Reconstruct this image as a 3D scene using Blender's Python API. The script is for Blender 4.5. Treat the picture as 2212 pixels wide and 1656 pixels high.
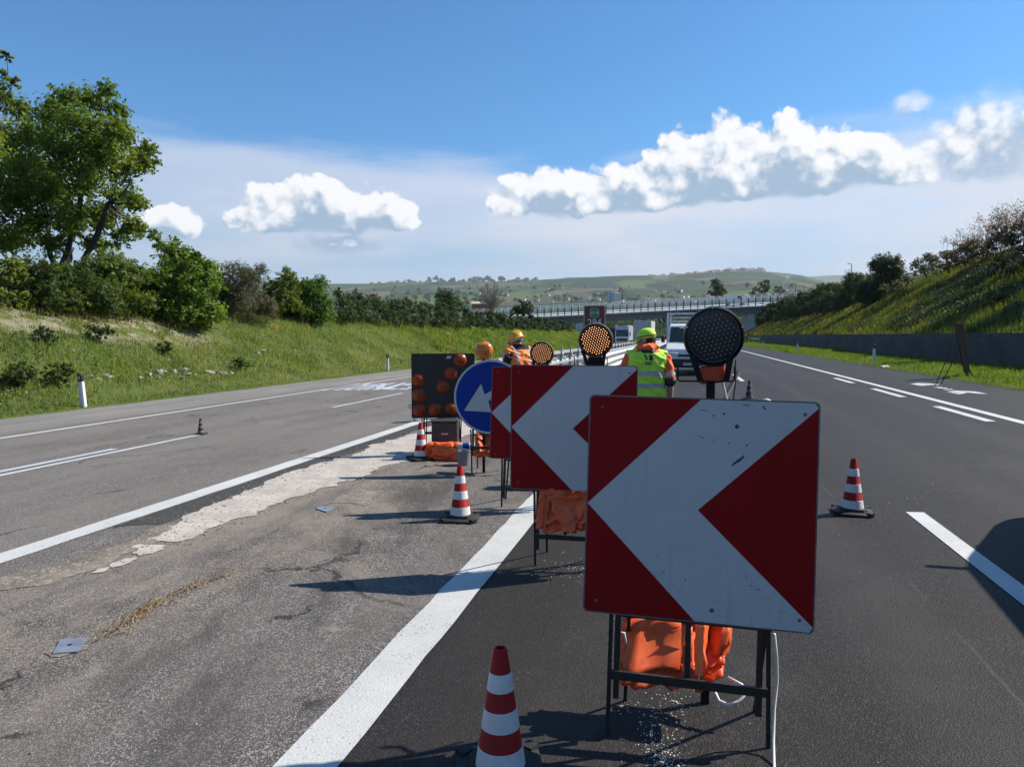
import bpy, bmesh, math, random
import numpy as np
from mathutils import Vector, Matrix, noise
from mathutils.bvhtree import BVHTree

for o in list(bpy.data.objects):
    bpy.data.objects.remove(o, do_unlink=True)
SC = bpy.context.scene
COL = SC.collection
rnd = random.Random(7)
rng = np.random.default_rng(7)
RAD = math.radians

# ------------------------------------------------------------------ camera
PW, PH, PF, EYE = 2211.0, 1656.0, 1560.0, 1.65
_v = Vector(((1475 - PW/2)/PF, -(725 - PH/2)/PF, 1.0)).normalized()      # road direction in camera axes
_z = Vector((0, _v.z, -_v.y)).normalized()
_x = _v.cross(_z)
if _x.x < 0:
    _x = -_x
RIGHT = Vector((_x.x, _v.x, _z.x)); UPV = Vector((_x.y, _v.y, _z.y)); FWD = Vector((_x.z, _v.z, _z.z))
cam_data = bpy.data.cameras.new('camera')
cam = bpy.data.objects.new('camera', cam_data)
COL.objects.link(cam)
M = Matrix.Identity(4)
for i in range(3):
    M[i][0] = RIGHT[i]; M[i][1] = UPV[i]; M[i][2] = -FWD[i]
M.translation = Vector((0, 0, EYE))
cam.matrix_world = M
cam_data.sensor_width = 36.0
cam_data.lens = 36.0*PF/PW
cam_data.clip_start = 0.05
cam_data.clip_end = 60000
SC.camera = cam

# ------------------------------------------------------------------ light
SUN_EL, SUN_AZ = RAD(43.0), RAD(61.0)          # azimuth clockwise from +Y (the road) towards +X
SUN_DIR = Vector((math.sin(SUN_AZ)*math.cos(SUN_EL), math.cos(SUN_AZ)*math.cos(SUN_EL), math.sin(SUN_EL)))
sun_data = bpy.data.lights.new('sun', 'SUN')
sun_data.energy = 5.0
sun_data.angle = RAD(0.53)
sun_data.color = (1.0, 0.935, 0.82)
sun = bpy.data.objects.new('sun', sun_data)
COL.objects.link(sun)
sun.rotation_euler = SUN_DIR.to_track_quat('Z', 'Y').to_euler()
sun.location = (60, 15, 40)

SC.view_settings.view_transform = 'Standard'
SC.view_settings.look = 'None'
SC.view_settings.gamma = 1.0
SC.view_settings.exposure = 0.60
SC.view_settings.use_curve_mapping = False
SC.render.engine = 'CYCLES'
SC.cycles.use_denoising = True
SC.cycles.max_bounces = 6
SC.cycles.diffuse_bounces = 3
SC.cycles.glossy_bounces = 3
SC.cycles.transmission_bounces = 4
SC.cycles.transparent_max_bounces = 8
SC.cycles.volume_bounces = 0
SC.cycles.caustics_reflective = False
SC.cycles.caustics_refractive = False


class NT:
    """small helper for node trees: operands may be sockets or numbers"""
    def __init__(s, tree):
        s.t = tree
    def n(s, kind, **kw):
        nd = s.t.nodes.new(kind)
        for k, v in kw.items():
            setattr(nd, k, v)
        return nd
    def put(s, sock, v):
        if v is None:
            return
        if hasattr(v, 'is_output') or isinstance(v, bpy.types.NodeSocket):
            s.t.links.new(v, sock)
        elif isinstance(v, (tuple, list)) and len(v) == 3 and sock.type == 'RGBA':
            sock.default_value = (*v, 1)
        else:
            sock.default_value = v
    def m(s, op, a, b=None, c=None, clamp=False):
        nd = s.n('ShaderNodeMath', operation=op, use_clamp=clamp)
        s.put(nd.inputs[0], a); s.put(nd.inputs[1], b); s.put(nd.inputs[2], c)
        return nd.outputs[0]
    def vm(s, op, a, b=None):
        nd = s.n('ShaderNodeVectorMath', operation=op)
        s.put(nd.inputs[0], a); s.put(nd.inputs[1], b)
        return nd.outputs[0]
    def mix(s, f, a, b, mode='MIX'):
        nd = s.n('ShaderNodeMix', data_type='RGBA', blend_type=mode)
        s.put(nd.inputs[0], f); s.put(nd.inputs[6], a); s.put(nd.inputs[7], b)
        return nd.outputs[2]
    def noise(s, vec, scale, detail=2.0, rough=0.5, dist=0.0):
        nd = s.n('ShaderNodeTexNoise')
        s.put(nd.inputs['Vector'], vec); s.put(nd.inputs['Scale'], scale)
        nd.inputs['Detail'].default_value = detail; nd.inputs['Roughness'].default_value = rough
        nd.inputs['Distortion'].default_value = dist
        return nd.outputs['Fac']
    def vor(s, vec, scale, feature='F1', out='Distance', smooth=None, dim='3D'):
        nd = s.n('ShaderNodeTexVoronoi', feature=feature, voronoi_dimensions=dim)
        s.put(nd.inputs['Vector'], vec); s.put(nd.inputs['Scale'], scale)
        if smooth is not None:
            nd.inputs['Smoothness'].default_value = smooth
        return nd.outputs[out]
    def step(s, v, lo, hi, a=0.0, b=1.0):
        nd = s.n('ShaderNodeMapRange', interpolation_type='SMOOTHSTEP')
        s.put(nd.inputs[0], v); s.put(nd.inputs[1], lo); s.put(nd.inputs[2], hi); s.put(nd.inputs[3], a); s.put(nd.inputs[4], b)
        return nd.outputs[0]
    def sep(s, v):
        nd = s.n('ShaderNodeSeparateXYZ'); s.put(nd.inputs[0], v); return nd.outputs
    def comb(s, x, y, z=0.0):
        nd = s.n('ShaderNodeCombineXYZ'); s.put(nd.inputs[0], x); s.put(nd.inputs[1], y); s.put(nd.inputs[2], z); return nd.outputs[0]


# ------------------------------------------------------------------ sky
world = bpy.data.worlds.new('World'); SC.world = world
world.use_nodes = True
wt = world.node_tree; wt.nodes.clear()
W = NT(wt)
sky = W.n('ShaderNodeTexSky', sky_type='NISHITA')
sky.sun_disc = False
sky.sun_elevation = SUN_EL
sky.sun_rotation = SUN_AZ
sky.altitude = 50
sky.air_density = 1.0; sky.dust_density = 0.6; sky.ozone_density = 1.6
tc = W.n('ShaderNodeTexCoord')
dx, dy, dz = W.sep(tc.outputs['Generated'])[:3]
az = W.m('MULTIPLY', W.m('ARCTAN2', dx, dy), 180/math.pi)
el = W.m('MULTIPLY', W.m('ARCSINE', dz), 180/math.pi)

# cumulus heaps of this sky: (azimuth, base elevation, half width, height) in degrees, and a scattering of others all round
HEAPS = [(-28.2, 8.3, 6.6, 4.0), (-23.6, 8.7, 4.0, 2.3), (-38.6, 7.5, 2.8, 1.8), (-27.0, 7.0, 4.6, .9),
         (-10.2, 9.9, 5.4, 3.0), (-4.4, 10.1, 4.8, 3.2), (1.6, 10.5, 6.4, 5.4), (7.2, 10.7, 7.2, 5.3), (12.0, 10.9, 5.4, 3.2),
         (21.5, 10.7, 9.0, 5.8), (14.9, 15.4, 2.0, .9), (70, 10, 16, 5), (-95, 9, 18, 5), (160, 9, 20, 5)]
g = bpy.data.node_groups.new('cloud_density', 'ShaderNodeTree')
g.interface.new_socket('Az', in_out='INPUT', socket_type='NodeSocketFloat')
g.interface.new_socket('El', in_out='INPUT', socket_type='NodeSocketFloat')
g.interface.new_socket('Density', in_out='OUTPUT', socket_type='NodeSocketFloat')
g.interface.new_socket('Height', in_out='OUTPUT', socket_type='NodeSocketFloat')
g.interface.new_socket('Billow', in_out='OUTPUT', socket_type='NodeSocketFloat')
G = NT(g)
gi = G.n('NodeGroupInput'); go = G.n('NodeGroupOutput')
gaz, gel = gi.outputs[0], gi.outputs[1]
mk = None; hk = None
for (a0, b0, ra, rh) in HEAPS:
    du = G.m('MULTIPLY_ADD', gaz, 1/ra, -a0/ra)
    dv0 = G.m('SUBTRACT', gel, b0)
    dv = G.m('MAXIMUM', G.m('MULTIPLY', dv0, 1/rh), G.m('MULTIPLY', dv0, -1/.95))
    r2 = G.m('MULTIPLY_ADD', du, du, G.m('MULTIPLY', dv, dv))
    q = G.m('SUBTRACT', 1.0, r2)
    mk = q if mk is None else G.m('MAXIMUM', mk, q)
def nz2(vec, scale, detail, rough):
    nd = G.n('ShaderNodeTexNoise', noise_dimensions='2D')
    G.put(nd.inputs['Vector'], vec); nd.inputs['Scale'].default_value = scale; nd.inputs['Detail'].default_value = detail; nd.inputs['Roughness'].default_value = rough
    return nd.outputs['Fac']
pv = G.comb(gaz, G.m('MULTIPLY', gel, 1.15), 0.0)
wob = nz2(pv, .30, 3.0, .55)
pv = G.vm('ADD', pv, G.comb(G.m('MULTIPLY', wob, 1.6), G.m('MULTIPLY', wob, -1.3), 0.0))
b1 = G.m('SUBTRACT', 1.0, G.vor(pv, .36, 'SMOOTH_F1', smooth=.35, dim='2D'))
b2 = G.m('SUBTRACT', 1.0, G.vor(pv, .90, 'F1', dim='2D'))
nz = nz2(pv, 1.6, 4.0, .6)
bil = G.m('ADD', G.m('MULTIPLY_ADD', b1, .42, G.m('MULTIPLY', b2, .28)), G.m('MULTIPLY_ADD', nz, .26, .06))
bil = G.m('SUBTRACT', bil, .655)
den = G.m('ADD', G.m('MULTIPLY_ADD', bil, 1.15, G.m('MULTIPLY', mk, .82)), G.m('MULTIPLY', G.m('SUBTRACT', wob, .5), .7))
g.links.new(den, go.inputs[0])
g.links.new(G.m('ADD', G.m('MULTIPLY_ADD', b2, .75, -.45), G.m('MULTIPLY_ADD', nz, .9, -.45)), go.inputs[2])
# height above the flat base of the heap, for the shaded undersides
for (a0, b0, ra, rh) in HEAPS[:10]:
    du = G.m('MULTIPLY_ADD', gaz, 1/ra, -a0/ra)
    wgt = G.m('MAXIMUM', 0.0, G.m('SUBTRACT', 1.0, G.m('MULTIPLY', du, du)))
    h = G.m('MULTIPLY', G.m('SUBTRACT', gel, b0), 1/rh)
    hh = G.m('ADD', h, G.m('MULTIPLY', G.m('SUBTRACT', 1.0, wgt), 4.0))
    hk = hh if hk is None else G.m('MINIMUM', hk, hh)
g.links.new(hk, go.inputs[1])

def cloud(azs, els):
    nd = W.n('ShaderNodeGroup'); nd.node_tree = g
    W.put(nd.inputs[0], azs); W.put(nd.inputs[1], els)
    return nd.outputs
c_here = cloud(az, el); d0, hrel = c_here[0], c_here[1]
d1 = cloud(W.m('ADD', az, .50), W.m('ADD', el, .80))[0]
lit = W.m('MULTIPLY', W.m('SUBTRACT', d0, d1), 1.0)
lit = W.m('ADD', lit, W.m('MULTIPLY', W.m('MINIMUM', hrel, .62), 1.05))
lit = W.m('SUBTRACT', lit, W.m('MULTIPLY', W.m('MAXIMUM', d0, 0.0), .22))
lit = W.m('ADD', lit, W.m('MULTIPLY', c_here[2], .40))
lit = W.step(lit, .05, .88)
crisp = W.step(az, 9.0, 24.0)                                  # towards the sun the heaps lose their edge in bright haze
upper = W.step(el, 14.6, 15.2, 0, .8)                          # the small high puff is only a thin shred
upper = W.m('MULTIPLY', upper, W.step(az, 12.0, 13.0))
soft = W.m('ADD', W.m('ADD', upper, W.step(hrel, .45, -.30, .17, .90)), W.m('MULTIPLY', crisp, .55))
alpha = W.step(d0, -.02, soft)
cshade = W.mix(W.step(el, 5.0, 14.0), (3.0, 4.3, 5.7), (3.2, 4.5, 6.0))
cloudc = W.mix(lit, cshade, (9.6, 9.5, 9.6))
# thin veil low over the horizon
vn = W.n('ShaderNodeTexNoise', noise_dimensions='2D')
W.put(vn.inputs['Vector'], W.comb(W.m('MULTIPLY', az, .045), W.m('MULTIPLY', el, .22), 0.0)); vn.inputs['Scale'].default_value = 1.0; vn.inputs['Detail'].default_value = 5.0; vn.inputs['Roughness'].default_value = .58
vn = vn.outputs['Fac']
veil = W.step(W.m('ADD', el, W.m('MULTIPLY', W.m('SUBTRACT', vn, .5), 9.0)), 14.8, 10.5)
veil = W.m('MULTIPLY', veil, W.step(W.m('ADD', vn, W.m('MULTIPLY', az, .004)), .22, .60, .70, .97))
veil = W.m('MULTIPLY', veil, W.step(el, -1.0, 4.5, .80, 1.0))
skyc = W.mix(1.0, sky.outputs[0], (0.48, 1.03, 1.44), 'MULTIPLY')
veilc = W.mix(W.step(W.m('ADD', W.m('ADD', el, W.m('MULTIPLY', W.m('SUBTRACT', vn, .5), 9.0)), W.m('MULTIPLY', az, .10)), -1.0, 10.0), (3.7, 4.8, 6.1), (6.8, 7.1, 8.0))
c1 = W.mix(veil, skyc, veilc)
c2 = W.mix(W.m('MULTIPLY', alpha, W.step(crisp, 0, 1, .97, .80)), c1, cloudc)
bg = W.n('ShaderNodeBackground'); bg.inputs['Strength'].default_value = 0.072
W.put(bg.inputs['Color'], c2)
wo = W.n('ShaderNodeOutputWorld')
wt.links.new(bg.outputs[0], wo.inputs[0])
world.cycles.sampling_method = 'NONE'


# ------------------------------------------------------------------ photo pixel (2211 wide) -> place
def ray(px, py):
    return RIGHT*((px - PW/2)/PF) + UPV*(-(py - PH/2)/PF) + FWD
def at(px, py, depth):
    return Vector((0, 0, EYE)) + ray(px, py)*depth

def lerp_tab(x, tab):
    for (x0, z0), (x1, z1) in zip(tab, tab[1:]):
        if x <= x1:
            return z0 + (z1 - z0)*max(0.0, (x - x0))/(x1 - x0)
    return tab[-1][1]
ROAD = [(-60, -1.8), (-5, 0.0), (-1.57, -0.044), (60, 1.68)]
def road_z(X):
    return lerp_tab(X, ROAD)
def bend(Y):
    return 0.0 if Y < 165 else -(min(Y, 440) - 165)**2/620.0
def ground_at(px, py):
    r = ray(px, py); t = -EYE/r.z
    for _ in range(30):
        t = (road_z(r.x*t) - EYE)/r.z
    return Vector((0, 0, EYE)) + r*t

def fit_z(x):
    return x*x*(3 - 2*x)
PROFILE = [(-400, 3.0), (-60, 3.2), (-34, 3.1), (-26.5, 2.95), (-24.0, 2.62), (-22.5, 2.1), (-18.2, 0.05), (-17.2, -0.28), (-16.1, -0.38), (-15.8, -0.55),
           (8.2, 0.05), (8.45, 0.262), (8.9, 0.31), (11.0, 0.40), (12.35, 0.44), (12.40, 0.44), (12.72, 1.66), (13.3, 1.78), (19.0, 4.75), (25.0, 8.1), (27.5, 8.9), (34, 9.6), (70, 10.5), (400, 12)]
def rise(X, Y):
    r = math.hypot(X, Y)
    return max(0.0, r - 330)*0.052 * min(1.0, max(0.0, (r - 330)/200))
def ground_z(X, Y, rough=True):
    xr = X - bend(Y)
    z = lerp_tab(xr, PROFILE)
    fade = min(1.0, max(0.0, (Y - 430)/120))
    z = z*(1 - fade) + fade*5.0
    if rough and (xr < -16.6 or xr > 13.0):
        k = min(1.0, (abs(xr + 16.6) if xr < 0 else abs(xr - 13.0))/3.0)
        z += k*(0.30*noise.noise(Vector((X*.22, Y*.22, 0))) + 0.11*noise.noise(Vector((X*.8, Y*.8, 4))))
    return z + rise(X, Y)


# ------------------------------------------------------------------ mesh helpers
class MB:
    def __init__(s):
        s.v = []; s.f = []; s.m = []; s.mi = 0
    def add(s, vs, fs):
        b = len(s.v)
        s.v += [tuple(p) for p in vs]
        for f in fs:
            s.f.append([b + i for i in f]); s.m.append(s.mi)
    def box(s, c, size, rot=None, taper=(1, 1)):
        x, y, z = size[0]/2, size[1]/2, size[2]/2
        tx, ty = taper
        P = [(-x, -y, -z), (x, -y, -z), (x, y, -z), (-x, y, -z), (-x*tx, -y*ty, z), (x*tx, -y*ty, z), (x*tx, y*ty, z), (-x*tx, y*ty, z)]
        P = [Vector(p) for p in P]
        if rot is not None:
            P = [rot @ p for p in P]
        c = Vector(c)
        s.add([c + p for p in P], [(0, 3, 2, 1), (4, 5, 6, 7), (0, 1, 5, 4), (1, 2, 6, 5), (2, 3, 7, 6), (3, 0, 4, 7)])
        return s
    def cham(s, c, size, b=0.01, rot=None):
        """box with chamfered edges (24 verts)"""
        h = [k/2 for k in size]; V = []
        for sx in (-1, 1):
            for sy in (-1, 1):
                for sz in (-1, 1):
                    for ax in range(3):
                        p = [sx*h[0], sy*h[1], sz*h[2]]
                        for a in range(3):
                            if a != ax:
                                p[a] -= (b if p[a] > 0 else -b)
                        V.append(Vector(p))
        bm = bmesh.new()
        for p in V:
            bm.verts.new(p)
        r = bmesh.ops.convex_hull(bm, input=bm.verts)
        bm.verts.index_update()
        vs = [v.co.copy() for v in bm.verts]; fs = [[v.index for v in f.verts] for f in bm.faces]
        bm.free()
        if rot is not None:
            vs = [rot @ p for p in vs]
        c = Vector(c)
        s.add([c + p for p in vs], fs); return s
    def bar(s, p0, p1, w, d=None, up=(0, 0, 1)):
        """rectangular bar between two points"""
        p0, p1 = Vector(p0), Vector(p1); d = d or w
        a = (p1 - p0).normalized(); u = Vector(up)
        if abs(a.dot(u)) > .98:
            u = Vector((0, 1, 0))
        b = a.cross(u).normalized(); c = b.cross(a)
        P = []
        for p in (p0, p1):
            P += [p - b*w/2 - c*d/2, p + b*w/2 - c*d/2, p + b*w/2 + c*d/2, p - b*w/2 + c*d/2]
        s.add(P, [(0, 1, 2, 3), (7, 6, 5, 4), (0, 4, 5, 1), (1, 5, 6, 2), (2, 6, 7, 3), (3, 7, 4, 0)])
        return s
    def tube(s, pts, r, n=8, cap=True):
        pts = [Vector(p) for p in pts]
        if not isinstance(r, (list, tuple)):
            r = [r]*len(pts)
        rings = []; ref = None
        for i, p in enumerate(pts):
            t = (pts[min(i + 1, len(pts) - 1)] - pts[max(i - 1, 0)])
            t = t.normalized() if t.length > 1e-9 else Vector((0, 0, 1))
            if ref is None:
                ref = t.orthogonal().normalized()
            ref = (ref - t*ref.dot(t))
            ref = ref.normalized() if ref.length > 1e-6 else t.orthogonal().normalized()
            b = t.cross(ref)
            rings.append([p + (ref*math.cos(2*math.pi*k/n) + b*math.sin(2*math.pi*k/n))*r[i] for k in range(n)])
        V = [q for R in rings for q in R]; F = []
        for i in range(len(pts) - 1):
            for k in range(n):
                F.append((i*n + k, i*n + (k + 1) % n, (i + 1)*n + (k + 1) % n, (i + 1)*n + k))
        if cap:
            F.append(tuple(range(n - 1, -1, -1))); F.append(tuple((len(pts) - 1)*n + k for k in range(n)))
        s.add(V, F); return s
    def loft(s, rings, cap=True):
        n = len(rings[0]); V = [p for R in rings for p in R]; F = []
        for i in range(len(rings) - 1):
            for k in range(n):
                F.append((i*n + k, i*n + (k + 1) % n, (i + 1)*n + (k + 1) % n, (i + 1)*n + k))
        if cap:
            F.append(tuple(range(n - 1, -1, -1))); F.append(tuple((len(rings) - 1)*n + k for k in range(n)))
        s.add(V, F); return s
    def lathe(s, prof, n=32, M=None, cap=True):
        """profile of (radius, z); M places it"""
        M = M or Matrix.Identity(4)
        rings = [[M @ Vector((r*math.cos(2*math.pi*k/n), r*math.sin(2*math.pi*k/n), z)) for k in range(n)] for r, z in prof]
        return s.loft(rings, cap)
    def prism(s, poly, h, M=None):
        """2-D polygon in local xy, extruded from 0 to h along local z"""
        M = M or Matrix.Identity(4); n = len(poly)
        V = [M @ Vector((x, y, 0)) for x, y in poly] + [M @ Vector((x, y, h)) for x, y in poly]
        F = [tuple(range(n - 1, -1, -1)), tuple(range(n, 2*n))] + [(k, (k + 1) % n, n + (k + 1) % n, n + k) for k in range(n)]
        s.add(V, F); return s
    def poly(s, pts):
        s.add(pts, [tuple(range(len(pts)))]); return s
    def build(s, name, mats, parent=None, smooth=False, bevel=None):
        me = bpy.data.meshes.new(name)
        me.from_pydata(s.v, [], s.f)
        ml = mats if isinstance(mats, (list, tuple)) else [mats]
        for m in ml:
            me.materials.append(m)
        if len(ml) > 1:
            me.polygons.foreach_set('material_index', s.m)
        if smooth:
            me.polygons.foreach_set('use_smooth', [True]*len(me.polygons))
            if smooth != 'all':
                try:
                    me.set_sharp_from_angle(angle=RAD(38))
                except Exception:
                    pass
        me.update()
        o = bpy.data.objects.new(name, me)
        COL.objects.link(o)
        if parent is not None:
            o.parent = parent
        if bevel:
            b = o.modifiers.new('edge', 'BEVEL'); b.width = bevel; b.segments = 2; b.limit_method = 'ANGLE'; b.angle_limit = RAD(35)
        return o

def tag(o, label=None, cat=None, group=None, kind=None):
    if label: o['label'] = label
    if cat: o['category'] = cat
    if group: o['group'] = group
    if kind: o['kind'] = kind
    return o
def empty(name, loc=(0, 0, 0), rz=0.0, label=None, cat=None, group=None, M=None):
    o = bpy.data.objects.new(name, None); COL.objects.link(o)
    o.empty_display_size = .2
    if M is not None:
        o.matrix_world = M
    else:
        o.location = loc; o.rotation_euler = (0, 0, rz)
    return tag(o, label, cat, group)
def copy_tree(o, parent=None):
    c = o.copy(); COL.objects.link(c)
    if parent is not None:
        c.parent = parent
    for ch in list(o.children):
        copy_tree(ch, c)
    return c
def np_mesh(name, V, k, mat, tint=None, parent=None):
    """V: (n*k,3) vertices, every k of them one face; tint: (n,3) colours per face"""
    n = len(V)//k
    me = bpy.data.meshes.new(name)
    me.vertices.add(n*k); me.vertices.foreach_set('co', np.ascontiguousarray(V, np.float32).ravel())
    me.loops.add(n*k); me.loops.foreach_set('vertex_index', np.arange(n*k, dtype=np.int32))
    me.polygons.add(n); me.polygons.foreach_set('loop_start', np.arange(0, n*k, k, dtype=np.int32))
    try:
        me.polygons.foreach_set('loop_total', np.full(n, k, np.int32))
    except Exception:
        pass
    if tint is not None:
        a = me.attributes.new('tint', 'FLOAT_COLOR', 'POINT')
        c = np.ones((n*k, 4), np.float32); c[:, :3] = np.repeat(tint, k, axis=0)
        a.data.foreach_set('color', c.ravel())
    me.update(calc_edges=True)
    me.materials.append(mat)
    o = bpy.data.objects.new(name, me); COL.objects.link(o)
    if parent is not None:
        o.parent = parent
    return o

# ------------------------------------------------------------------ materials
def new_mat(name):
    m = bpy.data.materials.new(name); m.use_nodes = True
    t = m.node_tree; t.nodes.clear()
    q = NT(t)
    out = q.n('ShaderNodeOutputMaterial'); p = q.n('ShaderNodeBsdfPrincipled')
    t.links.new(p.outputs[0], out.inputs[0])
    return m, q, p, out
def bump(q, p, h, strength=.3, dist=.01):
    b = q.n('ShaderNodeBump'); b.inputs['Strength'].default_value = strength; b.inputs['Distance'].default_value = dist
    q.put(b.inputs['Height'], h); q.t.links.new(b.outputs[0], p.inputs['Normal'])
def scl(c, k):
    return tuple(min(1.0, x*k) for x in c)
def pm(name, col, rough=.55, metal=0.0, var=.12, scale=6.0, bmp=0.0, spec=.5, coat=0.0, dirt=None, dirtc=(.12, .10, .08)):
    m, q, p, out = new_mat(name)
    oc = q.n('ShaderNodeTexCoord').outputs['Object']
    f = q.noise(oc, scale, 5.0, .6)
    c = q.mix(q.step(f, .25, .75), scl(col, 1 - var), scl(col, 1 + var))
    if dirt:
        d = q.noise(oc, scale*2.3, 6.0, .7, .4)
        c = q.mix(q.step(d, 1 - dirt, 1 - dirt + .18, 0, .8), c, dirtc)
    q.put(p.inputs['Base Color'], c)
    q.put(p.inputs['Roughness'], q.step(f, .2, .8, max(.03, rough - .08), min(1, rough + .08)))
    p.inputs['Metallic'].default_value = metal
    p.inputs['Specular IOR Level'].default_value = spec
    p.inputs['Coat Weight'].default_value = coat
    if bmp:
        bump(q, p, q.noise(oc, scale*6, 3.0), bmp, .004)
    return m
def glass_mat(name, col=(.02, .03, .03), rough=.05):
    m, q, p, out = new_mat(name)
    p.inputs['Base Color'].default_value = (*col, 1); p.inputs['Roughness'].default_value = rough
    p.inputs['Specular IOR Level'].default_value = .7
    return m
def leaf_mat(name, trans=.45, rough=.5):
    m, q, p, out = new_mat(name)
    a = q.n('ShaderNodeAttribute'); a.attribute_name = 'tint'
    q.put(p.inputs['Base Color'], a.outputs['Color']); p.inputs['Roughness'].default_value = rough
    p.inputs['Specular IOR Level'].default_value = .35
    tr = q.n('ShaderNodeBsdfTranslucent')
    q.put(tr.inputs['Color'], q.mix(1.0, a.outputs['Color'], (1.7, 1.55, .6), 'MULTIPLY'))
    mx = q.n('ShaderNodeMixShader'); mx.inputs[0].default_value = trans
    q.t.links.new(p.outputs[0], mx.inputs[1]); q.t.links.new(tr.outputs[0], mx.inputs[2]); q.t.links.new(mx.outputs[0], out.inputs[0])
    return m

def asphalt(name, base, grain, tone, stone=.5, patches=(), gscale=95, rough=.82, cracks=0.0):
    """base colour, lighter aggregate colour, slow tone variation"""
    m, q, p, out = new_mat(name)
    oc = q.n('ShaderNodeTexCoord').outputs['Object']
    X, Y, Z = q.sep(oc)[:3]
    stretched = q.comb(q.m('MULTIPLY', X, 1.0), q.m('MULTIPLY', Y, .16), 0.0)
    slow = q.noise(stretched, .9, 5.0, .6)
    mid = q.noise(oc, 2.6, 6.0, .65)
    cell = q.vor(oc, gscale, out='Color'); cr = q.sep(cell)[0]
    cell2 = q.vor(oc, gscale*.62, out='Color'); cr2 = q.sep(cell2)[1]
    fine = q.noise(oc, gscale*1.5, 3.0, .7)
    st = q.m('MAXIMUM', q.step(cr, 1 - stone, 1.0), q.m('MULTIPLY', q.step(cr2, .80, 1.0), .8))
    c = q.mix(q.m('MULTIPLY', st, q.step(mid, .25, .7, .45, 1.0)), base, grain)
    c = q.mix(q.step(fine, .36, .50, .85, 0.0), c, scl(base, .35))
    c = q.mix(q.step(slow, .32, .70), c, q.mix(.55, c, tone))
    for (col, lo, hi, sc, amt) in patches:
        pn = q.noise(oc, sc, 6.0, .68, .3)
        c = q.mix(q.step(pn, lo, hi, 0, amt), c, col)
    if name == 'asphalt_new':              # wheel tracks, paving seam, scrape marks
        trk = None
        for x0 in (-.42, 1.18, 3.0, 4.65):
            k = q.step(q.m('ABSOLUTE', q.m('SUBTRACT', q.m('ADD', X, q.m('MULTIPLY', slow, .3)), x0 + .15)), .42, .05)
            trk = k if trk is None else q.m('MAXIMUM', trk, k)
        c = q.mix(q.m('MULTIPLY', trk, q.step(mid, .2, .7, .10, .42)), c, scl(tone, 1.45))
        sx = q.m('ADD', X, q.m('MULTIPLY', q.noise(q.comb(0.0, Y, 0.0), .7, 4.0, .6), .10))
        seam = q.m('MULTIPLY', q.step(q.m('ABSOLUTE', q.m('SUBTRACT', sx, 1.52)), .016, .004), q.step(q.noise(oc, 1.1, 3.0), .42, .58))
        c = q.mix(q.m('MULTIPLY', seam, .35), c, (.09, .08, .072))
        scr = q.noise(q.comb(q.m('MULTIPLY', q.m('ADD', X, q.m('MULTIPLY', Y, .12)), 9.0), q.m('MULTIPLY', Y, .9), 2.0), 1.0, 6.0, .75)
        c = q.mix(q.m('MULTIPLY', q.step(scr, .68, .78, 0, .18), q.step(fine, .4, .55)), c, (.16, .15, .14))
        oil = q.noise(oc, .8, 4.0, .6)
        c = q.mix(q.step(oil, .64, .72, 0, .5), c, scl(base, .7))
    if name == 'asphalt_median':           # brown dust washed out along the gutter side
        band = q.m('MULTIPLY', q.step(X, -4.6, -4.0), q.step(X, -2.2, -3.3))
        dn = q.noise(q.comb(X, q.m('MULTIPLY', Y, .35), 0.0), 2.2, 6.0, .7)
        c = q.mix(q.m('MULTIPLY', band, q.step(dn, .36, .62, 0, .62)), c, q.mix(cr, (.17, .135, .108), (.34, .285, .235)))
        dk = q.noise(q.comb(q.m('ADD', X, q.m('MULTIPLY', Y, .35)), q.m('MULTIPLY', Y, .3), 4.0), 1.5, 5.0, .65)
        c = q.mix(q.m('MULTIPLY', q.step(dk, .50, .64, 0, .55), q.step(X, -3.4, -2.6)), c, scl(base, .8))
    h = q.m('ADD', q.m('MULTIPLY', fine, .6), q.m('MULTIPLY', q.vor(oc, gscale), .7))
    if cracks:
        wv = q.vm('ADD', oc, q.n('ShaderNodeTexNoise').outputs['Color'])
        e = q.vor(q.comb(q.m('ADD', X, q.m('MULTIPLY', mid, .7)), q.m('ADD', q.m('MULTIPLY', Y, .7), q.m('MULTIPLY', slow, .8)), 0.0), .75, 'DISTANCE_TO_EDGE')
        ck = q.m('MULTIPLY', q.step(e, .018, .003), q.step(q.noise(oc, .7, 3.0), .52, .6))
        c = q.mix(q.m('MULTIPLY', ck, cracks), c, (.012, .011, .010))
        h = q.m('SUBTRACT', h, q.m('MULTIPLY', ck, 1.5))
    q.put(p.inputs['Base Color'], c)
    q.put(p.inputs['Roughness'], q.step(fine, .3, .7, rough - .12, rough + .1))
    p.inputs['Specular IOR Level'].default_value = .22
    bump(q, p, h, .75, .006)
    return m, q, p, c

M_new, *_ = asphalt('asphalt_new', (.0145, .0122, .0112), (.060, .052, .047), (.033, .0285, .0262), .26, [((.060, .052, .047), .55, .74, .35, .5)], 120, .66)
M_old, *_ = asphalt('asphalt_old', (.108, .096, .087), (.305, .280, .255), (.205, .184, .166), .42, [((.24, .215, .19), .54, .72, .5, .45), ((.045, .043, .042), .62, .70, 1.4, .35)], 110, .9, cracks=.5)
M_shoulder, *_ = asphalt('asphalt_shoulder', (.15, .14, .128), (.31, .295, .275), (.25, .232, .21), .45, [((.29, .262, .23), .5, .7, .4, .5)], 110, .9)
M_med, *_ = asphalt('asphalt_median', (.050, .046, .043), (.44, .41, .385), (.17, .152, .138), .36, [((.245, .205, .165), .53, .68, .55, .62), ((.026, .025, .024), .60, .67, 1.1, .75), ((.30, .27, .235), .60, .72, 2.3, .5)], 165, .92, cracks=.75)

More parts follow.
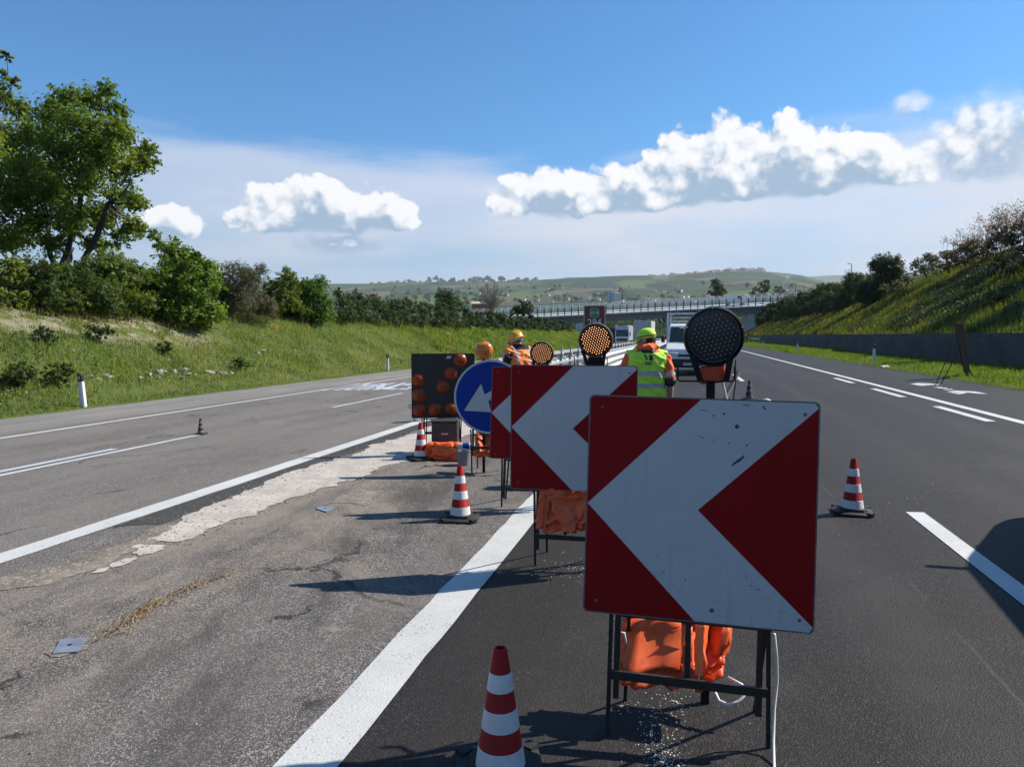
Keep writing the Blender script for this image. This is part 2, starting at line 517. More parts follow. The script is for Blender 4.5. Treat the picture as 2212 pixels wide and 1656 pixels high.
def paint_mat(name, col=(.50, .50, .485), worn=.25, under=(.06, .058, .055), gs=80):
    m, q, p, out = new_mat(name)
    oc = q.n('ShaderNodeTexCoord').outputs['Object']
    cr = q.sep(q.vor(oc, gs, out='Color'))[0]
    nf = q.noise(oc, gs*.9, 4.0, .7); slow = q.noise(oc, 1.7, 5.0, .6)
    pit = q.m('MULTIPLY', q.step(nf, .40, .32), q.step(slow, .2, .7, .5, 1.0))
    pit = q.m('MAXIMUM', pit, q.step(q.m('ADD', cr, q.m('MULTIPLY', slow, .5)), 1.38 - worn*.5, 1.5 - worn*.5))
    c = q.mix(q.step(slow, .3, .7), col, scl(col, .86))
    c = q.mix(q.step(q.noise(oc, 9.0, 5.0, .7), .55, .75, 0, .3), c, (.42, .40, .36))
    c = q.mix(pit, c, under)
    q.put(p.inputs['Base Color'], c); p.inputs['Roughness'].default_value = .7
    bump(q, p, q.m('ADD', nf, q.m('MULTIPLY', q.vor(oc, gs), .5)), .55, .005)
    return m
M_paint = paint_mat('road_paint', worn=.30)
M_paint_fresh = paint_mat('road_paint_fresh', (.52, .52, .52), .14, (.05, .05, .05))
M_paint_blue = paint_mat('road_paint_cool', (.44, .47, .53), .12, (.1, .1, .1))

# grassy ground
def ground_mat():
    m, q, p, out = new_mat('grass_ground')
    oc = q.n('ShaderNodeTexCoord').outputs['Object']
    X, Y, Z = q.sep(oc)[:3]
    n1 = q.noise(oc, .18, 5.0, .6); n2 = q.noise(oc, 1.3, 6.0, .65); n3 = q.noise(oc, 12.0, 4.0, .7)
    c = q.mix(q.step(n1, .35, .65), (.078, .115, .028), (.125, .150, .040))
    c = q.mix(q.step(n2, .5, .72, 0, .7), c, (.098, .105, .038))
    c = q.mix(q.step(n3, .35, .65, .45, 0), c, (.035, .052, .015))
    # pale bare marl near the top of the near left bank
    marl = q.m('MULTIPLY', q.step(q.m('ABSOLUTE', q.m('ADD', X, 22.6)), 2.1, .8), q.step(q.m('ABSOLUTE', q.m('SUBTRACT', Y, 21.0)), 11.0, 7.0))
    marl = q.m('MULTIPLY', marl, q.step(q.m('ADD', n2, q.m('MULTIPLY', n3, .5)), .66, .84))
    spots = q.m('MULTIPLY', q.step(X, -16.5, -17.2), q.step(n2, .66, .76))
    soil = q.mix(n3, (.20, .165, .115), (.33, .29, .225))
    c = q.mix(q.m('MAXIMUM', marl, q.m('MULTIPLY', spots, .35)), c, soil)
    q.put(p.inputs['Base Color'], c); p.inputs['Roughness'].default_value = .95
    p.inputs['Specular IOR Level'].default_value = .1
    bump(q, p, q.m('ADD', n3, n2), .8, .08)
    return m
M_ground = ground_mat()

# ------------------------------------------------------------------ ground
xs = sorted(set([x for x, _ in PROFILE if -45 < x < 45] + list(np.arange(-34, -16.2, .55)) + list(np.arange(14.2, 30, .7)) + [-620, -420, -300, -220, -160, -120, -90, -70, -52, -40, 40, 52, 70, 90, 120, 160, 220, 300, 420, 620]))
ys = sorted(set([-300, -160, -90, -55] + list(np.arange(-35, 110, 1.0)) + list(np.arange(110, 340, 4.0)) + list(np.arange(340, 580, 20.0))))
V = []; F = []
for y in ys:
    b = bend(min(y, 420))
    for x in xs:
        X = x + b
        V.append((X, y, ground_z(X, min(y, 5000))))
nx = len(xs)
for j in range(len(ys) - 1):
    for i in range(nx - 1):
        F.append((j*nx + i, j*nx + i + 1, (j + 1)*nx + i + 1, (j + 1)*nx + i))
gb = MB(); gb.add(V, F)
ground = tag(gb.build('ground', M_ground, smooth='all'), kind='structure')

def strip(name, x0, x1, y0, y1, dz, mat, parent=None, ragged=(0, 0), step=2.0, nxs=1, rs=3.0, zfun=None):
    """a sheet following the carriageway between two offsets"""
    n = max(1, int(math.ceil((y1 - y0)/step))); mb = MB(); V = []; F = []
    for j in range(n + 1):
        y = y0 + (y1 - y0)*j/n
        a = x0 + ragged[0]*noise.noise(Vector((y*rs, 3.3 + x0, 0))) + .5*ragged[0]*noise.noise(Vector((y*rs*3.1, 7.3, 0)))
        b = x1 + ragged[1]*noise.noise(Vector((y*rs, 9.1 + x1, 0))) + .5*ragged[1]*noise.noise(Vector((y*rs*3.1, 1.3, 0)))
        for i in range(nxs + 1):
            x = a + (b - a)*i/nxs
            V.append((x + bend(y), y, road_z(x) + dz))
    w = nxs + 1
    for j in range(n):
        for i in range(nxs):
            F.append((j*w + i, j*w + i + 1, (j + 1)*w + i + 1, (j + 1)*w + i))
    mb.add(V, F)
    return mb.build(name, mat, parent)

road_r = tag(strip('road', -1.42, 8.42, -40, 430, 0.0, M_new, nxs=6), kind='structure')
road_l = tag(strip('road', -12.72, -4.9, -40, 430, 0.0, M_old, nxs=4), kind='structure')
shoulder = tag(strip('hard_shoulder', -15.98, -12.72, -40, 430, 0.0, M_shoulder, nxs=2, ragged=(.16, 0), step=.35, rs=1.2), kind='structure')
median = tag(strip('median_strip', -4.9, -1.42, -40, 430, 0.0, M_med, nxs=4), kind='structure')
# edge of the asphalt layer towards the right verge
kb = MB()
for j in range(118):
    y0 = -20 + 2*j
    kb.add([(8.42 + bend(y0), y0, .238), (8.42 + bend(y0 + 2), y0 + 2, .238), (8.47 + bend(y0 + 2), y0 + 2, .16), (8.47 + bend(y0), y0, .16)], [(0, 1, 2, 3)])
kb.build('asphalt_edge', pm('tar_edge', (.018, .017, .016), .9, var=.4, scale=20), road_r)

# painted lines
strip('edge_line', -1.545, -1.29, -6, 400, .005, M_paint, road_r, ragged=(.018, .008), step=.06 if False else .25)
strip('edge_line', 5.62, 5.80, -6, 400, .005, M_paint_fresh, road_r, step=1.0)
y = 2.5 - 12
while y < 300:
    strip('lane_dash', 1.985, 2.135, y, y + 4.6, .005, M_paint_fresh, road_r, step=2.0); y += 12
for y0, y1 in ((14.2, 17.0), (19.4, 22.3), (24.8, 27.6)):
    strip('guide_dash', 5.19, 5.36, y0, y1, .005, M_paint_fresh, road_r, step=2.0)
strip('edge_line', -5.02, -4.80, -6, 400, .005, M_paint, road_l, ragged=(.012, .016), step=.3)
strip('edge_line', -12.30, -12.12, -6, 400, .005, M_paint_fresh, road_l, step=1.0, ragged=(.006, .006))
for y0, y1 in ((1.5, 11.1), (16.2, 20.75), (26.2, 30.8), (36.4, 41.0), (46.6, 51.2), (57, 61.6), (67, 71.6), (77, 81.6), (87, 91.6), (97, 101.6)):
    strip('lane_dash', -8.42, -8.30, y0, y1, .005, M_paint_fresh, road_l, step=.7, ragged=(.006, .012))
strip('guide_dash', -8.72, -8.57, 2.0, 9.5, .005, M_paint_blue, road_l, step=2.0)

# stretched painted marks on the carriageway, outlines measured on the road surface
def road_mark(name, polys, dz, mat, parent):
    mb = MB()
    for pl in polys:
        pts = []
        for (px, py) in pl:
            g0 = ground_at(px, py); pts.append((g0.x, g0.y, road_z(g0.x) + dz))
        mb.poly(pts)
    return mb.build(name, mat, parent)
def crop(x, y, ox, oy, s):
    return ((ox + x/s)*.86367, (oy + y/s)*.86367)
def cp(pts, ox, oy, s):
    return [crop(x, y, ox, oy, s) for x, y in pts]
R3 = (2220, 930, 7.373)
fan = [[(1075, 368), (1230, 345), (1600, 362), (1730, 385), (1840, 408), (1680, 402), (1440, 378), (1240, 370), (1130, 375)],
       [(1150, 386), (1300, 366), (1440, 372), (1400, 380), (1200, 394)], [(1235, 408), (1390, 376), (1460, 384), (1420, 396), (1300, 412)]]
road_mark('painted_mark', [cp(p, *R3) for p in fan], .005, M_paint_fresh, road_r)
fan2 = [[(405, 222), (560, 206), (880, 218), (1010, 240), (900, 246), (660, 232), (470, 232)], [(470, 240), (640, 222), (760, 232), (560, 246)], [(540, 252), (680, 236), (800, 246), (620, 256)]]
road_mark('painted_mark', [cp(p, *R3) for p in fan2], .005, M_paint_fresh, road_r)
mid = [[(820, 280), (980, 278), (1000, 290), (930, 292)], [(900, 302), (1020, 290), (1090, 296), (1100, 306), (990, 306)], [(1010, 322), (1180, 316), (1210, 328), (1060, 332)]]
road_mark('painted_mark', [cp(p, *R3) for p in mid], .005, M_paint_fresh, road_r)
L3 = (800, 900, 8.507)
bars = [[(0, 650), (60, 655), (900, 510), (840, 500)], [(270, 645), (360, 648), (960, 545), (1090, 500), (1220, 497), (960, 490), (900, 540)],
        [(490, 645), (620, 645), (760, 610), (1190, 525), (1280, 500), (1140, 515), (700, 610), (560, 620)],
        [(730, 640), (830, 642), (1020, 590), (1290, 545), (1290, 520), (1130, 548), (900, 600)], [(900, 636), (980, 640), (1180, 580), (1130, 575)],
        [(1070, 635), (1260, 637), (1350, 590), (1430, 500), (1290, 497), (1210, 560), (1180, 610)],
        [(1320, 630), (1590, 630), (1660, 605), (1500, 605), (1860, 490), (1760, 487), (1560, 545), (1290, 600)],
        [(1400, 540), (1620, 490), (1560, 487), (1400, 520)], [(1630, 628), (1830, 630), (1990, 580), (1900, 575), (1840, 605), (1740, 605)],
        [(1770, 540), (2060, 555), (2060, 540), (1850, 525), (2060, 490), (1960, 487), (1760, 530)], [(2060, 630), (2200, 630), (2500, 540), (2380, 540)], [(2350, 630), (2480, 630), (2760, 545), (2680, 540)]]
road_mark('painted_mark', [cp(p, *L3) for p in bars], .005, M_paint_blue, road_l)

# pale concrete gutter crumbling out of the median
m, q, p, out = new_mat('gutter_concrete')
oc = q.n('ShaderNodeTexCoord').outputs['Object']
n1 = q.noise(oc, 3.0, 6.0, .65); n2 = q.noise(oc, 55.0, 4.0, .7); cr = q.sep(q.vor(oc, 60, out='Color'))[0]
c = q.mix(q.step(n1, .3, .7), (.31, .27, .235), (.46, .41, .365))
c = q.mix(q.step(q.m('ADD', cr, q.m('MULTIPLY', n1, .4)), 1.10, 1.2), c, (.09, .08, .07))
c = q.mix(q.step(n2, .62, .75, 0, .5), c, (.62, .57, .52))
q.put(p.inputs['Base Color'], c); p.inputs['Roughness'].default_value = .9
bump(q, p, q.m('ADD', n2, q.m('MULTIPLY', n1, 2.0)), .6, .006)
M_gutter = m
gut = MB()
def rag(x, y, k=.05, s=3.0):
    return x + k*noise.noise(Vector((x*s, y*s, 1.7))) + .6*k*noise.noise(Vector((x*s*3, y*s*3, 5.7)))
GL = [(4.95, -4.22, -3.95), (5.6, -4.38, -3.90), (6.5, -4.50, -3.82), (8.0, -4.54, -3.68), (10, -4.50, -3.52), (13, -4.46, -3.45), (20, -4.4, -3.6), (60, -4.4, -3.6), (160, -4.4, -3.6)]
V = []; F = []; y = 4.95; j = 0
while y < 160:
    a = lerp_tab(y, [(t[0], t[1]) for t in GL]); b = lerp_tab(y, [(t[0], t[2]) for t in GL])
    a, b = rag(rag(a, y, .13, 1.6), y, .05, 6.0), rag(rag(b, y, .12, 1.9), y, .05, 7.0)
    V += [(a, y, road_z(a) + .006), (b, y, road_z(b) + .006)]
    if j:
        F.append((2*j - 2, 2*j - 1, 2*j + 1, 2*j))
    j += 1; y += .035 if y < 16 else 3.0
gut.add(V, F)
for (cx, cy, rx, ry) in ((-4.02, 4.72, .10, .14), (-3.98, 4.42, .055, .12), (-3.99, 4.22, .035, .07), (-4.16, 4.78, .05, .05)):
    ring = []
    for k in range(26):
        a = 2*math.pi*k/26; rr = 1 + .5*noise.noise(Vector((math.cos(a)*1.6 + cx*9, math.sin(a)*1.6 + cy*9, 0)))
        X, Y = cx + rx*rr*math.cos(a), cy + ry*rr*math.sin(a); ring.append((X, Y, road_z(X) + .006))
    gut.poly(ring)
gut.build('gutter_concrete', M_gutter, median)
# dusty soil collected beside the gutter, with tarmac lips
def blot(name, pts, mat, parent, dz, k=.05, s=2.5, sub=5):
    ring = []
    for (x0, y0), (x1, y1) in zip(pts, pts[1:] + pts[:1]):
        for t in range(sub):
            x, y = x0 + (x1 - x0)*t/sub, y0 + (y1 - y0)*t/sub
            x += k*(noise.noise(Vector((x*s, y*s, 2))) + .5*noise.noise(Vector((x*s*3, y*s*3, 8)))); y += k*(noise.noise(Vector((x*s, y*s, 12))) + .5*noise.noise(Vector((x*s*3, y*s*3, 18))))
            ring.append((x, y, road_z(x) + dz))
    return MB().poly(ring).build(name, mat, parent)
m, q, p, out = new_mat('soil_dust')
oc = q.n('ShaderNodeTexCoord').outputs['Object']
n1 = q.noise(oc, 4.0, 6.0, .7); n2 = q.noise(oc, 60.0, 4.0, .75); cr = q.sep(q.vor(oc, 55, out='Color'))[0]
c = q.mix(q.step(n1, .3, .7), (.105, .088, .072), (.235, .195, .155))
c = q.mix(q.step(cr, .72, .95, 0, .7), c, (.33, .30, .26)); c = q.mix(q.step(n2, .4, .3), c, (.03, .027, .024))
q.put(p.inputs['Base Color'], c); p.inputs['Roughness'].default_value = .95; bump(q, p, q.m('ADD', n2, n1), .8, .012)
M_soil = m
gpt = lambda *l: [tuple(ground_at(px, py)[:2]) for px, py in l]
blot('soil_patch', gpt((0, 1275), (110, 1262), (220, 1225), (340, 1170), (430, 1120), (330, 1140), (255, 1180), (170, 1205), (60, 1235), (0, 1245)), M_soil, median, .004, .07)
blot('soil_patch', gpt((700, 1085), (790, 1090), (830, 1060), (760, 1055)), M_soil, median, .004, .12, 3.5)
blot('soil_patch', gpt((95, 1412), (125, 1420), (195, 1400), (185, 1385), (125, 1388)), M_soil, median, .004, .03, 6)
# the dark broken tarmac lip along the gutter
M_lip, *_ = asphalt('tar_lip', (.040, .038, .037), (.13, .125, .12), (.06, .057, .053), .3, [], 70, .9)
blot('tar_patch', [(-4.78, 5.2), (-4.78, 9.0), (-4.78, 16), (-4.52, 16), (-4.52, 9.5), (-4.55, 7), (-4.42, 5.4)], M_lip, median, .004, .05, 2.5, 14)
0 and blot('tar_patch', gpt((300, 1265), (420, 1205), (480, 1178), (440, 1195), (340, 1215), (250, 1250)), M_lip, median, .0045, .05)

# ------------------------------------------------------------------ work-zone equipment
M_red = pm('sign_red', (.24, .0030, .005), .45, var=.14, scale=5, spec=.12)
M_white = pm('sign_white', (.50, .51, .52), .32, var=.05, scale=4, spec=.15, dirt=.16, dirtc=(.36, .36, .34))
def sheeting(name, col, grime):
    """retroreflective sheeting: faint cell pattern, rain streaks and road grime"""
    m, q, p, out = new_mat(name)
    oc = q.n('ShaderNodeTexCoord').outputs['Object']; X, Y, Z = q.sep(oc)[:3]
    cell = q.sep(q.vor(oc, 210, out='Color'))[0]
    st = q.noise(q.comb(q.m('MULTIPLY', X, 26.0), Y, q.m('MULTIPLY', Z, 1.1)), 1.0, 6.0, .7)
    cl = q.noise(oc, 2.3, 6.0, .65); sp = q.noise(oc, 55.0, 4.0, .75)
    c = q.mix(q.m('MULTIPLY', cell, .16), col, scl(col, .72))
    c = q.mix(q.step(cl, .35, .75, 0, .30), c, scl(col, .70))
    c = q.mix(q.step(st, .52, .80, 0, .42), c, grime)
    low = q.step(Z, 1.05, .42)
    c = q.mix(q.m('MULTIPLY', low, q.step(sp, .50, .70, 0, .50)), c, grime)
    c = q.mix(q.step(sp, .72, .78, 0, .6), c, scl(grime, .5))
    q.put(p.inputs['Base Color'], c)
    q.put(p.inputs['Roughness'], q.step(cl, .3, .7, .38, .55)); p.inputs['Specular IOR Level'].default_value = .14
    return m
M_red = sheeting('sheeting_red', (.25, .0030, .005), (.12, .022, .020))
M_white = sheeting('sheeting_white', (.52, .53, .54), (.26, .26, .245))
M_blue = pm('sign_blue', (.003, .034, .26), .45, var=.08, scale=4, spec=.15)
M_galv = pm('galvanised', (.50, .52, .54), .48, .55, var=.12, scale=9)
M_edge = pm('sign_edge', (.11, .12, .13), .5, .3, var=.3, scale=14, dirt=.2, dirtc=(.3, .31, .32))
M_black = pm('black_paint', (.012, .012, .013), .55, var=.4, scale=10, dirt=.14, dirtc=(.07, .045, .03))
M_rusty = pm('dark_iron', (.022, .019, .020), .6, .2, var=.4, scale=16, dirt=.2, dirtc=(.085, .045, .03), spec=.15)
M_rubber = pm('black_rubber', (.013, .013, .014), .75, var=.4, scale=12, bmp=.3)
M_conered = pm('cone_red', (.30, .012, .010), .5, var=.14, scale=9, dirt=.14, dirtc=(.16, .03, .02), spec=.2)
M_conewhite = pm('cone_white', (.62, .62, .62), .42, var=.08, scale=12, dirt=.28, dirtc=(.30, .28, .26), spec=.25)
M_scuff = pm('scuff', (.050, .052, .056), .8, var=.3, scale=40)
M_rust = pm('rust_mark', (.24, .12, .045), .9, var=.35, scale=60)
M_white_cable = pm('white_cable', (.72, .71, .67), .5, var=.06, scale=12)
M_black_cable = pm('black_cable', (.015, .015, .016), .5, var=.1, scale=12)
M_brass = pm('lamp_rim_brass', (.20, .165, .085), .42, .5, var=.25, scale=14)
M_lampblack = pm('lamp_black', (.010, .010, .011), .38, var=.3, scale=12)
M_lampred = pm('lamp_red_case', (.36, .014, .02), .4, var=.12, scale=9)
M_boxorange = pm('orange_case', (.52, .055, .015), .5, var=.15, scale=8, dirt=.12, dirtc=(.2, .04, .02))
M_bagm, q, p, out = new_mat('orange_pvc')
oc = q.n('ShaderNodeTexCoord').outputs['Object']
n1 = q.noise(oc, 7.0, 6.0, .65); n2 = q.noise(oc, 40.0, 5.0, .7)
c = q.mix(q.step(n1, .3, .72), (.72, .085, .014), (.86, .15, .035)); c = q.mix(q.step(n2, .62, .74, 0, .55), c, (.33, .11, .07))
q.put(p.inputs['Base Color'], c); p.inputs['Roughness'].default_value = .48; bump(q, p, n2, .25, .004)
M_bag = M_bagm
def dot_mat(name, col, emit):
    m, q, p, out = new_mat(name)
    p.inputs['Base Color'].default_value = (*col, 1); p.inputs['Roughness'].default_value = .2
    if emit:
        p.inputs['Emission Color'].default_value = (*col, 1); p.inputs['Emission Strength'].default_value = emit
    return m
M_dot_off = dot_mat('led_off', (.36, .37, .36), 0)
M_dot_on = dot_mat('led_on', (1.0, .48, .20), 1.9)
M_lensamber = pm('lens_amber', (.60, .17, .012), .16, var=.2, scale=40, spec=.6, coat=.4)
M_lensred = pm('lens_red_amber', (.25, .040, .010), .3, var=.25, scale=25, spec=.3)
M_leddark = pm('led_backing_red', (.060, .0065, .004), .3, var=.3, scale=30)

def pose(yaw, pitch, roll, pos):
    return Matrix.Translation(Vector(pos)) @ Matrix.Rotation(RAD(yaw), 4, 'Z') @ Matrix.Rotation(RAD(pitch), 4, 'X') @ Matrix.Rotation(RAD(roll), 4, 'Y')
def to_ground(P):
    return Vector((P.x, P.y, road_z(P.x)))
def rounded(w, h, r, n=5):
    pts = []
    for (cx, cz, a0) in ((w/2 - r, h/2 - r, 0), (-w/2 + r, h/2 - r, 90), (-w/2 + r, -h/2 + r, 180), (w/2 - r, -h/2 + r, 270)):
        for k in range(n + 1):
            a = RAD(a0 + 90*k/n); pts.append((cx + r*math.cos(a), cz + r*math.sin(a)))
    return pts
XZ = Matrix(((1, 0, 0, 0), (0, 0, 1, 0), (0, 1, 0, 0), (0, 0, 0, 1)))      # local xy -> panel xz, extrude along +y

def stand(root, PM, T, xl, xr, xc, zbar, back=.42, mat=None, foot_dx=(0.0, 0.0), splay=0.0, top=-.2):
    """easel: two uprights with cross bar in the panel plane, thin front legs and hinged back legs down to the road"""
    mat = mat or M_black
    L = lambda x, y, z: T(PM @ Vector((x, y, z)))
    for x in (xl, xr):
        MB().bar(L(x, .028, top), L(x, .028, zbar - .10), .024, .022, PM.to_3x3() @ Vector((0, 1, 0))).build('upright', mat, root)
    MB().bar(L(xl - .02, .012, zbar), L(xr + .03, .012, zbar), .020, .034, PM.to_3x3() @ Vector((0, 0, 1))).build('cross_bar', mat, root)
    MB().bar(L(xc, .03, top - .15), L(xc, .03, zbar), .022, .014, PM.to_3x3() @ Vector((0, 1, 0))).build('strut', mat, root)
    for x, d in ((xl, foot_dx[0]), (xr, foot_dx[1])):
        sg = -1 if x < xc else 1
        a = PM @ Vector((x + .030*sg, .045, -.40)); b = PM @ Vector((x + .022*sg + d, .055, zbar - .12))
        k = (road_z(b.x) - b.z)/(b.z - a.z) if abs(b.z - a.z) > 1e-6 else 0
        f = b + (b - a)*k
        MB().bar(T(a), T(f), .017, .008, PM.to_3x3() @ Vector((0, 1, 0))).build('leg', mat, root)
        a = PM @ Vector((x + .045, .06, -.28)); f = to_ground(PM @ Vector((x + .02 + sg*splay, back, -.95)))
        MB().bar(T(a), T(f), .016, .010, PM.to_3x3() @ Vector((0, 1, 0))).build('back_leg', mat, root)
    MB().bar(L(xl, .08, -.47), L(xr + .05, .08, -.47), .016, .016).build('hinge_rod', mat, root)

def chevron_sign(label, PM, st, scuffs=False):
    o = PM.translation.copy(); o.z = road_z(o.x)
    root = empty('chevron_sign', o, 0, label, 'road sign', 'red and white chevron signs')
    T = lambda p: p - o
    TM = Matrix.Translation(-o) @ PM
    S = .90
    mb = MB(); mb.prism(rounded(S, S, .022), .003, TM @ XZ)
    for a, b in (((-S/2 + .004, -S/2 + .02), (-S/2 + .004, S/2 - .02)), ((S/2 - .004, -S/2 + .02), (S/2 - .004, S/2 - .02)), ((-S/2 + .02, S/2 - .004), (S/2 - .02, S/2 - .004)), ((-S/2 + .02, -S/2 + .004), (S/2 - .02, -S/2 + .004))):
        mb.bar(TM @ Vector((a[0], .014, a[1])), TM @ Vector((b[0], .014, b[1])), .006, .022, TM.to_3x3() @ Vector((0, 1, 0)))
    plate = mb.build('panel', M_edge, root)
    e = S/2 - .006; fc = MB(); y = -.0012
    P = lambda x, z: TM @ Vector((x, y, z))
    r = .018
    arc = lambda cx, cz, a0: [(cx + r*math.cos(RAD(a0 + 15*k)), cz + r*math.sin(RAD(a0 + 15*k))) for k in range(7)]
    fc.mi = 0
    fc.poly([P(x, z) for x, z in [(-e, 0), (0, e)] + arc(-e + r, e - r, 90)])
    fc.poly([P(x, z) for x, z in [(-e, 0)] + arc(-e + r, -e + r, 180) + [(0, -e)]])
    fc.poly([P(x, z) for x, z in [(0, 0), (e, -e + .02), (e, e - .02)]])
    fc.mi = 1
    fc.poly([P(x, z) for x, z in [(-e, 0), (0, 0), (e, e - .02), (e - .012, e), (0, e)]])
    fc.poly([P(x, z) for x, z in [(-e, 0), (0, -e), (e - .012, -e), (e, -e + .02), (0, 0)]])
    fc.build('chevron_face', [M_red, M_white], plate)
    stand(root, PM, T, **st)
    for ux in (-.395, .395):
        for uz in (-.40, .40):
            MB().lathe([(.007, 0), (.006, .0025), (.002, .0035)], 10, TM @ Matrix.Translation(Vector((ux, -.0015, uz))) @ Matrix.Rotation(RAD(90), 4, 'X')).build('rivet', M_edge, plate, True)
    if scuffs:
        def mark(name, u, v, w, h, ang, mat, n=11, seed=0):
            pts = []
            for k in range(n):
                a = 2*math.pi*k/n; rr = .35 + 1.3*abs(noise.noise(Vector((math.cos(a)*2.2 + seed, math.sin(a)*2.2, seed))))
                x, z = w/2*rr*math.cos(a), h/2*rr*math.sin(a); ca, sa = math.cos(RAD(ang)), math.sin(RAD(ang))
                pts.append(TM @ Vector((-S/2 + u*S + x*ca - z*sa, -.0020, -S/2 + v*S + x*sa + z*ca)))
            MB().poly(pts).build(name, mat, plate)
        for i, a in enumerate([(.655, .880, .030, .030, 40), (.672, .735, .085, .022, 40), (.60, .935, .018, .012, 10), (.70, .80, .022, .008, 50), (.52, .945, .06, .004, -10), (.555, .925, .012, .012, 20), (.625, .805, .012, .008, 10), (.505, .825, .05, .004, -12), (.56, .815, .02, .004, -15), (.77, .965, .028, .008, -50), (.33, .285, .012, .008, 40), (.455, .185, .010, .010, 0), (.715, .225, .008, .016, 0), (.40, .505, .007, .006, 0)]):
            mark('scuff', a[0], a[1], a[2], a[3], a[4], M_scuff, seed=i*1.7 + .3)
        for i, a in enumerate([(.70, .975, .05, .008, 2), (.36, .215, .03, .006, 5), (.325, .19, .008, .016, 20), (.735, .185, .03, .006, -20), (.765, .172, .03, .006, -5)]):
            mark('rust_mark', a[0], a[1], a[2], a[3], a[4], M_rust, seed=i*2.1 + 5)
        mb = MB(); mb.lathe([(.010, 0), (.009, .006), (.004, .009)], 12, Matrix.Translation(TM @ Vector((.25, .01, S/2 - .002)))); mb.build('top_bolt', M_galv, root, True)
        mb = MB(); mb.lathe([(.009, 0), (.007, .003)], 14, TM @ Matrix.Translation(Vector((.065, -.0015, -.395))) @ Matrix.Rotation(RAD(90), 4, 'X')); mb.build('rivet', M_edge, plate, True)
    return root, PM, T, o

PM1 = pose(.22, -4.75, .86, (.068, 2.961, .951))
PM2 = pose(2.71, -1.15, .16, (-.754, 5.069, .992))
PM3 = pose(9.0, -1.9, 1.61, (-1.373, 6.859, .89))
sign1, *_ = chevron_sign('large scuffed red and white chevron sign, nearest, on a black easel', PM1, dict(xl=-.305, xr=.256, xc=-.022, zbar=-.70, back=.34, foot_dx=(-.01, .02)), True)
sign2, *_ = chevron_sign('middle red and white chevron sign under the lit lamp', PM2, dict(xl=-.25, xr=.25, xc=-.05, zbar=-.79, back=.40))
sign3, *_ = chevron_sign('farthest chevron sign, mostly hidden, overlapping the blue round sign', PM3, dict(xl=-.30, xr=.27, xc=-.02, zbar=-.74, back=.42, splay=.03))

# blue keep-left sign
d4 = 8.75
C4 = at(1060, 857, d4); PM4 = pose(11, -2, 0, C4)
o4 = to_ground(C4); T4 = Matrix.Translation(-o4) @ PM4
blue = empty('round_sign', o4, 0, 'round blue sign with white arrow pointing down left', 'road sign')
mb = MB(); mb.lathe([(.452, 0), (.452, .003), (.446, .018), (.440, .018), (.440, .003)], 64, T4 @ Matrix.Rotation(RAD(-90), 4, 'X')); disc = mb.build('panel', M_edge, blue, True)
def ringface(r0, r1, y, n=64):
    mb = MB()
    for k in range(n):
        a0, a1 = 2*math.pi*k/n, 2*math.pi*(k + 1)/n
        mb.poly([T4 @ Vector((r*math.cos(a), y, r*math.sin(a))) for r, a in ((r0, a0), (r0, a1), (r1, a1), (r1, a0))])
    return mb
ringface(.425, .449, -.0015).build('white_border', M_white, disc)
MB().poly([T4 @ Vector((.425*math.cos(2*math.pi*k/64), -.001, .425*math.sin(2*math.pi*k/64))) for k in range(64)]).build('blue_face', M_blue, disc)
ax, az_ = Vector((.868, 0, .496)), Vector((-.496, 0, .868)); tip = Vector((-.727, 0, -.37))
MB().poly([T4 @ ((tip + ax*a + az_*b)*.45 + Vector((0, -.003, 0))) for a, b in ((0, 0), (.62, -.40), (.70, -.10), (1.48, -.10), (1.48, .10), (.70, .10), (.76, .40))]).build('arrow', M_white, disc)
stand(blue, PM4, lambda p: p - o4, xl=-.22, xr=.24, xc=0, zbar=-.62, back=.42)

# arrow board
d5 = 10.1
C5 = at(957, 833, d5); PM5 = pose(20, -1, 0, C5); o5 = to_ground(C5); T5 = Matrix.Translation(-o5) @ PM5
board = empty('arrow_board', o5, 0, 'black arrow board with amber lamps behind the blue sign', 'arrow board')
mb = MB(); mb.prism(rounded(.88, .90, .02), .004, T5 @ XZ)
for a, b in (((-.437, -.44), (-.437, .44)), ((.437, -.44), (.437, .44)), ((-.43, .447), (.43, .447)), ((-.43, -.447), (.43, -.447))):
    mb.bar(T5 @ Vector((a[0], .02, a[1])), T5 @ Vector((b[0], .02, b[1])), .006, .036, T5.to_3x3() @ Vector((0, 1, 0)))
bpl = mb.build('panel', pm('board_black', (.008, .009, .012), .45, var=.3, scale=6), board)
px2m = d5/PF
lamp_mesh = None
for (lx, ly) in ((905.3, 819.5), (906, 852), (907, 885), (939, 884), (973, 883), (956, 834), (973.5, 806), (992.7, 778)):
    p = T5 @ Vector(((lx - 957)*px2m*1.03, -.002, (833 - ly)*px2m))
    if lamp_mesh is None:
        mb = MB(); mb.lathe([(.094, 0), (.094, .012), (.088, .016), (.078, .034), (.058, .049), (.030, .058), (.004, .061)], 24)
        lo = mb.build('lamp', M_lensred, board, True); lamp_mesh = lo
    else:
        lo = lamp_mesh.copy(); COL.objects.link(lo)
    lo.matrix_local = Matrix.Translation(p) @ PM5.to_3x3().to_4x4() @ Matrix.Rotation(RAD(90), 4, 'X')
mb = MB(); mb.prism([(-.035, -.02), (0, -.02), (.03, .02), (-.005, .02)], .001, T5 @ Matrix.Translation(Vector((.07, -.003, .40))) @ XZ); mb.prism([(.0, -.02), (.035, -.02), (.05, .02), (.04, .02)], .001, T5 @ Matrix.Translation(Vector((.07, -.003, .40))) @ XZ); mb.build('sticker', M_white, bpl)
stand(board, PM5, lambda p: p - o5, xl=-.27, xr=.22, xc=-.02, zbar=-.66, back=.45)
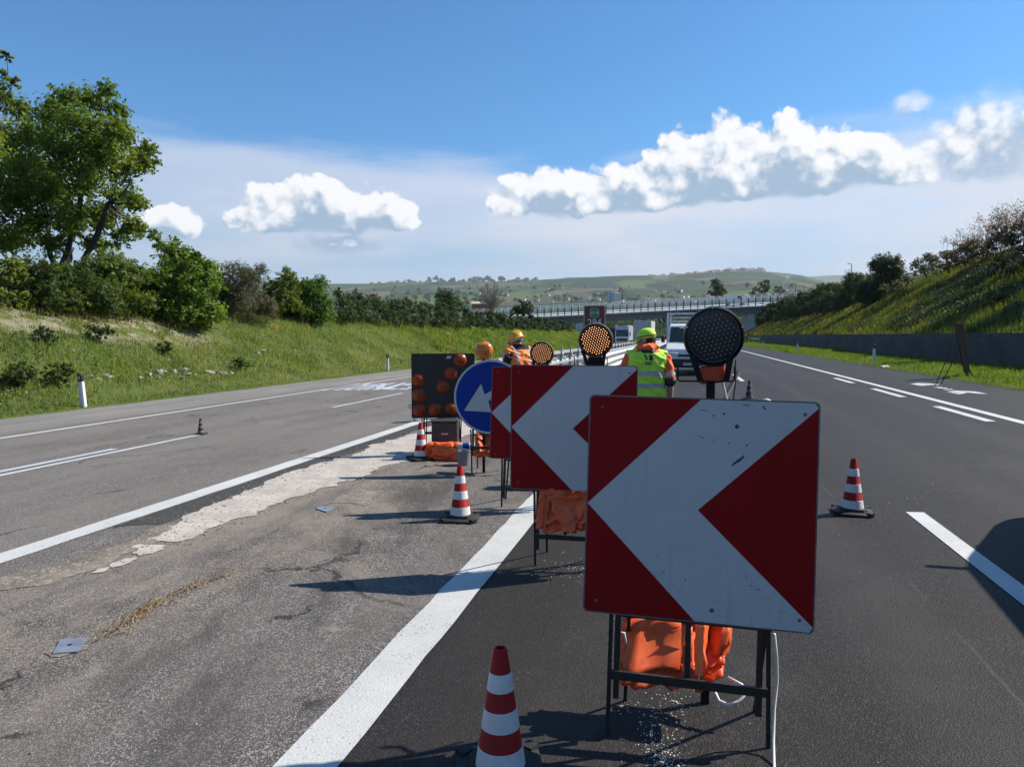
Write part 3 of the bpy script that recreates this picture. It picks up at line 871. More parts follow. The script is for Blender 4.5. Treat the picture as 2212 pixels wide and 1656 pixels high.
mb = MB(); mb.tube([T5 @ Vector(p) for p in ((-.44, -.005, -.27), (-.475, -.01, -.25), (-.475, -.01, -.30), (-.44, -.005, -.31))], .006, 6); mb.build('handle', M_black, board)
# white plastic drum under the board and its dark battery cabinet
pd = at(905, 916, 14.0)
drum = empty('plastic_canister', to_ground(pd), 0, 'pale plastic canister on the ground beyond the left edge of the arrow board', 'canister')
MB().lathe([(.10, 0), (.115, .02), (.115, .36), (.10, .39), (.05, .41)], 20).build('body', M_conewhite, drum, True)
MB().lathe([(.045, .41), (.045, .45), (.03, .455)], 16).build('cap', M_black, drum, True)
pc = to_ground(at(962, 985, 10.0))
cab = empty('battery_cabinet', pc, RAD(14), 'dark grey battery cabinet standing under the arrow board', 'cabinet')
M_cab = pm('cabinet_grey', (.050, .048, .046), .6, .1, var=.2, scale=8, dirt=.15, dirtc=(.10, .085, .07))
MB().cham((0, 0, .26), (.36, .26, .48), .015).build('body', M_cab, cab)
MB().cham((0, 0, .51), (.38, .28, .024), .008).build('lid', M_cab, cab)
MB().box((.0, -.134, .34), (.09, .012, .02)).build('latch', M_galv, cab)

# warning lamps
def warning_lamp(label, px, py, depth, R, yaw, tilt, on, post_to, rim, style='led', box=True, spacing=.0200, dotr=.0034, case=None):
    Cc = at(px, py, depth); base = post_to
    root = empty('warning_lamp', base, 0, label, 'warning lamp', 'round warning lamps on the signs')
    Lm = Matrix.Translation(Cc - base) @ Matrix.Rotation(RAD(yaw), 4, 'Z') @ Matrix.Rotation(RAD(90 + tilt), 4, 'X')   # local +z faces the camera side
    case = case or rim
    if style == 'led':
        MB().lathe([(R*.62, -.075), (R*.86, -.055), (R*.99, -.028), (R*1.0, -.004)], 40, Lm).build('housing', case, root, True)
        MB().lathe([(R*1.0, -.008), (R*1.015, .0), (R*1.0, .012), (R*.95, .016), (R*.925, .010), (R*.915, .003)], 48, Lm, False).build('rim', rim, root, True)
        mb = MB(); mb.lathe([(R*.885, .002), (R*.885, .006), (R*.86, .011), (R*.845, .007)], 48, Lm, False); mb.build('inner_ring', rim if on else pm('lamp_ring_grey', (.16, .165, .17), .4, var=.2, scale=10), root, True)
        MB().lathe([(R*.93, .0015), (R*.85, .004), (R*.4, .007), (.001, .008)], 40, Lm).build('lens', M_leddark if on else pm('lens_smoke', (.026, .027, .029), .35, var=.25, scale=12), root, True)
        mb = MB(); k = 0
        nrow = int(R*.80/(spacing*.866)) + 1
        for j in range(-nrow, nrow + 1):
            for i in range(-nrow - 1, nrow + 2):
                x = (i + .5*(j % 2))*spacing; z = j*spacing*.866
                ca, sa = math.cos(.26), math.sin(.26); x, z = x*ca - z*sa, x*sa + z*ca
                if x*x + z*z < (R*.80)**2:
                    M2 = Lm @ Matrix.Translation(Vector((x, z, .0072)))
                    mb.lathe([(dotr, 0), (dotr*.8, dotr*.6), (dotr*.3, dotr)], 6, M2)
        leds = mb.build('led_array', M_dot_on if on else M_dot_off, root, 'all'); leds['kind'] = 'stuff'
        for a in (20, 95, 160, 225, 310):
            MB().lathe([(.0045, .012), (.004, .018)], 8, Lm @ Matrix.Translation(Vector((R*.97*math.cos(RAD(a)), R*.97*math.sin(RAD(a)), 0)))).build('screw', M_galv, root)
    else:
        MB().lathe([(R*.75, -.03), (R, -.022), (R, .0), (R*.92, .03), (R*.7, .052), (R*.4, .062), (.002, .065)], 32, Lm).build('lens', M_lensamber, root, True)
        mb = MB()
        for j in range(-4, 5):
            for i in range(-4, 5):
                x, z = i*R*.21, j*R*.21
                if x*x + z*z < (R*.84)**2:
                    mb.lathe([(R*.10, 0), (R*.07, .010), (R*.02, .015)], 6, Lm @ Matrix.Translation(Vector((x, z, .062 - .034*(x*x + z*z)/(R*R)))))
        f = mb.build('lens_facets', M_lensamber, root); f['kind'] = 'stuff'
        MB().lathe([(.012, .0), (.014, .02), (.006, .03)], 10, Matrix.Translation(Cc - base + Vector((0, 0, R - .005)))).build('top_knob', M_lensamber, root, True)
    b = Cc - base
    rt = Matrix.Rotation(RAD(yaw), 3, 'Z')
    W2 = lambda x, y, z: b + rt @ Vector((x, y, z))
    for sx, dxx in ((-1, .045), (1, .0)):
        if style == 'led':
            MB().bar(W2(sx*R*(.55 if sx > 0 else .74), -.022, -R*.60), W2(sx*R*.42, -.012, -R*1.52), R*.20, .004, rt @ Vector((0, 1, 0))).build('bracket', M_rusty, root)
    if box:
        MB().cham(W2(0, .03, -R*1.28), (R*.86, .055, R*.62), .008, Matrix.Rotation(RAD(yaw + 4), 3, 'Z') @ Matrix.Rotation(RAD(-6), 3, 'Y')).build('battery_case', M_boxorange if not on else M_rusty, root)
    zt = -R*1.52 if style == 'led' else -R*.9
    MB().bar(W2(-R*.06, .012, zt + .005), Vector((W2(-R*.06, .012, 0).x, W2(-R*.06, .012, 0).y, 0.0)), .034, .024, rt @ Vector((0, 1, 0))).build('post', M_rusty, root)
    if style == 'led':
        MB().tube([W2(-R*1.20, -.02, -R*.95), W2(-R*1.20, -.02, -R*1.45), W2(-R*1.14, -.02, -R*1.5), W2(R*.62, -.02, -R*1.5), W2(R*.68, -.02, -R*1.45), W2(R*.68, -.02, -R*.98)], .004, 6).build('wire_guard', M_rusty, root)
    return root, W2
lamp1, L1 = warning_lamp('large unlit dark lamp with grey dots above the nearest chevron sign', 1541, 727, 3.13, .128, 8, 5, False, to_ground(at(1518, 1000, 3.13)), M_lampblack, case=M_lampred)
lamp2, L2 = warning_lamp('lit warning lamp with glowing amber dots in front of the kilometre sign', 1286, 735, 5.20, .124, 5, 3, True, to_ground(at(1286, 900, 5.20)), M_brass, spacing=.0185, dotr=.0031)
lamp3, L3_ = warning_lamp('small brass-rimmed lamp with pale dots beside the orange jacket worker', 1170, 763, 7.0, .116, 5, 2, True, to_ground(at(1170, 900, 7.05)), M_brass, spacing=.0200, dotr=.0030)
lamp4, L4_ = warning_lamp('bright amber faceted lamp on top of the blue round sign', 1045, 757, 8.8, .112, 10, 0, True, to_ground(at(1045, 900, 8.85)), M_lensamber, style='amber', box=False)
MB().tube([L1(.05, .05, -.20), L1(.075, .05, -.30), L1(.085, .06, -.42), L1(.07, .08, -.55)], .006, 8).build('cable', M_white_cable, lamp1)
MB().tube([L1(.10, .03, -.10), L1(.105, .04, -.2), L1(.098, .05, -.28), L1(.10, .06, -.42)], .003, 6).build('cable', M_black_cable, lamp1)
'''# wooden handle leaning behind the nearest sign
hp0, hp1 = at(1594, 802, 3.35), at(1560, 870, 3.30)
hd = (hp1 - hp0).normalized(); hl = (hp1.z - road_z(hp1.x))/-hd.z
hb = hp1 + hd*hl
stick = empty('tool_handle', hb, 0, 'pale wooden tool handle leaning behind the nearest chevron sign', 'handle')
MB().tube([Vector((0, 0, 0)), (hp0 - hb)*.97, hp0 - hb], [.011, .010, .008], 10).build('shaft', pm('pale_wood', (.40, .33, .25), .7, var=.2, scale=14), stick, True)
MB().lathe([(.016, 0), (.016, .05), (.013, .06)], 10, Matrix.Translation(Vector((0, 0, .0)))).build('ferrule', M_galv, stick, True)
'''
MB().tube([hp - to_ground(at(1518, 1000, 3.13)) for hp in (at(1594, 802, 3.30), at(1591, 808, 3.30), at(1556, 878, 3.27), at(1512, 965, 3.18))], [.009, .011, .010, .010], 10).build('stay_rod', pm('pale_rod', (.30, .27, .24), .6, var=.2, scale=14), lamp1, True)

# traffic cones
def make_cone(loc, label, h=.50, rz=0.0, dark=False, group='traffic cones round the work zone', tilt=0):
    root = empty('traffic_cone', loc, rz, label, 'traffic cone', group)
    s = h/.50
    red = pm('cone_dark', (.028, .011, .010), .7, var=.4, scale=12, spec=.2) if dark else M_conered
    wht = pm('cone_band_grey', (.10, .10, .105), .6, var=.3, scale=14) if dark else M_conewhite
    r0, r1, zb = .094*s, .026*s, .05*s
    prof = lambda z: r0 + (r1 - r0)*(z - zb)/(h - zb)
    MB().lathe([(prof(zb) + .012*s, zb - .012*s), (prof(zb), zb), (r1, h - .006*s), (r1*.85, h), (r1*.7, h), (r1*.65, h - .02*s)], 32).build('body', red, root, True)
    for t0, t1 in ((.20, .345), (.505, .665), (.83, .985)):
        z1, z0 = h - t0*(h - zb), h - t1*(h - zb); e = .0018*s
        MB().lathe([(prof(z0) + e*.3, z0 - .001), (prof(z0) + e, z0), (prof(z1) + e, z1), (prof(z1) + e*.3, z1 + .001)], 32, None, False).build('band', wht, root, True)
    b = .165*s
    mb = MB(); oc8 = [(b, b*.72), (b*.72, b), (-b*.72, b), (-b, b*.72), (-b, -b*.72), (-b*.72, -b), (b*.72, -b), (b, -b*.72)]
    rings = [[Vector((x, y, 0)) for x, y in oc8], [Vector((x, y, .022*s)) for x, y in oc8], [Vector((x*.95, y*.95, .028*s)) for x, y in oc8], [Vector((x*.70, y*.70, .034*s)) for x, y in oc8], [Vector((x*.66, y*.66, .055*s)) for x, y in oc8]]
    mb.loft(rings)
    for sx, sy in ((1, 1), (1, -1), (-1, 1), (-1, -1)):
        mb.box((sx*b*.80, sy*b*.80, .030*s), (.05*s, .05*s, .020*s), Matrix.Rotation(RAD(45), 3, 'Z'))
    mb.build('base', M_rubber, root, True)
    return root
def gz(x, y):
    return Vector((x, y, road_z(x) + .001))
make_cone(gz(-.65, 2.56), 'nearest traffic cone, at the bottom edge beside the wide white line', rz=.35)
make_cone(gz(-1.97, 6.27), 'scuffed traffic cone standing beside the wide white line', rz=.15)
make_cone(gz(-3.43, 9.15), 'traffic cone on the pale gutter below the arrow board', rz=.7)
make_cone(gz(1.52, 7.01), 'traffic cone alone on the dark right lane', rz=-.1)
make_cone(Vector((at(1618, 825, 18.0).x, at(1618, 825, 18).y, road_z(1.6))), 'far dark traffic cone showing above the nearest chevron sign', rz=.3, dark=True)
make_cone(gz(-8.36, 11.2), 'small dark cone on the lane line of the left carriageway', h=.29, rz=.2, dark=True)

# orange ballast bags
def bag(name, label, c, size, rz, seed, wrinkle=.05, lean=0.0, fold=0.0, strap=None, sag=.12, slant=0.0):
    root = empty(name, c, rz, label, 'sandbag', 'orange ballast bags')
    n, m2 = 72, 48; V = []; F = []
    e = .42
    sp = lambda w: math.copysign(abs(w)**e, w)
    for j in range(m2 + 1):
        v = -math.pi/2 + math.pi*j/m2
        for i in range(n):
            u = 2*math.pi*i/n
            x = sp(math.cos(v))*sp(math.cos(u)); y = sp(math.cos(v))*sp(math.sin(u)); z = sp(math.sin(v))
            q0 = Vector((x*size[0]/2, y*size[1]/2*(1 - sag*z), z*size[2]/2))
            w = .55 - 1.1*(1 - abs(noise.noise(Vector((q0.x*9 + seed, q0.y*7, q0.z*5 + q0.x*6)))))**5 - .8*(1 - abs(noise.noise(Vector((q0.x*16 - q0.z*9, q0.y*12 + seed, q0.z*14)))))**6 + .22*noise.noise(q0*34) + .3*noise.noise(q0*6 + Vector((seed, 1, 0)))
            q0 += Vector((x, y*1.4, z*.6))*wrinkle*.72*w*min(size)
            q0.x += lean*q0.z; q0.y += fold*abs(q0.x) + slant*q0.z
            V.append(q0)
    for j in range(m2):
        for i in range(n):
            F.append((j*n + i, j*n + (i + 1) % n, (j + 1)*n + (i + 1) % n, (j + 1)*n + i))
    mb = MB(); mb.add(V, F); mb.build('sack', M_bag, root, 'all')
    if strap:
        mb = MB()
        for (x0, x1) in strap:
            rings = []
            for k in range(28):
                a = 2*math.pi*k/28
                ca, sa = sp(math.cos(a)), sp(math.sin(a))
                rings.append([Vector((x + lean*sa*size[2]*.5, ca*(size[1]/2*1.06 + .006) + slant*sa*size[2]*.5, sa*(size[2]/2*1.01 + .004))) for x in (x0, x1)])
            for k in range(28):
                a, b = rings[k], rings[(k + 1) % 28]
                mb.poly([a[0], a[1], b[1], b[0]])
        mb.build('strap', pm('strap_orange', (.50, .10, .03), .7, var=.25, scale=50), root)
    return root
b1 = at(1432, 1380, 3.16)
bag('ballast_bag', 'fat orange ballast bag hanging in the nearest easel', b1, (.39, .16, .30), RAD(2), 1.3, .34, .03, strap=((.13, .165),), slant=.62)
b1b = at(1538, 1378, 3.22)
bag('ballast_bag', 'creased orange bag end flap right of the nearest easel strut', b1b, (.15, .10, .28), RAD(-12), 7.7, .42, .05, slant=.62)
b2 = at(1222, 1098, 5.16)
bag('ballast_bag', 'crumpled orange ballast bag under the middle chevron sign', b2, (.38, .14, .28), RAD(3), 4.1, .46, .05, strap=((-.14, -.12),), slant=.6)
b3 = ground_at(962, 992)
bag('ballast_bag', 'long orange ballast bag lying on the ground below the arrow board', b3 + Vector((0, 0, .115)), (.56, .26, .235), RAD(8), 9.9, .24, strap=((.17, .19),))
b4 = at(1050, 958, 8.9)
bag('ballast_bag', 'orange ballast bag hanging behind the blue round sign', b4, (.26, .14, .30), RAD(10), 12.2, .40, slant=.55)
# bag ropes and cables
cb = MB(); P0 = at(1672, 1368, 2.86)
cb.tube([P0, at(1677, 1420, 2.9), at(1678, 1470, 2.92), at(1672, 1530, 2.90), at(1670, 1600, 2.84), at(1672, 1680, 2.72), gz(at(1674, 1700, 2.66).x, at(1674, 1700, 2.66).y) + Vector((0, 0, .006)), gz(.36, 2.2) + Vector((0, 0, .006)), gz(.5, 1.6) + Vector((0, 0, .006))], .0055, 8)
tag(cb.build('cable', M_white_cable, smooth='all'), 'white cable hanging down right of the nearest easel', 'cable')
cb = MB()
pts = [at(1572, 1462, 3.10), at(1602, 1478, 3.06), at(1608, 1498, 3.04), at(1596, 1514, 3.03), at(1572, 1521, 3.03), at(1552, 1512, 3.05), at(1543, 1492, 3.08), at(1543, 1470, 3.12)]
cb.tube(pts, .007, 8)
tag(cb.build('rope_loop', M_white_cable, smooth='all'), 'white rope loop dangling below the fat orange bag', 'rope')
cb = MB(); cb.tube([at(1346, 1345, 3.1), at(1332, 1330, 3.1), at(1318, 1345, 3.1), at(1316, 1356, 3.1), at(1330, 1362, 3.1), at(1348, 1366, 3.1), at(1352, 1390, 3.1)], .005, 6)
tag(cb.build('rope_loop', M_white_cable, smooth='all'), 'short white rope end at the left of the nearest easel', 'rope')

# white bucket with bottles beneath the blue sign
bk = ground_at(1002, 1004)
buck = empty('bucket', bk, 0, 'pale bucket behind the legs of the blue round sign', 'bucket')
MB().lathe([(.075, 0), (.098, .18), (.104, .185), (.104, .195), (.092, .195), (.07, .02)], 24).build('body', pm('bucket_grey', (.20, .21, .23), .5, var=.1, scale=8), buck, True)
MB().tube([Vector((-.10, 0, .18)), Vector((-.08, -.05, .21)), Vector((0, -.07, .22)), Vector((.08, -.05, .21)), Vector((.10, 0, .18))], .004, 6).build('handle', M_galv, buck)
bt = empty('paper_roll', bk + Vector((.02, .02, .245)), .3, 'white and blue roll lying across the bucket', 'roll')
MB().lathe([(.0, -.11), (.04, -.11), (.045, -.10), (.045, .10), (.04, .11), (.0, .11)], 20, Matrix.Rotation(RAD(90), 4, 'Y')).build('roll', M_white, bt, True)
MB().lathe([(.0465, -.04), (.0465, .04)], 20, Matrix.Rotation(RAD(90), 4, 'Y'), False).build('blue_wrap', M_blue, bt, True)

# steel plates set in the median
M_steel = pm('steel_plate', (.33, .36, .41), .42, .6, var=.15, scale=9)
def plate(label, pts):
    P = [ground_at(*p) for p in pts]; c = sum(P, Vector())/len(P); c.z = road_z(c.x) + .004
    r = empty('steel_plate', c, 0, label, 'steel plate', 'steel plates in the median')
    mb = MB(); mb.prism([(p.x - c.x, p.y - c.y) for p in P], .007); mb.build('plate', M_steel, r)
    MB().lathe([(.012, .0075), (.012, .0085), (.002, .0085)], 12).build('bolt_hole', M_black, r)
plate('grey steel plate beside the dry straw on the median', cp([(325, 975), (475, 963), (420, 1042), (284, 1052)], 0, 1150, 2.159)[::-1])
plate('small steel plate near the cone beside the wide white line', cp([(1700, 265), (1740, 254), (1812, 262), (1762, 284)], 0, 1150, 2.159)[::-1])

# dry straw along the median
def straw():
    ctr = [ground_at(*p) for p in ((195, 1390), (235, 1372), (300, 1330), (340, 1300), (400, 1278), (430, 1262), (490, 1240))]
    dens = [.6, .05, 2.2, 1.0, .5, 1.5, .1]
    V = []; tint = []
    for i in range(len(ctr) - 1):
        a, b = ctr[i], ctr[i + 1]
        for k in range(int(60*(dens[i] + dens[i + 1])/2*(b - a).length/.2)):
            t = rnd.random(); p = a.lerp(b, t) + Vector((rnd.gauss(0, .024 + .02*(i % 2)), rnd.gauss(0, .035), 0))
            L = rnd.uniform(.02, .085); an = math.atan2(b.y - a.y, b.x - a.x) + rnd.gauss(0, .55); cx = rnd.gauss(0, .25)
            z0 = road_z(p.x) + .006 + abs(rnd.gauss(0, .010)); w = rnd.uniform(.0012, .0032)
            col = rnd.choice(((.28, .19, .10), (.17, .10, .05), (.10, .06, .035), (.36, .28, .17)))
            q0 = p + Vector((-math.cos(an)*L/2, -math.sin(an)*L/2, 0)); 
            for sgm in range(2):
                a2 = an + (sgm - .5)*cx
                q1 = q0 + Vector((math.cos(a2)*L/2, math.sin(a2)*L/2, 0)); nrm = Vector((-math.sin(a2), math.cos(a2), 0))*w
                za, zb = (z0, z0 + .008) if sgm == 0 else (z0 + .008, z0 + rnd.uniform(0, .02))
                V += [(q0.x - nrm.x, q0.y - nrm.y, za), (q0.x + nrm.x, q0.y + nrm.y, za), (q1.x + nrm.x, q1.y + nrm.y, zb + .001), (q1.x - nrm.x, q1.y - nrm.y, zb + .001)]
                tint.append(col); q0 = q1
    o = np_mesh('dry_straw', np.array(V), 4, leaf_mat('straw', .15, .7), np.array(tint))
    tag(o, 'dry straw caught along the median', 'straw', kind='stuff')
straw()
# loose grit: real stones on the old asphalt, white chips near the easels
def grit(name, label, items, mat):
    V = []
    for (x, y, r, z) in items:
        a = rnd.random()*6.28; P = []
        for k in range(4):
            P.append(Vector((x + r*rnd.uniform(.6, 1.2)*math.cos(a + k*1.57), y + r*rnd.uniform(.6, 1.2)*math.sin(a + k*1.57), z)))
        tp = Vector((x + rnd.gauss(0, r*.2), y, z + r*rnd.uniform(.5, 1.0)))
        for k in range(4):
            V += [P[k], P[(k + 1) % 4], tp]
    o = np_mesh(name, np.array([tuple(v) for v in V]), 3, mat); tag(o, label, 'grit', kind='stuff')
it = []
for _ in range(5200):
    y = 1.6 + 12*rnd.random()**1.6; x = rnd.uniform(-4.7, -1.6)
    if noise.noise(Vector((x*.9, y*.5, 0))) + .35*rnd.random() > .08:
        it.append((x, y, abs(rnd.gauss(0, .0035)) + .0018, road_z(x) + .001))
for _ in range(1500):
    y = 4.9 + 9*rnd.random()**1.4; sd = rnd.choice((1, 2)); x = lerp_tab(y, [(t[0], t[sd]) for t in GL]) + rnd.gauss(0, .07)
    it.append((x, y, abs(rnd.gauss(0, .006)) + .003, road_z(x) + .004))
grit('loose_grit', 'loose grey grit scattered over the median', it, pm('grit_stone', (.20, .185, .165), .9, var=.7, scale=60))
it = []
for (px, py, n, sx, sy) in ((1420, 1590, 220, 22, 50), (1460, 1520, 60, 20, 20), (1440, 1640, 160, 22, 20), (1345, 1530, 25, 14, 8), (1205, 1225, 60, 30, 14), (1255, 1235, 90, 26, 12), (930, 1500, 2, 3, 3), (1990, 1060, 40, 60, 30), (1900, 1090, 30, 40, 25)):
    for _ in range(n):
        gq = ground_at(px + rnd.gauss(0, sx), py + rnd.gauss(0, sy)); it.append((gq.x, gq.y, abs(rnd.gauss(0, .0026)) + .0012, road_z(gq.x) + .001))
for _ in range(420):
    y = 1.8 + 9*rnd.random()**1.5; x = rnd.uniform(-1.2, 4.5); it.append((x, y, abs(rnd.gauss(0, .0016)) + .0009, road_z(x) + .001))
grit('white_chips', 'white paint chips scattered on the dark asphalt', it, pm('white_chip', (.62, .58, .52), .8, var=.3, scale=60))

# ------------------------------------------------------------------ barriers, posts, wall, bridge
M_rail = pm('guardrail_steel', (.56, .57, .57), .42, .45, var=.12, scale=5, dirt=.12, dirtc=(.33, .31, .28))
M_railpost = pm('guardrail_post', (.30, .32, .34), .55, .4, var=.2, scale=7)
def wave(n, z0, z1, amp, off):
    pts = []
    for k in range(n*8 + 1):
        t = k/(n*8); pts.append((off + amp*(.5 - .5*math.cos(2*math.pi*n*t)), z0 + (z1 - z0)*t))
    return pts
def beam_mesh(prof, L, mat, name='beam', parent=None):
    mb = MB(); n = len(prof); V = []
    for y in (0, L):
        V += [(x, y, z) for x, z in prof] + [(x - (.004 if prof[n//2][0] >= 0 else -.004), y, z) for x, z in prof]
    F = []
    for k in range(n - 1):
        F += [(k, k + 1, 2*n + k + 1, 2*n + k), (n + k + 1, n + k, 3*n + k, 3*n + k + 1)]
    mb.add(V, F)
    return mb.build(name, mat, parent, 'all')
# right face of the median barrier: triple wave beams
gr = empty('guardrail', (-2.35, 19, road_z(-2.35)), 0, 'tall triple wave guardrail along the right of the median', 'guardrail', 'median guardrails')
proto = None
for k in range(30):
    y0 = 19 + k*4.5
    if proto is None:
        proto = beam_mesh(wave(3, .52, 1.16, .085, 0.0), 4.49, M_rail, 'beam', gr); o = proto
    else:
        o = proto.copy(); COL.objects.link(o)
    o.location = (0, k*4.5, .003 if k % 2 else 0)
pp = None
for k in range(56):
    if pp is None:
        mb = MB(); mb.box((-.06, 0, .58), (.08, .05, 1.16)); mb.box((-.012, 0, .85), (.03, .07, .55)); pp = mb.build('post', M_railpost, gr); o = pp
    else:
        o = pp.copy(); COL.objects.link(o)
    o.location = (0, .25 + k*2.25, 0)
tb = None
for k in range(30):
    if tb is None:
        mb = MB(); mb.box((-.05, 2.24, 1.185), (.17, 4.48, .035)); tb = mb.build('top_plate', M_rail, gr); o = tb
    else:
        o = tb.copy(); COL.objects.link(o)
    o.location = (0, k*4.5, 0)
mb = MB(); mb.prism([(-2.6, .30), (0, .50), (0, 1.20), (-.5, 1.16), (-2.6, .55)], .006, Matrix(((0, 0, 1, .10), (1, 0, 0, 0), (0, 1, 0, 0), (0, 0, 0, 1))))
mb.build('end_terminal', M_rail, gr)
for z in (.78, 1.02):
    MB().cham((.14, -.12, z), (.05, .03, .055), .006).build('reflector', M_boxorange, gr)
MB().bar((.13, -.12, .68), (.13, -.12, 1.12), .014, .014).build('reflector_bracket', M_railpost, gr)
# left face: tall posts, spacers, double rails
gl = empty('guardrail', (-4.02, 15.5, road_z(-4.02)), 0, 'guardrail with tall posts along the left of the median', 'guardrail', 'median guardrails')
proto = None
for zz in (.50, .92):
    for k in range(31):
        if proto is None:
            proto = beam_mesh([(-x, z) for x, z in wave(2, -.15, .15, .08, 0.0)], 4.49, M_rail, 'beam', gl); o = proto
        else:
            o = proto.copy(); COL.objects.link(o)
        o.location = (-.06, k*4.5, zz + (.003 if k % 2 else 0))
mb0 = None
for k in range(68):
    if mb0 is None:
        mb = MB(); mb.box((.05, 0, .64), (.09, .055, 1.28)); mb0 = mb.build('post', M_railpost, gl); o = mb0
        mb = MB(); mb.box((-.012, 0, .93), (.05, .12, .12)); mb.box((-.012, 0, .52), (.05, .12, .12)); sp0 = mb.build('spacer', M_rail, gl); s = sp0
        mb = MB(); mb.cham((.115, 0, 1.02), (.05, .10, .13), .01); mb.bar((.10, -.02, .95), (.10, .55, .80), .02, .02); br0 = mb.build('bracket', M_rail, gl); b = br0
    else:
        o = mb0.copy(); COL.objects.link(o); s = sp0.copy(); COL.objects.link(s); b = br0.copy(); COL.objects.link(b)
    o.location = s.location = b.location = (0, .4 + k*2.0, 0)
MB().box((.03, 67, 1.12), (.05, 134, .10)).build('top_rail', M_rail, gl)
MB().box((.14, 67, .80), (.03, 134, .06)).build('lower_rail', M_rail, gl)

# kilometre sign in the median
M_brown = pm('sign_brown', (.115, .022, .014), .45, var=.12, scale=6)
M_green = pm('sign_green', (.0, .16, .085), .45, var=.1, scale=6)
def text_mesh(body, size, bold=0.0, sx=1.0):
    cu = bpy.data.curves.new('text', 'FONT'); cu.body = body; cu.size = size; cu.align_x = 'CENTER'; cu.align_y = 'CENTER'
    cu.offset = bold; cu.resolution_u = 3
    ob = bpy.data.objects.new('text', cu); COL.objects.link(ob)
    bpy.context.view_layer.update()
    me = bpy.data.meshes.new_from_object(ob.evaluated_get(bpy.context.evaluated_depsgraph_get()))
    vs = [(v.co.x*sx, v.co.y) for v in me.vertices]; fs = [list(p.vertices) for p in me.polygons]
    bpy.data.objects.remove(ob); bpy.data.curves.remove(cu); bpy.data.meshes.remove(me)
    return vs, fs
def text_obj(name, body, size, M, mat, parent, bold=0.0, sx=1.0, y=-.003):
    vs, fs = text_mesh(body, size, bold, sx)
    mb = MB(); mb.add([M @ Vector((x, y, z)) for x, z in vs], fs)
    return mb.build(name, mat, parent)
dk = 20.0
kc = at(1283.5, 700, dk); ko = to_ground(kc)
km = empty('kilometre_sign', ko, 0, 'brown A14 kilometre 294 sign standing in the median', 'road sign')
KM = Matrix.Translation(kc - ko) @ Matrix.Rotation(RAD(4), 4, 'Z')
hw, hh = .30, .52
kp = MB().prism(rounded(2*hw, 2*hh, .05), .02, KM @ XZ).build('panel', M_edge, km)
MB().poly([KM @ Vector((x, -.001, z)) for x, z in rounded(2*hw - .012, 2*hh - .012, .045)]).build('white_border', M_white, kp)
MB().poly([KM @ Vector((x, -.002, z)) for x, z in rounded(2*hw - .045, 2*hh - .045, .035)]).build('brown_face', M_brown, kp)
MB().poly([KM @ Vector((x, -.003, z + .315)) for x, z in rounded(.255, .255, .07)]).build('shield_border', M_white, kp)
MB().poly([KM @ Vector((x, -.004, z + .315)) for x, z in rounded(.235, .235, .062)]).build('shield', M_green, kp)
text_obj('shield_text', 'A14', .135, KM @ Matrix.Translation(Vector((0, 0, .315))), M_white, kp, .0015, .95, -.006)
text_obj('number_text', '294', .30, KM @ Matrix.Translation(Vector((0, 0, .03))), M_white, kp, .003, .86, -.005)
MB().tube([Vector((0, .06, 0)), KM @ Vector((0, .05, .4))], .03, 12).build('post', M_galv, km, True)

# delineator posts
def delineator(x, y, label, left=True, z=None, s=1.0):
    z = ground_z(x, y, False) if z is None else z
    r = empty('delineator_post', (x, y, z - .02), RAD(rnd.uniform(-12, 12)), label, 'delineator post', 'roadside delineator posts')
    r.rotation_euler = (RAD(rnd.uniform(-1.5, 1.5)), RAD(-3.5 if y < 25 and left else rnd.uniform(-1, 1)), r.rotation_euler[2])
    w, d = .062*s, .05*s
    pr = [(-w, -d), (-w*.5, -d*1.25), (w*.5, -d*1.25), (w, -d), (w, d), (-w, d)]
    rings = [[Vector((a*k, b*k, zz)) for a, b in pr] for zz, k in ((0, 1.08), (.02, 1.08), (.74, 1.0))]
    MB().loft(rings).build('body', M_conewhite, r)
    rings = [[Vector((a*k, b*k, zz + (a*tl))) for a, b in pr] for zz, k, tl in ((.742, 1.01, 0), (.95, 1.0, -.5), (.97, .8, -.6))]
    MB().loft(rings).build('black_top', M_black, r)
    MB().box((0, -d*1.27, .85), (.035, .008, .10)).build('reflector', M_boxorange if not left else M_white, r)
delineator(-16.45, 17.0, 'leaning white delineator post with black top on the left verge', z=-.36)
delineator(-16.4, 38.5, 'white delineator post behind the arrow board on the left verge')
delineator(-16.4, 60.0, 'small far delineator post between the orange lamp and the worker')
delineator(9.0, 38.0, 'nearest delineator post in front of the concrete wall', False)
delineator(9.0, 62.0, 'second delineator post along the concrete wall', False)
delineator(9.0, 88.0, 'farthest delineator post along the concrete wall', False)

# concrete retaining wall, cast in bays
m, q, p, out = new_mat('wall_concrete')
oc = q.n('ShaderNodeTexCoord').outputs['Object']
X, Y, Z = q.sep(oc)[:3]
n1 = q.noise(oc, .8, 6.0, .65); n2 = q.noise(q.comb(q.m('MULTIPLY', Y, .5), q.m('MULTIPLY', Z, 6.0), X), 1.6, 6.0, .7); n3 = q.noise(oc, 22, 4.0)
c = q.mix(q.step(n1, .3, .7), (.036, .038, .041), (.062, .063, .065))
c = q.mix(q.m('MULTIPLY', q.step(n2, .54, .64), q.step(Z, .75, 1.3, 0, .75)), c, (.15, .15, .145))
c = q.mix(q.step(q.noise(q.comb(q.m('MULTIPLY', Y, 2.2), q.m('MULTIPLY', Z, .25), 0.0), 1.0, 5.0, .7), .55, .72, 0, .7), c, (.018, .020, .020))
q.put(p.inputs['Base Color'], c); p.inputs['Roughness'].default_value = .9; bump(q, p, q.m('ADD', n3, n1), .4, .02)
M_wall = m
wl = empty('retaining_wall', (12.4, -10, .40), 0, 'long dark concrete retaining wall below the right bank', 'wall')
b0 = None
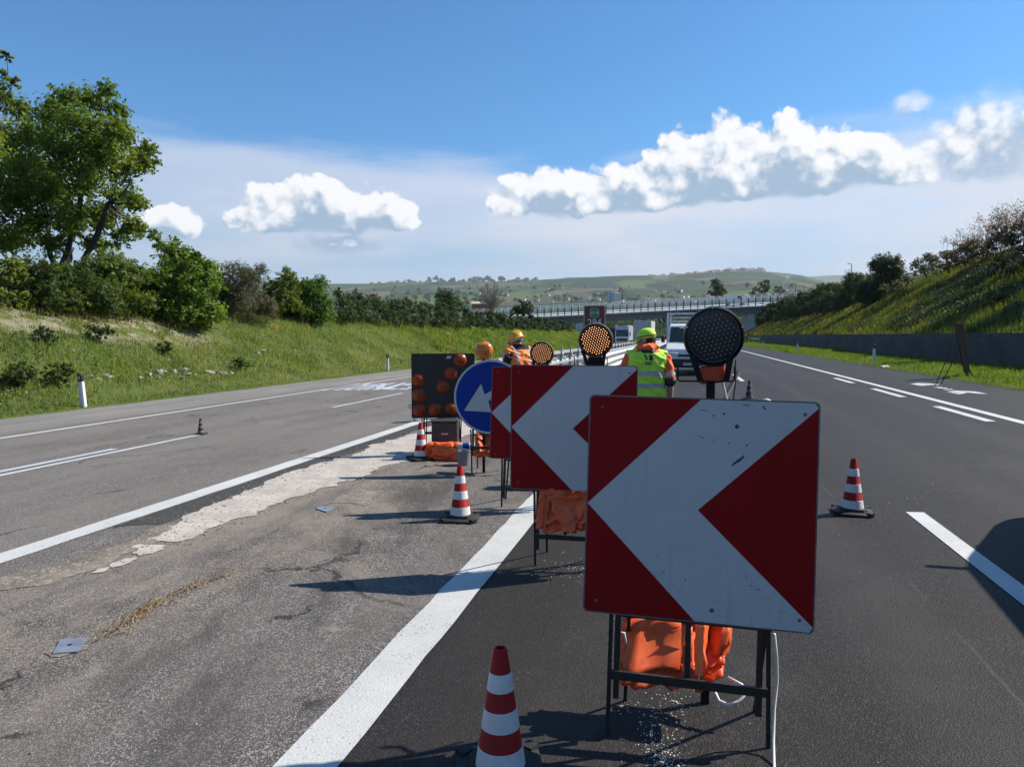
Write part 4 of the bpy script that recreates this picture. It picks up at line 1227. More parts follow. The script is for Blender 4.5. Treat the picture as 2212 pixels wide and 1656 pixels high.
for k in range(27):
    if b0 is None:
        mb = MB(); mb.loft([[Vector(p) for p in ((-.02, 0, -.3), (.34, 0, -.3), (.34, 0, 1.36), (.04, 0, 1.36))], [Vector(p) for p in ((-.02, 4.985, -.3), (.34, 4.985, -.3), (.34, 4.985, 1.36), (.04, 4.985, 1.36))]]); b0 = mb.build('panel', M_wall, wl); o = b0
    else:
        o = b0.copy(); COL.objects.link(o)
    o.location = (rnd.uniform(-.006, .006), k*5.0, rnd.uniform(-.006, .006))
    o['seed'] = k
er = empty('guardrail', (12.3, 126, .42), 0, 'short grey rail beyond the end of the concrete wall', 'guardrail')
MB().box((0, 8, .72), (.05, 16, .14)).build('beam', M_rail, er)
for k in range(5):
    MB().box((.06, .6 + 3.6*k, .36), (.06, .08, .78)).build('post', M_railpost, er)

# overpass
M_conc = pm('bridge_concrete', (.46, .46, .45), .85, var=.14, scale=.6, dirt=.12, dirtc=(.2, .2, .195))
M_girder = pm('bridge_girder', (.13, .145, .15), .8, var=.15, scale=.5)
M_brail = pm('bridge_rail', (.66, .66, .65), .6, .1, var=.12, scale=2)
M_bpost = pm('bridge_post', (.045, .047, .050), .6, .2, var=.2, scale=2)
A = Vector((at(1120, 686, 170).x, at(1120, 686, 170).y, at(1120, 686, 170).z)); B = at(1668, 658.5, 163)
Lb = (B - A).length; ub = (B - A)/Lb; uh = Vector((ub.x, ub.y, 0)).normalized(); nb = Vector((-uh.y, uh.x, 0))
bridge = empty('road_bridge', (0, 0, 0), 0, 'concrete road bridge with steel railings crossing the motorway', 'bridge')
def bp(t, s, z):
    return A + ub*t + nb*s + Vector((0, 0, z))
E0, E1, WB = -26.0, Lb + 26.0, 9.5
CAMB = .115
mb = MB()
mb.loft([[bp(t, 0, -.32), bp(t, WB, -.32 + CAMB*WB), bp(t, WB, CAMB*WB), bp(t, 0, 0)] for t in (E0, E1)])
mb.build('deck', M_conc, bridge)
for s in (.9, 4.6, 8.3):
    mb = MB(); mb.loft([[bp(t, s, -1.95 + CAMB*s), bp(t, s + .5, -1.95 + CAMB*s), bp(t, s + .5, -.33 + CAMB*s), bp(t, s, -.33 + CAMB*s)] for t in (E0, E1)]); mb.build('girder', M_girder, bridge)
for side, s in ((0, .18), (1, WB - .18)):
    zc = CAMB*s
    for k, zz in enumerate((.34, .70, 1.06, 1.42)):
        MB().bar(bp(E0, s + (.12 if side == 0 else .06), zz + zc), bp(E1, s + (.12 if side == 0 else .06), zz + zc), .05, .24 if k in (0, 2) else .17).build('rail', M_brail, bridge)
    MB().bar(bp(E0, s + .12, 1.84 + zc), bp(E1, s + .12, 1.84 + zc), .07, .10).build('handrail', M_brail, bridge)
    p0 = None; t = E0
    while t < E1:
        q0 = bp(t, s, zc)
        if p0 is None:
            mb = MB(); mb.box((0, 0, .93), (.20, .14, 1.86)); p0 = mb.build('post', M_bpost if side == 0 else M_brail, bridge); o = p0
        else:
            o = p0.copy(); COL.objects.link(o)
        o.location = q0; t += 1.6
def pier(px, tdepth, wide, s0, s1, zb):
    r = at(px, 700, 166); t = (r - A).dot(ub)
    top = -1.95
    mb = MB(); mb.loft([[bp(t - wide/2, s0, top + zz*0) + Vector((0, 0, 0)) if zz else Vector((*bp(t - wide/2, s0, 0)[:2], zb)),
                         bp(t + wide/2, s0, top) if zz else Vector((*bp(t + wide/2, s0, 0)[:2], zb)),
                         bp(t + wide/2, s1, top + CAMB*s1) if zz else Vector((*bp(t + wide/2, s1, 0)[:2], zb)),
                         bp(t - wide/2, s1, top + CAMB*s1) if zz else Vector((*bp(t - wide/2, s1, 0)[:2], zb))] for zz in (0, 1)])
    mb.build('pier', M_conc, bridge)
pier(1251, 168, 1.7, .6, 9.0, -1.2)
pier(1200, 168, 1.2, .6, 9.0, -1.0)
pier(1622, 165, 1.6, .6, 9.0, .0)
MB().loft([[bp(t, s, z) for s, z in ((-.2, -2.8), (WB + .2, -2.4), (WB + .2, -.4), (-.2, -.4))] for t in (E0 + 15, E0 + 22)]).build('abutment', M_conc, bridge)

# ------------------------------------------------------------------ vehicles
M_vwhite = pm('van_white', (.60, .63, .66), .28, var=.03, scale=3, coat=.4)
M_vblue = pm('truck_blue', (.014, .04, .15), .35, var=.08, scale=3, coat=.3)
M_vgrey = pm('trailer_grey', (.42, .43, .42), .55, var=.08, scale=1)
M_vdark = pm('bumper_dark', (.022, .022, .024), .6, var=.2, scale=6)
M_tyre = pm('tyre', (.014, .014, .014), .85, var=.3, scale=20)
M_glass = glass_mat('dark_glass', (.012, .022, .020))
M_lampw = pm('headlamp_glass', (.55, .57, .60), .12, var=.1, scale=20, spec=.8)
M_chrome = pm('light_alloy', (.55, .56, .57), .35, .8, var=.05, scale=9)
def wheel(root, c, r=.33, w=.20):
    wh = MB().lathe([(r*.62, -w/2), (r*.93, -w/2), (r, -w*.36), (r, w*.36), (r*.93, w/2), (r*.62, w/2)], 28, Matrix.Translation(Vector(c)) @ Matrix.Rotation(RAD(90), 4, 'Y')).build('wheel', M_tyre, root, True)
    MB().lathe([(.02, -w*.42), (r*.3, -w*.42), (r*.62, -w*.30), (r*.62, w*.30), (r*.3, w*.42), (.02, w*.42)], 24, Matrix.Translation(Vector(c)) @ Matrix.Rotation(RAD(90), 4, 'Y')).build('rim', M_chrome, wh, True)

def side_prism(mb, prof, x0, x1, inset=0.0):
    """profile (y,z) extruded across x"""
    n = len(prof)
    V = [Vector((x0, y, z)) for y, z in prof] + [Vector((x1, y, z)) for y, z in prof]
    mb.add(V, [tuple(range(n)), tuple(range(2*n - 1, n - 1, -1))] + [(k, n + k, n + (k + 1) % n, (k + 1) % n) for k in range(n)])
    return mb
def works_van():
    # local: front faces -y, origin on the road under the front bumper
    c = at(1487, 800, 30.0); o = Vector((c.x, c.y, road_z(c.x)))
    r = empty('flatbed_van', o, RAD(-1.5), 'white flatbed van with ladder frame parked beyond the green vest worker', 'van')
    # cab: bonnet, windscreen, roof
    prof = [(.05, .42), (.0, .55), (.02, .92), (.10, 1.10), (.95, 1.32), (1.62, 2.08), (1.85, 2.17), (2.55, 2.17), (2.62, 2.05), (2.62, .42)]
    rings = []
    mb = MB(); n = len(prof)
    L1_, L0 = [], []
    for y, z in prof:
        k = .96 if z < 1.35 else .96 - .10*(z - 1.35)/.85
        L0.append(Vector((-k, y, z))); L1_.append(Vector((k, y, z)))
    V = L0 + L1_
    mb.add(V, [tuple(range(n)), tuple(range(2*n - 1, n - 1, -1))] + [(k, n + k, n + (k + 1) % n, (k + 1) % n) for k in range(n)])
    cab = mb.build('cab', M_vwhite, r, bevel=.05)
    def on_screen(x, t, off=.012):      # windscreen plane
        y0, z0, y1, z1 = .97, 1.335, 1.60, 2.06
        nrm = Vector((0, -(z1 - z0), (y1 - y0))).normalized()
        return Vector((x, y0 + (y1 - y0)*t, z0 + (z1 - z0)*t)) + nrm*off
    MB().poly([on_screen(x, t) for x, t in ((-.86, .04), (.86, .04), (.80, .95), (-.80, .95))]).build('windscreen', M_glass, r)
    MB().bar(on_screen(-.4, .05, .03), on_screen(.1, .12, .03), .015, .015).build('wiper', M_vdark, r)
    MB().bar(on_screen(.2, .05, .03), on_screen(.7, .12, .03), .015, .015).build('wiper', M_vdark, r)
    MB().poly([on_screen(x, t, .016) for x, t in ((-.45, .86), (.1, .86), (.1, .91), (-.45, .91))]).build('sun_strip', M_white, r)
    for sx in (-1, 1):
        MB().poly([Vector((sx*(.975 - .10*(z - 1.35)/.85), y, z)) for y, z in ((1.20, 1.38), (1.75, 1.98), (2.45, 1.98), (2.45, 1.38))]).build('side_window', M_glass, r)
        MB().cham((sx*.68, .015, .86), (.42, .06, .17), .02).build('headlight', M_lampw, r)
        MB().cham((sx*.86, -.005, .74), (.18, .05, .07), .01).build('indicator', M_boxorange, r)
        MB().cham((sx*1.12, 1.12, 1.50), (.16, .10, .30), .03).build('wing_mirror', M_vdark, r)
        MB().bar((sx*.93, 1.18, 1.46), (sx*1.06, 1.14, 1.50), .03, .03).build('mirror_arm', M_vdark, r)
        wheel(r, (sx*.84, .85, .33)); wheel(r, (sx*.84, 4.35, .33))
    MB().cham((0, .01, .50), (1.92, .16, .36), .04).build('bumper', M_vdark, r)
    MB().box((0, -.005, .82), (.86, .03, .10)).build('grille', M_vdark, r)
    MB().box((0, -.078, .47), (.46, .012, .10)).build('number_plate', M_white, r)
    MB().box((0, 3.1, .50), (.75, 5.4, .20)).build('chassis', M_vdark, r)
    bed = MB().box((0, 4.2, .86), (2.04, 3.1, .06)).build('bed_floor', M_vgrey, r)
    for sx in (-1, 1):
        MB().box((sx*1.02, 4.2, 1.08), (.03, 3.1, .38)).build('drop_side', M_chrome, r)
    MB().box((0, 5.76, 1.08), (2.04, .03, .38)).build('tail_gate', M_chrome, r)
    # ladder frame behind and above the cab
    for x in (-1.0, 1.0):
        MB().box((x, 2.72, 1.78), (.09, .08, 1.78)).build('frame_post', M_vwhite, r)
    for z, w in ((2.64, .08), (2.46, .05), (2.28, .08), (2.10, .05), (1.5, .05)):
        MB().box((0, 2.72, z), (2.0 if z < 2.6 else 1.9, .05, w)).build('frame_bar', M_galv, r)
    MB().box((-.9, 2.3, 2.70), (.45, .08, .05)).build('frame_hook', M_vdark, r)
    MB().bar((-.9, 2.72, 2.68), (-.9, 5.7, 2.68), .06, .06).build('roof_bar', M_vwhite, r)
    MB().bar((.9, 2.72, 2.68), (.9, 5.7, 2.68), .06, .06).build('roof_bar', M_vwhite, r)
    for x in (-1.0, 1.0):
        MB().box((x, 5.7, 1.80), (.07, .07, 1.75)).build('frame_post', M_vwhite, r)
    bcn = MB().lathe([(.06, 2.19), (.06, 2.30), (.04, 2.33)], 16, Matrix.Translation(Vector((.3, 2.2, 0)))).build('beacon', M_lensamber, r, True)
works_van()

def lorry(label, px, depth, xoff, colour, trailer=True, toward=True, group='lorries below the bridge', h=3.7, tcol=None):
    c = at(px, 730, depth); X = c.x; o = Vector((X, c.y, road_z(X - bend(c.y))))
    r = empty('lorry', o, RAD(xoff), label, 'lorry', group)
    if toward:
        prof = [(.12, .45), (.0, .62), (.0, 1.55), (.06, 1.75), (.22, h - .75), (.55, h - .05), (1.7, h), (2.1, h - .1), (2.1, .5)]
        side_prism(MB(), prof, -1.22, 1.22).build('cab', colour, r, bevel=.06)
        MB().poly([Vector((x, -.01 + (z - 1.75)*.145 + .03, z)) for x, z in ((-1.10, 1.70), (1.10, 1.70), (1.05, 2.72), (-1.05, 2.72))]).build('windscreen', M_glass, r)
        MB().box((0, -.02, 1.12), (1.9, .04, .46)).build('grille', M_vdark, r)
        MB().cham((0, .03, .55), (2.4, .22, .42), .05).build('bumper', M_vdark if colour is not M_vwhite else M_vgrey, r)
        MB().box((0, .05, 2.83), (2.2, .30, .10)).build('sun_visor', M_vdark, r)
        for s in (-1, 1):
            MB().cham((s*.92, -.06, .68), (.38, .06, .18), .02).build('headlight', M_lampw, r)
            MB().cham((s*1.40, .25, 2.15), (.20, .16, .70), .03).build('wing_mirror', M_vdark, r)
            for y in (1.2, 5.6, 8.8, 10.1):
                wheel(r, (s*1.02, y, .50), .50, .30)
        MB().cham((0, 8.4, 2.35), (2.5, 11.4, 2.7), .03).build('box_body', tcol or M_vgrey, r)
        MB().box((0, 6.5, .82), (1.0, 11.5, .30)).build('chassis', M_vdark, r)
        MB().box((0, .5, h + .03), (1.8, .5, .10)).build('roof_lights', M_vdark, r)
    return r
lorry('white fronted lorry driving towards the camera under the bridge', 1343, 128, 1.0, M_vwhite, h=3.6, tcol=M_vwhite)
lorry('dark blue lorry behind the white fronted lorry', 1323, 172, 1.5, M_vblue, h=3.8, tcol=M_vblue)
lorry('small pale blue lorry behind the worker in the green vest', 1366, 190, 2.0, pm('truck_pale', (.32, .40, .52), .4, var=.05, scale=2), h=3.0)
# container trailer standing on the far carriageway
c = at(1386, 735, 108); X = c.x
tr = empty('box_trailer', (X, c.y, road_z(X)), RAD(-4), 'tall grey box trailer seen end on below the bridge', 'trailer')
MB().cham((0, 3.2, 2.35), (2.5, 6.0, 3.1), .02).build('box_body', M_vgrey, tr)
for x in (1.28, .72):
    MB().box((x, .16, 2.35), (.12, .10, 3.14)).build('corner_post', M_vwhite, tr)
for z in (.83, 3.88):
    MB().box((0, .16, z), (2.5, .08, .10)).build('frame_bar', M_vwhite, tr)
MB().box((0, 3.2, .66), (1.0, 6.2, .26)).build('chassis', M_vdark, tr)
for s in (-1, 1):
    for y in (4.2, 5.4):
        wheel(tr, (s*1.0, y, .48), .48, .28)
    MB().box((s*.8, .15, .55), (.3, .06, .14)).build('tail_light', M_lampred, tr)

# van crossing the bridge
t = (at(1590, 660, 165) - A).dot(ub)
vb = empty('panel_van', bp(t, 3.0, CAMB*3.0), math.atan2(uh.y, uh.x), 'white van crossing on the bridge deck at its right end', 'van')
mb = MB(); prof = [(-2.5, .35), (-2.5, 2.3), (-2.3, 2.42), (1.2, 2.42), (1.9, 1.45), (2.5, 1.15), (2.55, .35)]
n = len(prof); V = [Vector((x, -.95, z)) for x, z in prof] + [Vector((x, .95, z)) for x, z in prof]
mb.add(V, [tuple(range(n - 1, -1, -1)), tuple(range(n, 2*n))] + [(k, (k + 1) % n, n + (k + 1) % n, n + k) for k in range(n)])
mb.build('body', M_vwhite, vb, bevel=.06)
for s in (-1, 1):
    MB().poly([Vector((x, s*.955, z)) for x, z in ((.35, 1.45), (1.55, 1.45), (1.15, 2.2), (.35, 2.2))]).build('side_window', M_glass, vb)
    for x in (-1.6, 1.55):
        MB().lathe([(.33, -.1), (.33, .1)], 16, Matrix.Translation(Vector((x, s*.86, .33))) @ Matrix.Rotation(RAD(90), 4, 'X')).build('wheel', M_tyre, vb)

# chevron boards in the bend beyond the bridge
for i, (px, py) in enumerate(((1384, 691), (1429, 690), (1505, 690))):
    d = (205, 215, 222)[i]
    c = at(px, py, d); g0 = Vector((c.x, c.y, ground_z(c.x, c.y)))
    if g0.z > c.z - .5: g0.z = c.z - 1.6
    s = empty('bend_board', g0, 0, ('leftmost black bend board with white chevron under the bridge', 'middle black bend board with white chevron under the bridge', 'rightmost black bend board with white chevron under the bridge')[i], 'road sign', 'bend boards beyond the bridge')
    z0 = c.z - g0.z
    MB().box((0, 0, z0), (2.0, .05, 2.0)).build('panel', M_black, s)
    MB().poly([Vector((x, -.03, z + z0)) for x, z in ((-.65, 0), (.10, .75), (.60, .75), (-.10, 0), (.60, -.75), (.10, -.75))]).build('chevron', M_white, s)
    MB().bar((0, .06, -1.0), (0, .06, z0), .08, .08).build('post', M_galv, s)

# portable sign on the right, seen nearly edge on from behind
f1, f2 = ground_at(2030, 833), ground_at(2106, 822)
so = Vector(((f1.x + f2.x)/2 + .3, (f1.y + f2.y)/2, .22))
M_dull = pm('dull_black', (.010, .010, .011), .9, var=.3, scale=8, spec=0.0)
ps = empty('portable_sign', so, 0, 'dark portable sign on thin legs, edge on before the wall', 'road sign')
tl, br = at(2062, 700, 23.6) - so, at(2096, 812, 24.4) - so
tl2 = at(2080, 699, 24.2) - so; bl = at(2084, 812, 23.9) - so
ax1 = (br - tl2)
mb = MB()
q4 = [tl, tl2, br, bl]; nn = (tl2 - tl).cross(bl - tl).normalized()*.02
mb.add([p for p in q4] + [p + nn for p in q4], [(0, 1, 2, 3), (7, 6, 5, 4), (0, 4, 5, 1), (1, 5, 6, 2), (2, 6, 7, 3), (3, 7, 4, 0)])
mb.build('panel', pm('sign_back', (.011, .011, .012), .7, .1, var=.35, scale=8, dirt=.15, dirtc=(.05, .035, .03), spec=0.0), ps)
for (a, b) in (((2080, 738), (2030, 833)), ((2050, 760), (2020, 832))):
    d0_ = 23.9; foot = ground_at(*b) - so
    MB().tube([at(a[0], a[1], d0_) - so, foot], .013, 8).build('back_stay', M_dull, ps)
for px in (2088, 2098):
    fo = ground_at(px + 10, 822 if px > 2090 else 818) - so
    MB().tube([at(px - 4, 800, 24.2) - so, fo], .014, 8).build('leg', M_dull, ps)
MB().bar(ground_at(2092, 824) - so + Vector((0, 0, .03)), ground_at(2112, 823) - so + Vector((0, 0, .03)), .03, .03).build('foot_bar', M_dull, ps)
# scrap of card on the edge of the verge
g0 = ground_at(1906, 795)
sc_ = empty('paper_scrap', g0 + Vector((.1, 0, .03)), .4, 'pale scrap lying on the verge edge', 'litter')
MB().add([Vector((-.16, -.12, 0)), Vector((.18, -.10, .02)), Vector((.20, .14, .10)), Vector((-.12, .15, .06)), Vector((-.16, -.12, .012)), Vector((.18, -.10, .032)), Vector((.20, .14, .112)), Vector((-.12, .15, .072))], [(3, 2, 1, 0), (4, 5, 6, 7), (0, 1, 5, 4), (1, 2, 6, 5), (2, 3, 7, 6), (3, 0, 4, 7)]) if False else None
mb = MB(); mb.add([Vector((-.16, -.12, 0)), Vector((.18, -.10, .02)), Vector((.20, .14, .10)), Vector((-.12, .15, .06)), Vector((-.16, -.12, .012)), Vector((.18, -.10, .032)), Vector((.20, .14, .112)), Vector((-.12, .15, .072))], [(3, 2, 1, 0), (4, 5, 6, 7), (0, 1, 5, 4), (1, 2, 6, 5), (2, 3, 7, 6), (3, 0, 4, 7)])
mb.build('scrap', pm('card', (.42, .38, .32), .9, var=.2, scale=20), sc_)

# own estate car just right of the frame: its shadow lies across the right lane
pv_ = empty('parked_car', (3.26, 2.15, road_z(4.2)), RAD(-6.0), 'car parked right of the view, seen by its shadow on the lane', 'car')
prof = [(-.9, .30), (-.95, .85), (.25, 1.12), (1.0, 1.78), (1.6, 1.90), (4.30, 1.90), (4.55, 1.84), (5.32, 1.34), (5.46, 1.15), (5.48, .30)]
side_prism(MB(), prof, 0, 1.85).build('body', pm('car_paint', (.30, .31, .33), .3, var=.03, scale=2, coat=.4), pv_, bevel=.08)
for s, x in ((-1, -.004), (1, 1.854)):
    for y0, y1, t in ((.95, 1.95, .5), (2.1, 3.2, 0), (3.35, 4.35, 0)):
        MB().poly([Vector((x, y, z)) for y, z in ((y0, 1.16), (y1, 1.16), (y1, 1.70), (y0 + t, 1.70))]).build('side_window', M_glass, pv_)
    for y in (-.1, 4.4):
        wheel(pv_, (.12 if s < 0 else 1.73, y, .33), .33, .2)
MB().cham((-.12, 1.15, 1.20), (.18, .10, .15), .03).build('wing_mirror', M_vdark, pv_)
MB().bar((-.10, 4.42, 2.0), (1.95, 4.42, 2.0), .05, .03).build('roof_bar', M_vdark, pv_)
for x in (.12, 1.73):
    MB().bar((x, 4.42, 1.88), (x, 4.42, 2.0), .04, .04).build('roof_bar_foot', M_vdark, pv_)
MB().box((.95, 4.85, 1.90), (1.4, .30, .03)).build('added_spoiler', M_vdark, pv_)  # unseen, added so the gap below lets a light patch into the shadow
for x in (.5, 1.4):
    MB().bar((x, 4.75, 1.66), (x, 4.85, 1.90), .04, .04).build('added_spoiler_foot', M_vdark, pv_)

# ------------------------------------------------------------------ people
def ell(mb, c, r, M=None, n=20, m2=12):
    M = M or Matrix.Identity(4)
    prof = [(math.cos(-math.pi/2 + math.pi*k/m2), math.sin(-math.pi/2 + math.pi*k/m2)) for k in range(m2 + 1)]
    prof = [(max(a, .02), b) for a, b in prof]
    return mb.lathe(prof, n, M @ Matrix.Translation(Vector(c)) @ Matrix.Diagonal((*r, 1)))
def oval(c, rx, ry, n=28, rz=0.0, sq=.75):
    out = []
    for k in range(n):
        a = 2*math.pi*k/n; x = math.copysign(abs(math.cos(a))**sq, math.cos(a))*rx; y = math.copysign(abs(math.sin(a))**sq, math.sin(a))*ry
        out.append(Vector((c[0] + x*math.cos(rz) - y*math.sin(rz), c[1] + x*math.sin(rz) + y*math.cos(rz), c[2])))
    return out
def solid(mb, name, mat, parent, voxel, smooth=4, folds=None, seed=0):
    """merge overlapping closed pieces into one continuous skin"""
    o = mb.build('tmp', mat)
    r = o.modifiers.new('r', 'REMESH'); r.mode = 'VOXEL'; r.voxel_size = voxel
    s = o.modifiers.new('s', 'SMOOTH'); s.iterations = smooth; s.factor = .5
    bpy.context.view_layer.update()
    me = bpy.data.meshes.new_from_object(o.evaluated_get(bpy.context.evaluated_depsgraph_get()))
    bpy.data.objects.remove(o)
    me.name = name
    if folds:
        nv = len(me.vertices); co = np.empty(nv*3, np.float32); me.vertices.foreach_get('co', co); co = co.reshape(-1, 3)
        nr = np.empty(nv*3, np.float32); me.vertices.foreach_get('normal', nr); nr = nr.reshape(-1, 3)
        for i in range(nv):
            p = co[i]; co[i] += nr[i]*folds(Vector((float(p[0]), float(p[1]), float(p[2]))))
        me.vertices.foreach_set('co', co.ravel())
    me.polygons.foreach_set('use_smooth', [True]*len(me.polygons))
    me.materials.clear(); me.materials.append(mat); me.update()
    ob = bpy.data.objects.new(name, me); COL.objects.link(ob); ob.parent = parent
    return ob

def hand(mb, wrist, d, palm_n, side):
    """five fingers, slightly curled; d = hand direction, palm_n = palm normal"""
    d = d.normalized(); palm_n = (palm_n - d*palm_n.dot(d)).normalized(); sd = d.cross(palm_n)*side
    mb.loft([[wrist + d*t + sd*(w*math.cos(a)) + palm_n*(h*math.sin(a)) for a in [2*math.pi*k/12 for k in range(12)]] for t, w, h in ((-.01, .026, .020), (.03, .036, .017), (.07, .042, .015), (.092, .039, .013))])
    for off, L in ((-.030, .066), (-.010, .078), (.010, .074), (.029, .058)):
        b = wrist + d*.085 + sd*off
        k1 = b + d*L*.45 + palm_n*.010; k2 = k1 + d*L*.32 + palm_n*.020; k3 = k2 + d*L*.16 + palm_n*.022
        mb.tube([b - d*.02, k1, k2, k3], [.010, .0095, .0088, .0068], 8)
    b = wrist + d*.030 - sd*.030
    mb.tube([b, b + d*.030 - sd*.022 + palm_n*.008, b + d*.062 - sd*.026 + palm_n*.022], [.013, .0115, .008], 8)

SKIN_L = pm('skin', (.42, .235, .165), .55, var=.08, scale=20)
def man(name, label, loc, yaw, arms, head_yaw, head_pitch, neck_fwd, torso_fwd=0.0, H=1.0):
    root = empty(name, loc, yaw, label, 'person')
    tf = lambda z: torso_fwd*max(0.0, (z - .95))/.5           # forward lean grows upwards
    mb = MB()
    rings = [(.86, .165, .110), (.95, .172, .118), (1.05, .158, .110), (1.16, .158, .112), (1.28, .175, .120), (1.38, .185, .118), (1.44, .165, .100), (1.49, .10, .075), (1.53, .062, .062)]
    mb.loft([oval((0, tf(z), z), rx, ry) for z, rx, ry in rings])
    hb = Vector((0, tf(1.5) + neck_fwd, 1.545))
    mb.tube([Vector((0, tf(1.45) - .01, 1.43)), Vector((0, tf(1.5) + neck_fwd*.5, 1.52)), hb + Vector((0, 0, .05))], [.062, .055, .056], 14)
    HM = Matrix.Translation(hb) @ Matrix.Rotation(head_yaw, 4, 'Z') @ Matrix.Rotation(-head_pitch, 4, 'X')
    ell(mb, (0, -.012, .105), (.076, .094, .096), HM); ell(mb, (0, .035, .055), (.063, .062, .080), HM); ell(mb, (0, .045, .000), (.046, .048, .040), HM)
    ell(mb, (0, .104, .052), (.014, .020, .024), HM, 10, 8); ell(mb, (0, .092, .085), (.052, .014, .014), HM, 10, 8); ell(mb, (0, .088, .012), (.024, .012, .012), HM, 10, 8)
    for s in (-1, 1):
        ell(mb, (s*.080, -.004, .058), (.011, .021, .032), HM, 10, 8)
        sh, el_, wr, pn = arms[0 if s < 0 else 1]
        sh, el_, wr = Vector(sh), Vector(el_), Vector(wr)
        mb.tube([sh + Vector((-s*.05, 0, .01)), sh, sh.lerp(el_, .5), el_, el_.lerp(wr, .35), wr], [.052, .056, .048, .041, .042, .028], 14)
        hand(mb, wr, wr - el_, Vector(pn), s)
        mb.tube([Vector((s*.09, 0, .94)), Vector((s*.10, .01, .75)), Vector((s*.105, .02, .50)), Vector((s*.108, -.015, .32)), Vector((s*.11, -.01, .08))], [.095, .085, .060, .055, .040], 16)
        mb.tube([Vector((s*.11, -.05, .045)), Vector((s*.115, .06, .045)), Vector((s*.12, .15, .03))], [.042, .042, .032], 12)
    body = solid(mb, 'body', SKIN_L, root, .0075, 3)
    for s in (-1, 1):
        mb = MB(); ell(mb, (s*.032, .092, .068), (.011, .008, .009), HM, 10, 8); mb.build('eye', M_black, root, 'all')
    # trousers and boots
    def tfold(p):
        return .010*noise.noise(Vector((p.x*12, p.y*12, p.z*22))) + .004*noise.noise(p*45)
    mb = MB()
    mb.loft([oval((0, tf(z), z), rx, ry) for z, rx, ry in ((.82, .178, .125), (.92, .186, .132), (1.0, .178, .126), (1.03, .17, .122))])
    for s in (-1, 1):
        mb.tube([Vector((s*.085, 0, .92)), Vector((s*.10, .01, .75)), Vector((s*.107, .02, .50)), Vector((s*.11, -.01, .30)), Vector((s*.112, -.005, .09))], [.108, .102, .080, .078, .080], 18)
    solid(mb, 'trousers', pm('work_trousers', (.020, .022, .030), .85, var=.25, scale=10), root, .013, 3, tfold)
    for s in (-1, 1):
        mb = MB(); mb.tube([Vector((s*.112, -.02, .16)), Vector((s*.112, -.02, .07))], [.060, .062], 14)
        mb.loft([[Vector((s*.114 + w*math.cos(2*math.pi*k/14), y, .048 + h*math.sin(2*math.pi*k/14))) for k in range(14)] for y, w, h in ((-.095, .030, .035), (-.06, .047, .046), (.05, .050, .046), (.13, .050, .040), (.185, .030, .026))])
        solid(mb, 'boot', M_black, root, .011, 2)
    return root, HM, tf

def torso_shell(mb, tf, grow, z0, z1, n=32):
    prof = [(.84, .178, .125), (.95, .184, .130), (1.05, .176, .126), (1.16, .178, .128), (1.28, .190, .134), (1.38, .200, .130), (1.44, .178, .112), (1.49, .118, .088), (1.53, .085, .080)]
    zs = sorted(set([z0, z1] + [p[0] for p in prof if z0 < p[0] < z1]))
    lk = lambda z, i: lerp_tab(z, [(p[0], p[i]) for p in prof])
    mb.loft([oval((0, tf(z), z), lk(z, 1) + grow, lk(z, 2) + grow, n) for z in zs])
def fold_fn(seed, k=1.0):
    def f(p):
        a = noise.noise(Vector((p.x*5 + seed, p.y*5, p.z*16 + p.x*9)))
        b = noise.noise(Vector((p.x*14, p.y*14 + seed, p.z*9 - p.x*12)))
        return k*(.016*(1 - abs(a))**3 - .006 + .007*b + .003*noise.noise(p*40))
    return f
def banded(name, base, bands, tape=(.40, .41, .42), coord='Z'):
    """cloth with sewn reflective tape between given heights"""
    m, q, p, out = new_mat(name)
    oc = q.n('ShaderNodeTexCoord').outputs['Object']; X, Y, Z = q.sep(oc)[:3]
    n1 = q.noise(oc, 14, 4.0, .6)
    c = q.mix(n1, scl(base, .9), scl(base, 1.08)); msk = None
    for (lo, hi, expr) in bands:
        v = {'Z': Z, 'X': X}[expr]
        k = q.m('MULTIPLY', q.m('GREATER_THAN', v, lo), q.m('LESS_THAN', v, hi)); msk = k if msk is None else q.m('MAXIMUM', msk, k)
    if msk is not None:
        c = q.mix(msk, c, tape)
        q.put(p.inputs['Roughness'], q.mix(msk, (.8, .8, .8), (.35, .35, .35)))
    else:
        p.inputs['Roughness'].default_value = .8
    q.put(p.inputs['Base Color'], c); bump(q, p, q.noise(oc, 160, 2.0), .15, .002)
    return m

# --- worker in the lime vest, back to the camera, head turned left
w2 = to_ground(at(1396, 900, 8.4))
arms2 = (((-.205, .0, 1.40), (-.275, .02, 1.13), (-.22, .16, .92), (1, .3, 0)), ((.205, -.01, 1.40), (.262, -.03, 1.13), (.262, .035, .87), (-1, .2, 0)))
m2, HM, tf = man('person', 'person in lime vest and green cap, back turned, looking left', w2, RAD(3), arms2, RAD(72), RAD(10), .02)
M_orange = pm('orange_cloth', (.80, .13, .035), .8, var=.10, scale=14)
mb = MB(); torso_shell(mb, tf, .010, .92, 1.50)
for s, (sh, el_, wr, _) in ((-1, arms2[0]), (1, arms2[1])):
    sh, el_ = Vector(sh), Vector(el_)
    mb.tube([sh + Vector((-s*.07, 0, .02)), sh, sh.lerp(el_, .5), sh.lerp(el_, .88)], [.070, .076, .070, .066], 16)
jk = solid(mb, 'jacket', M_orange, m2, .012, 3, fold_fn(3.0))
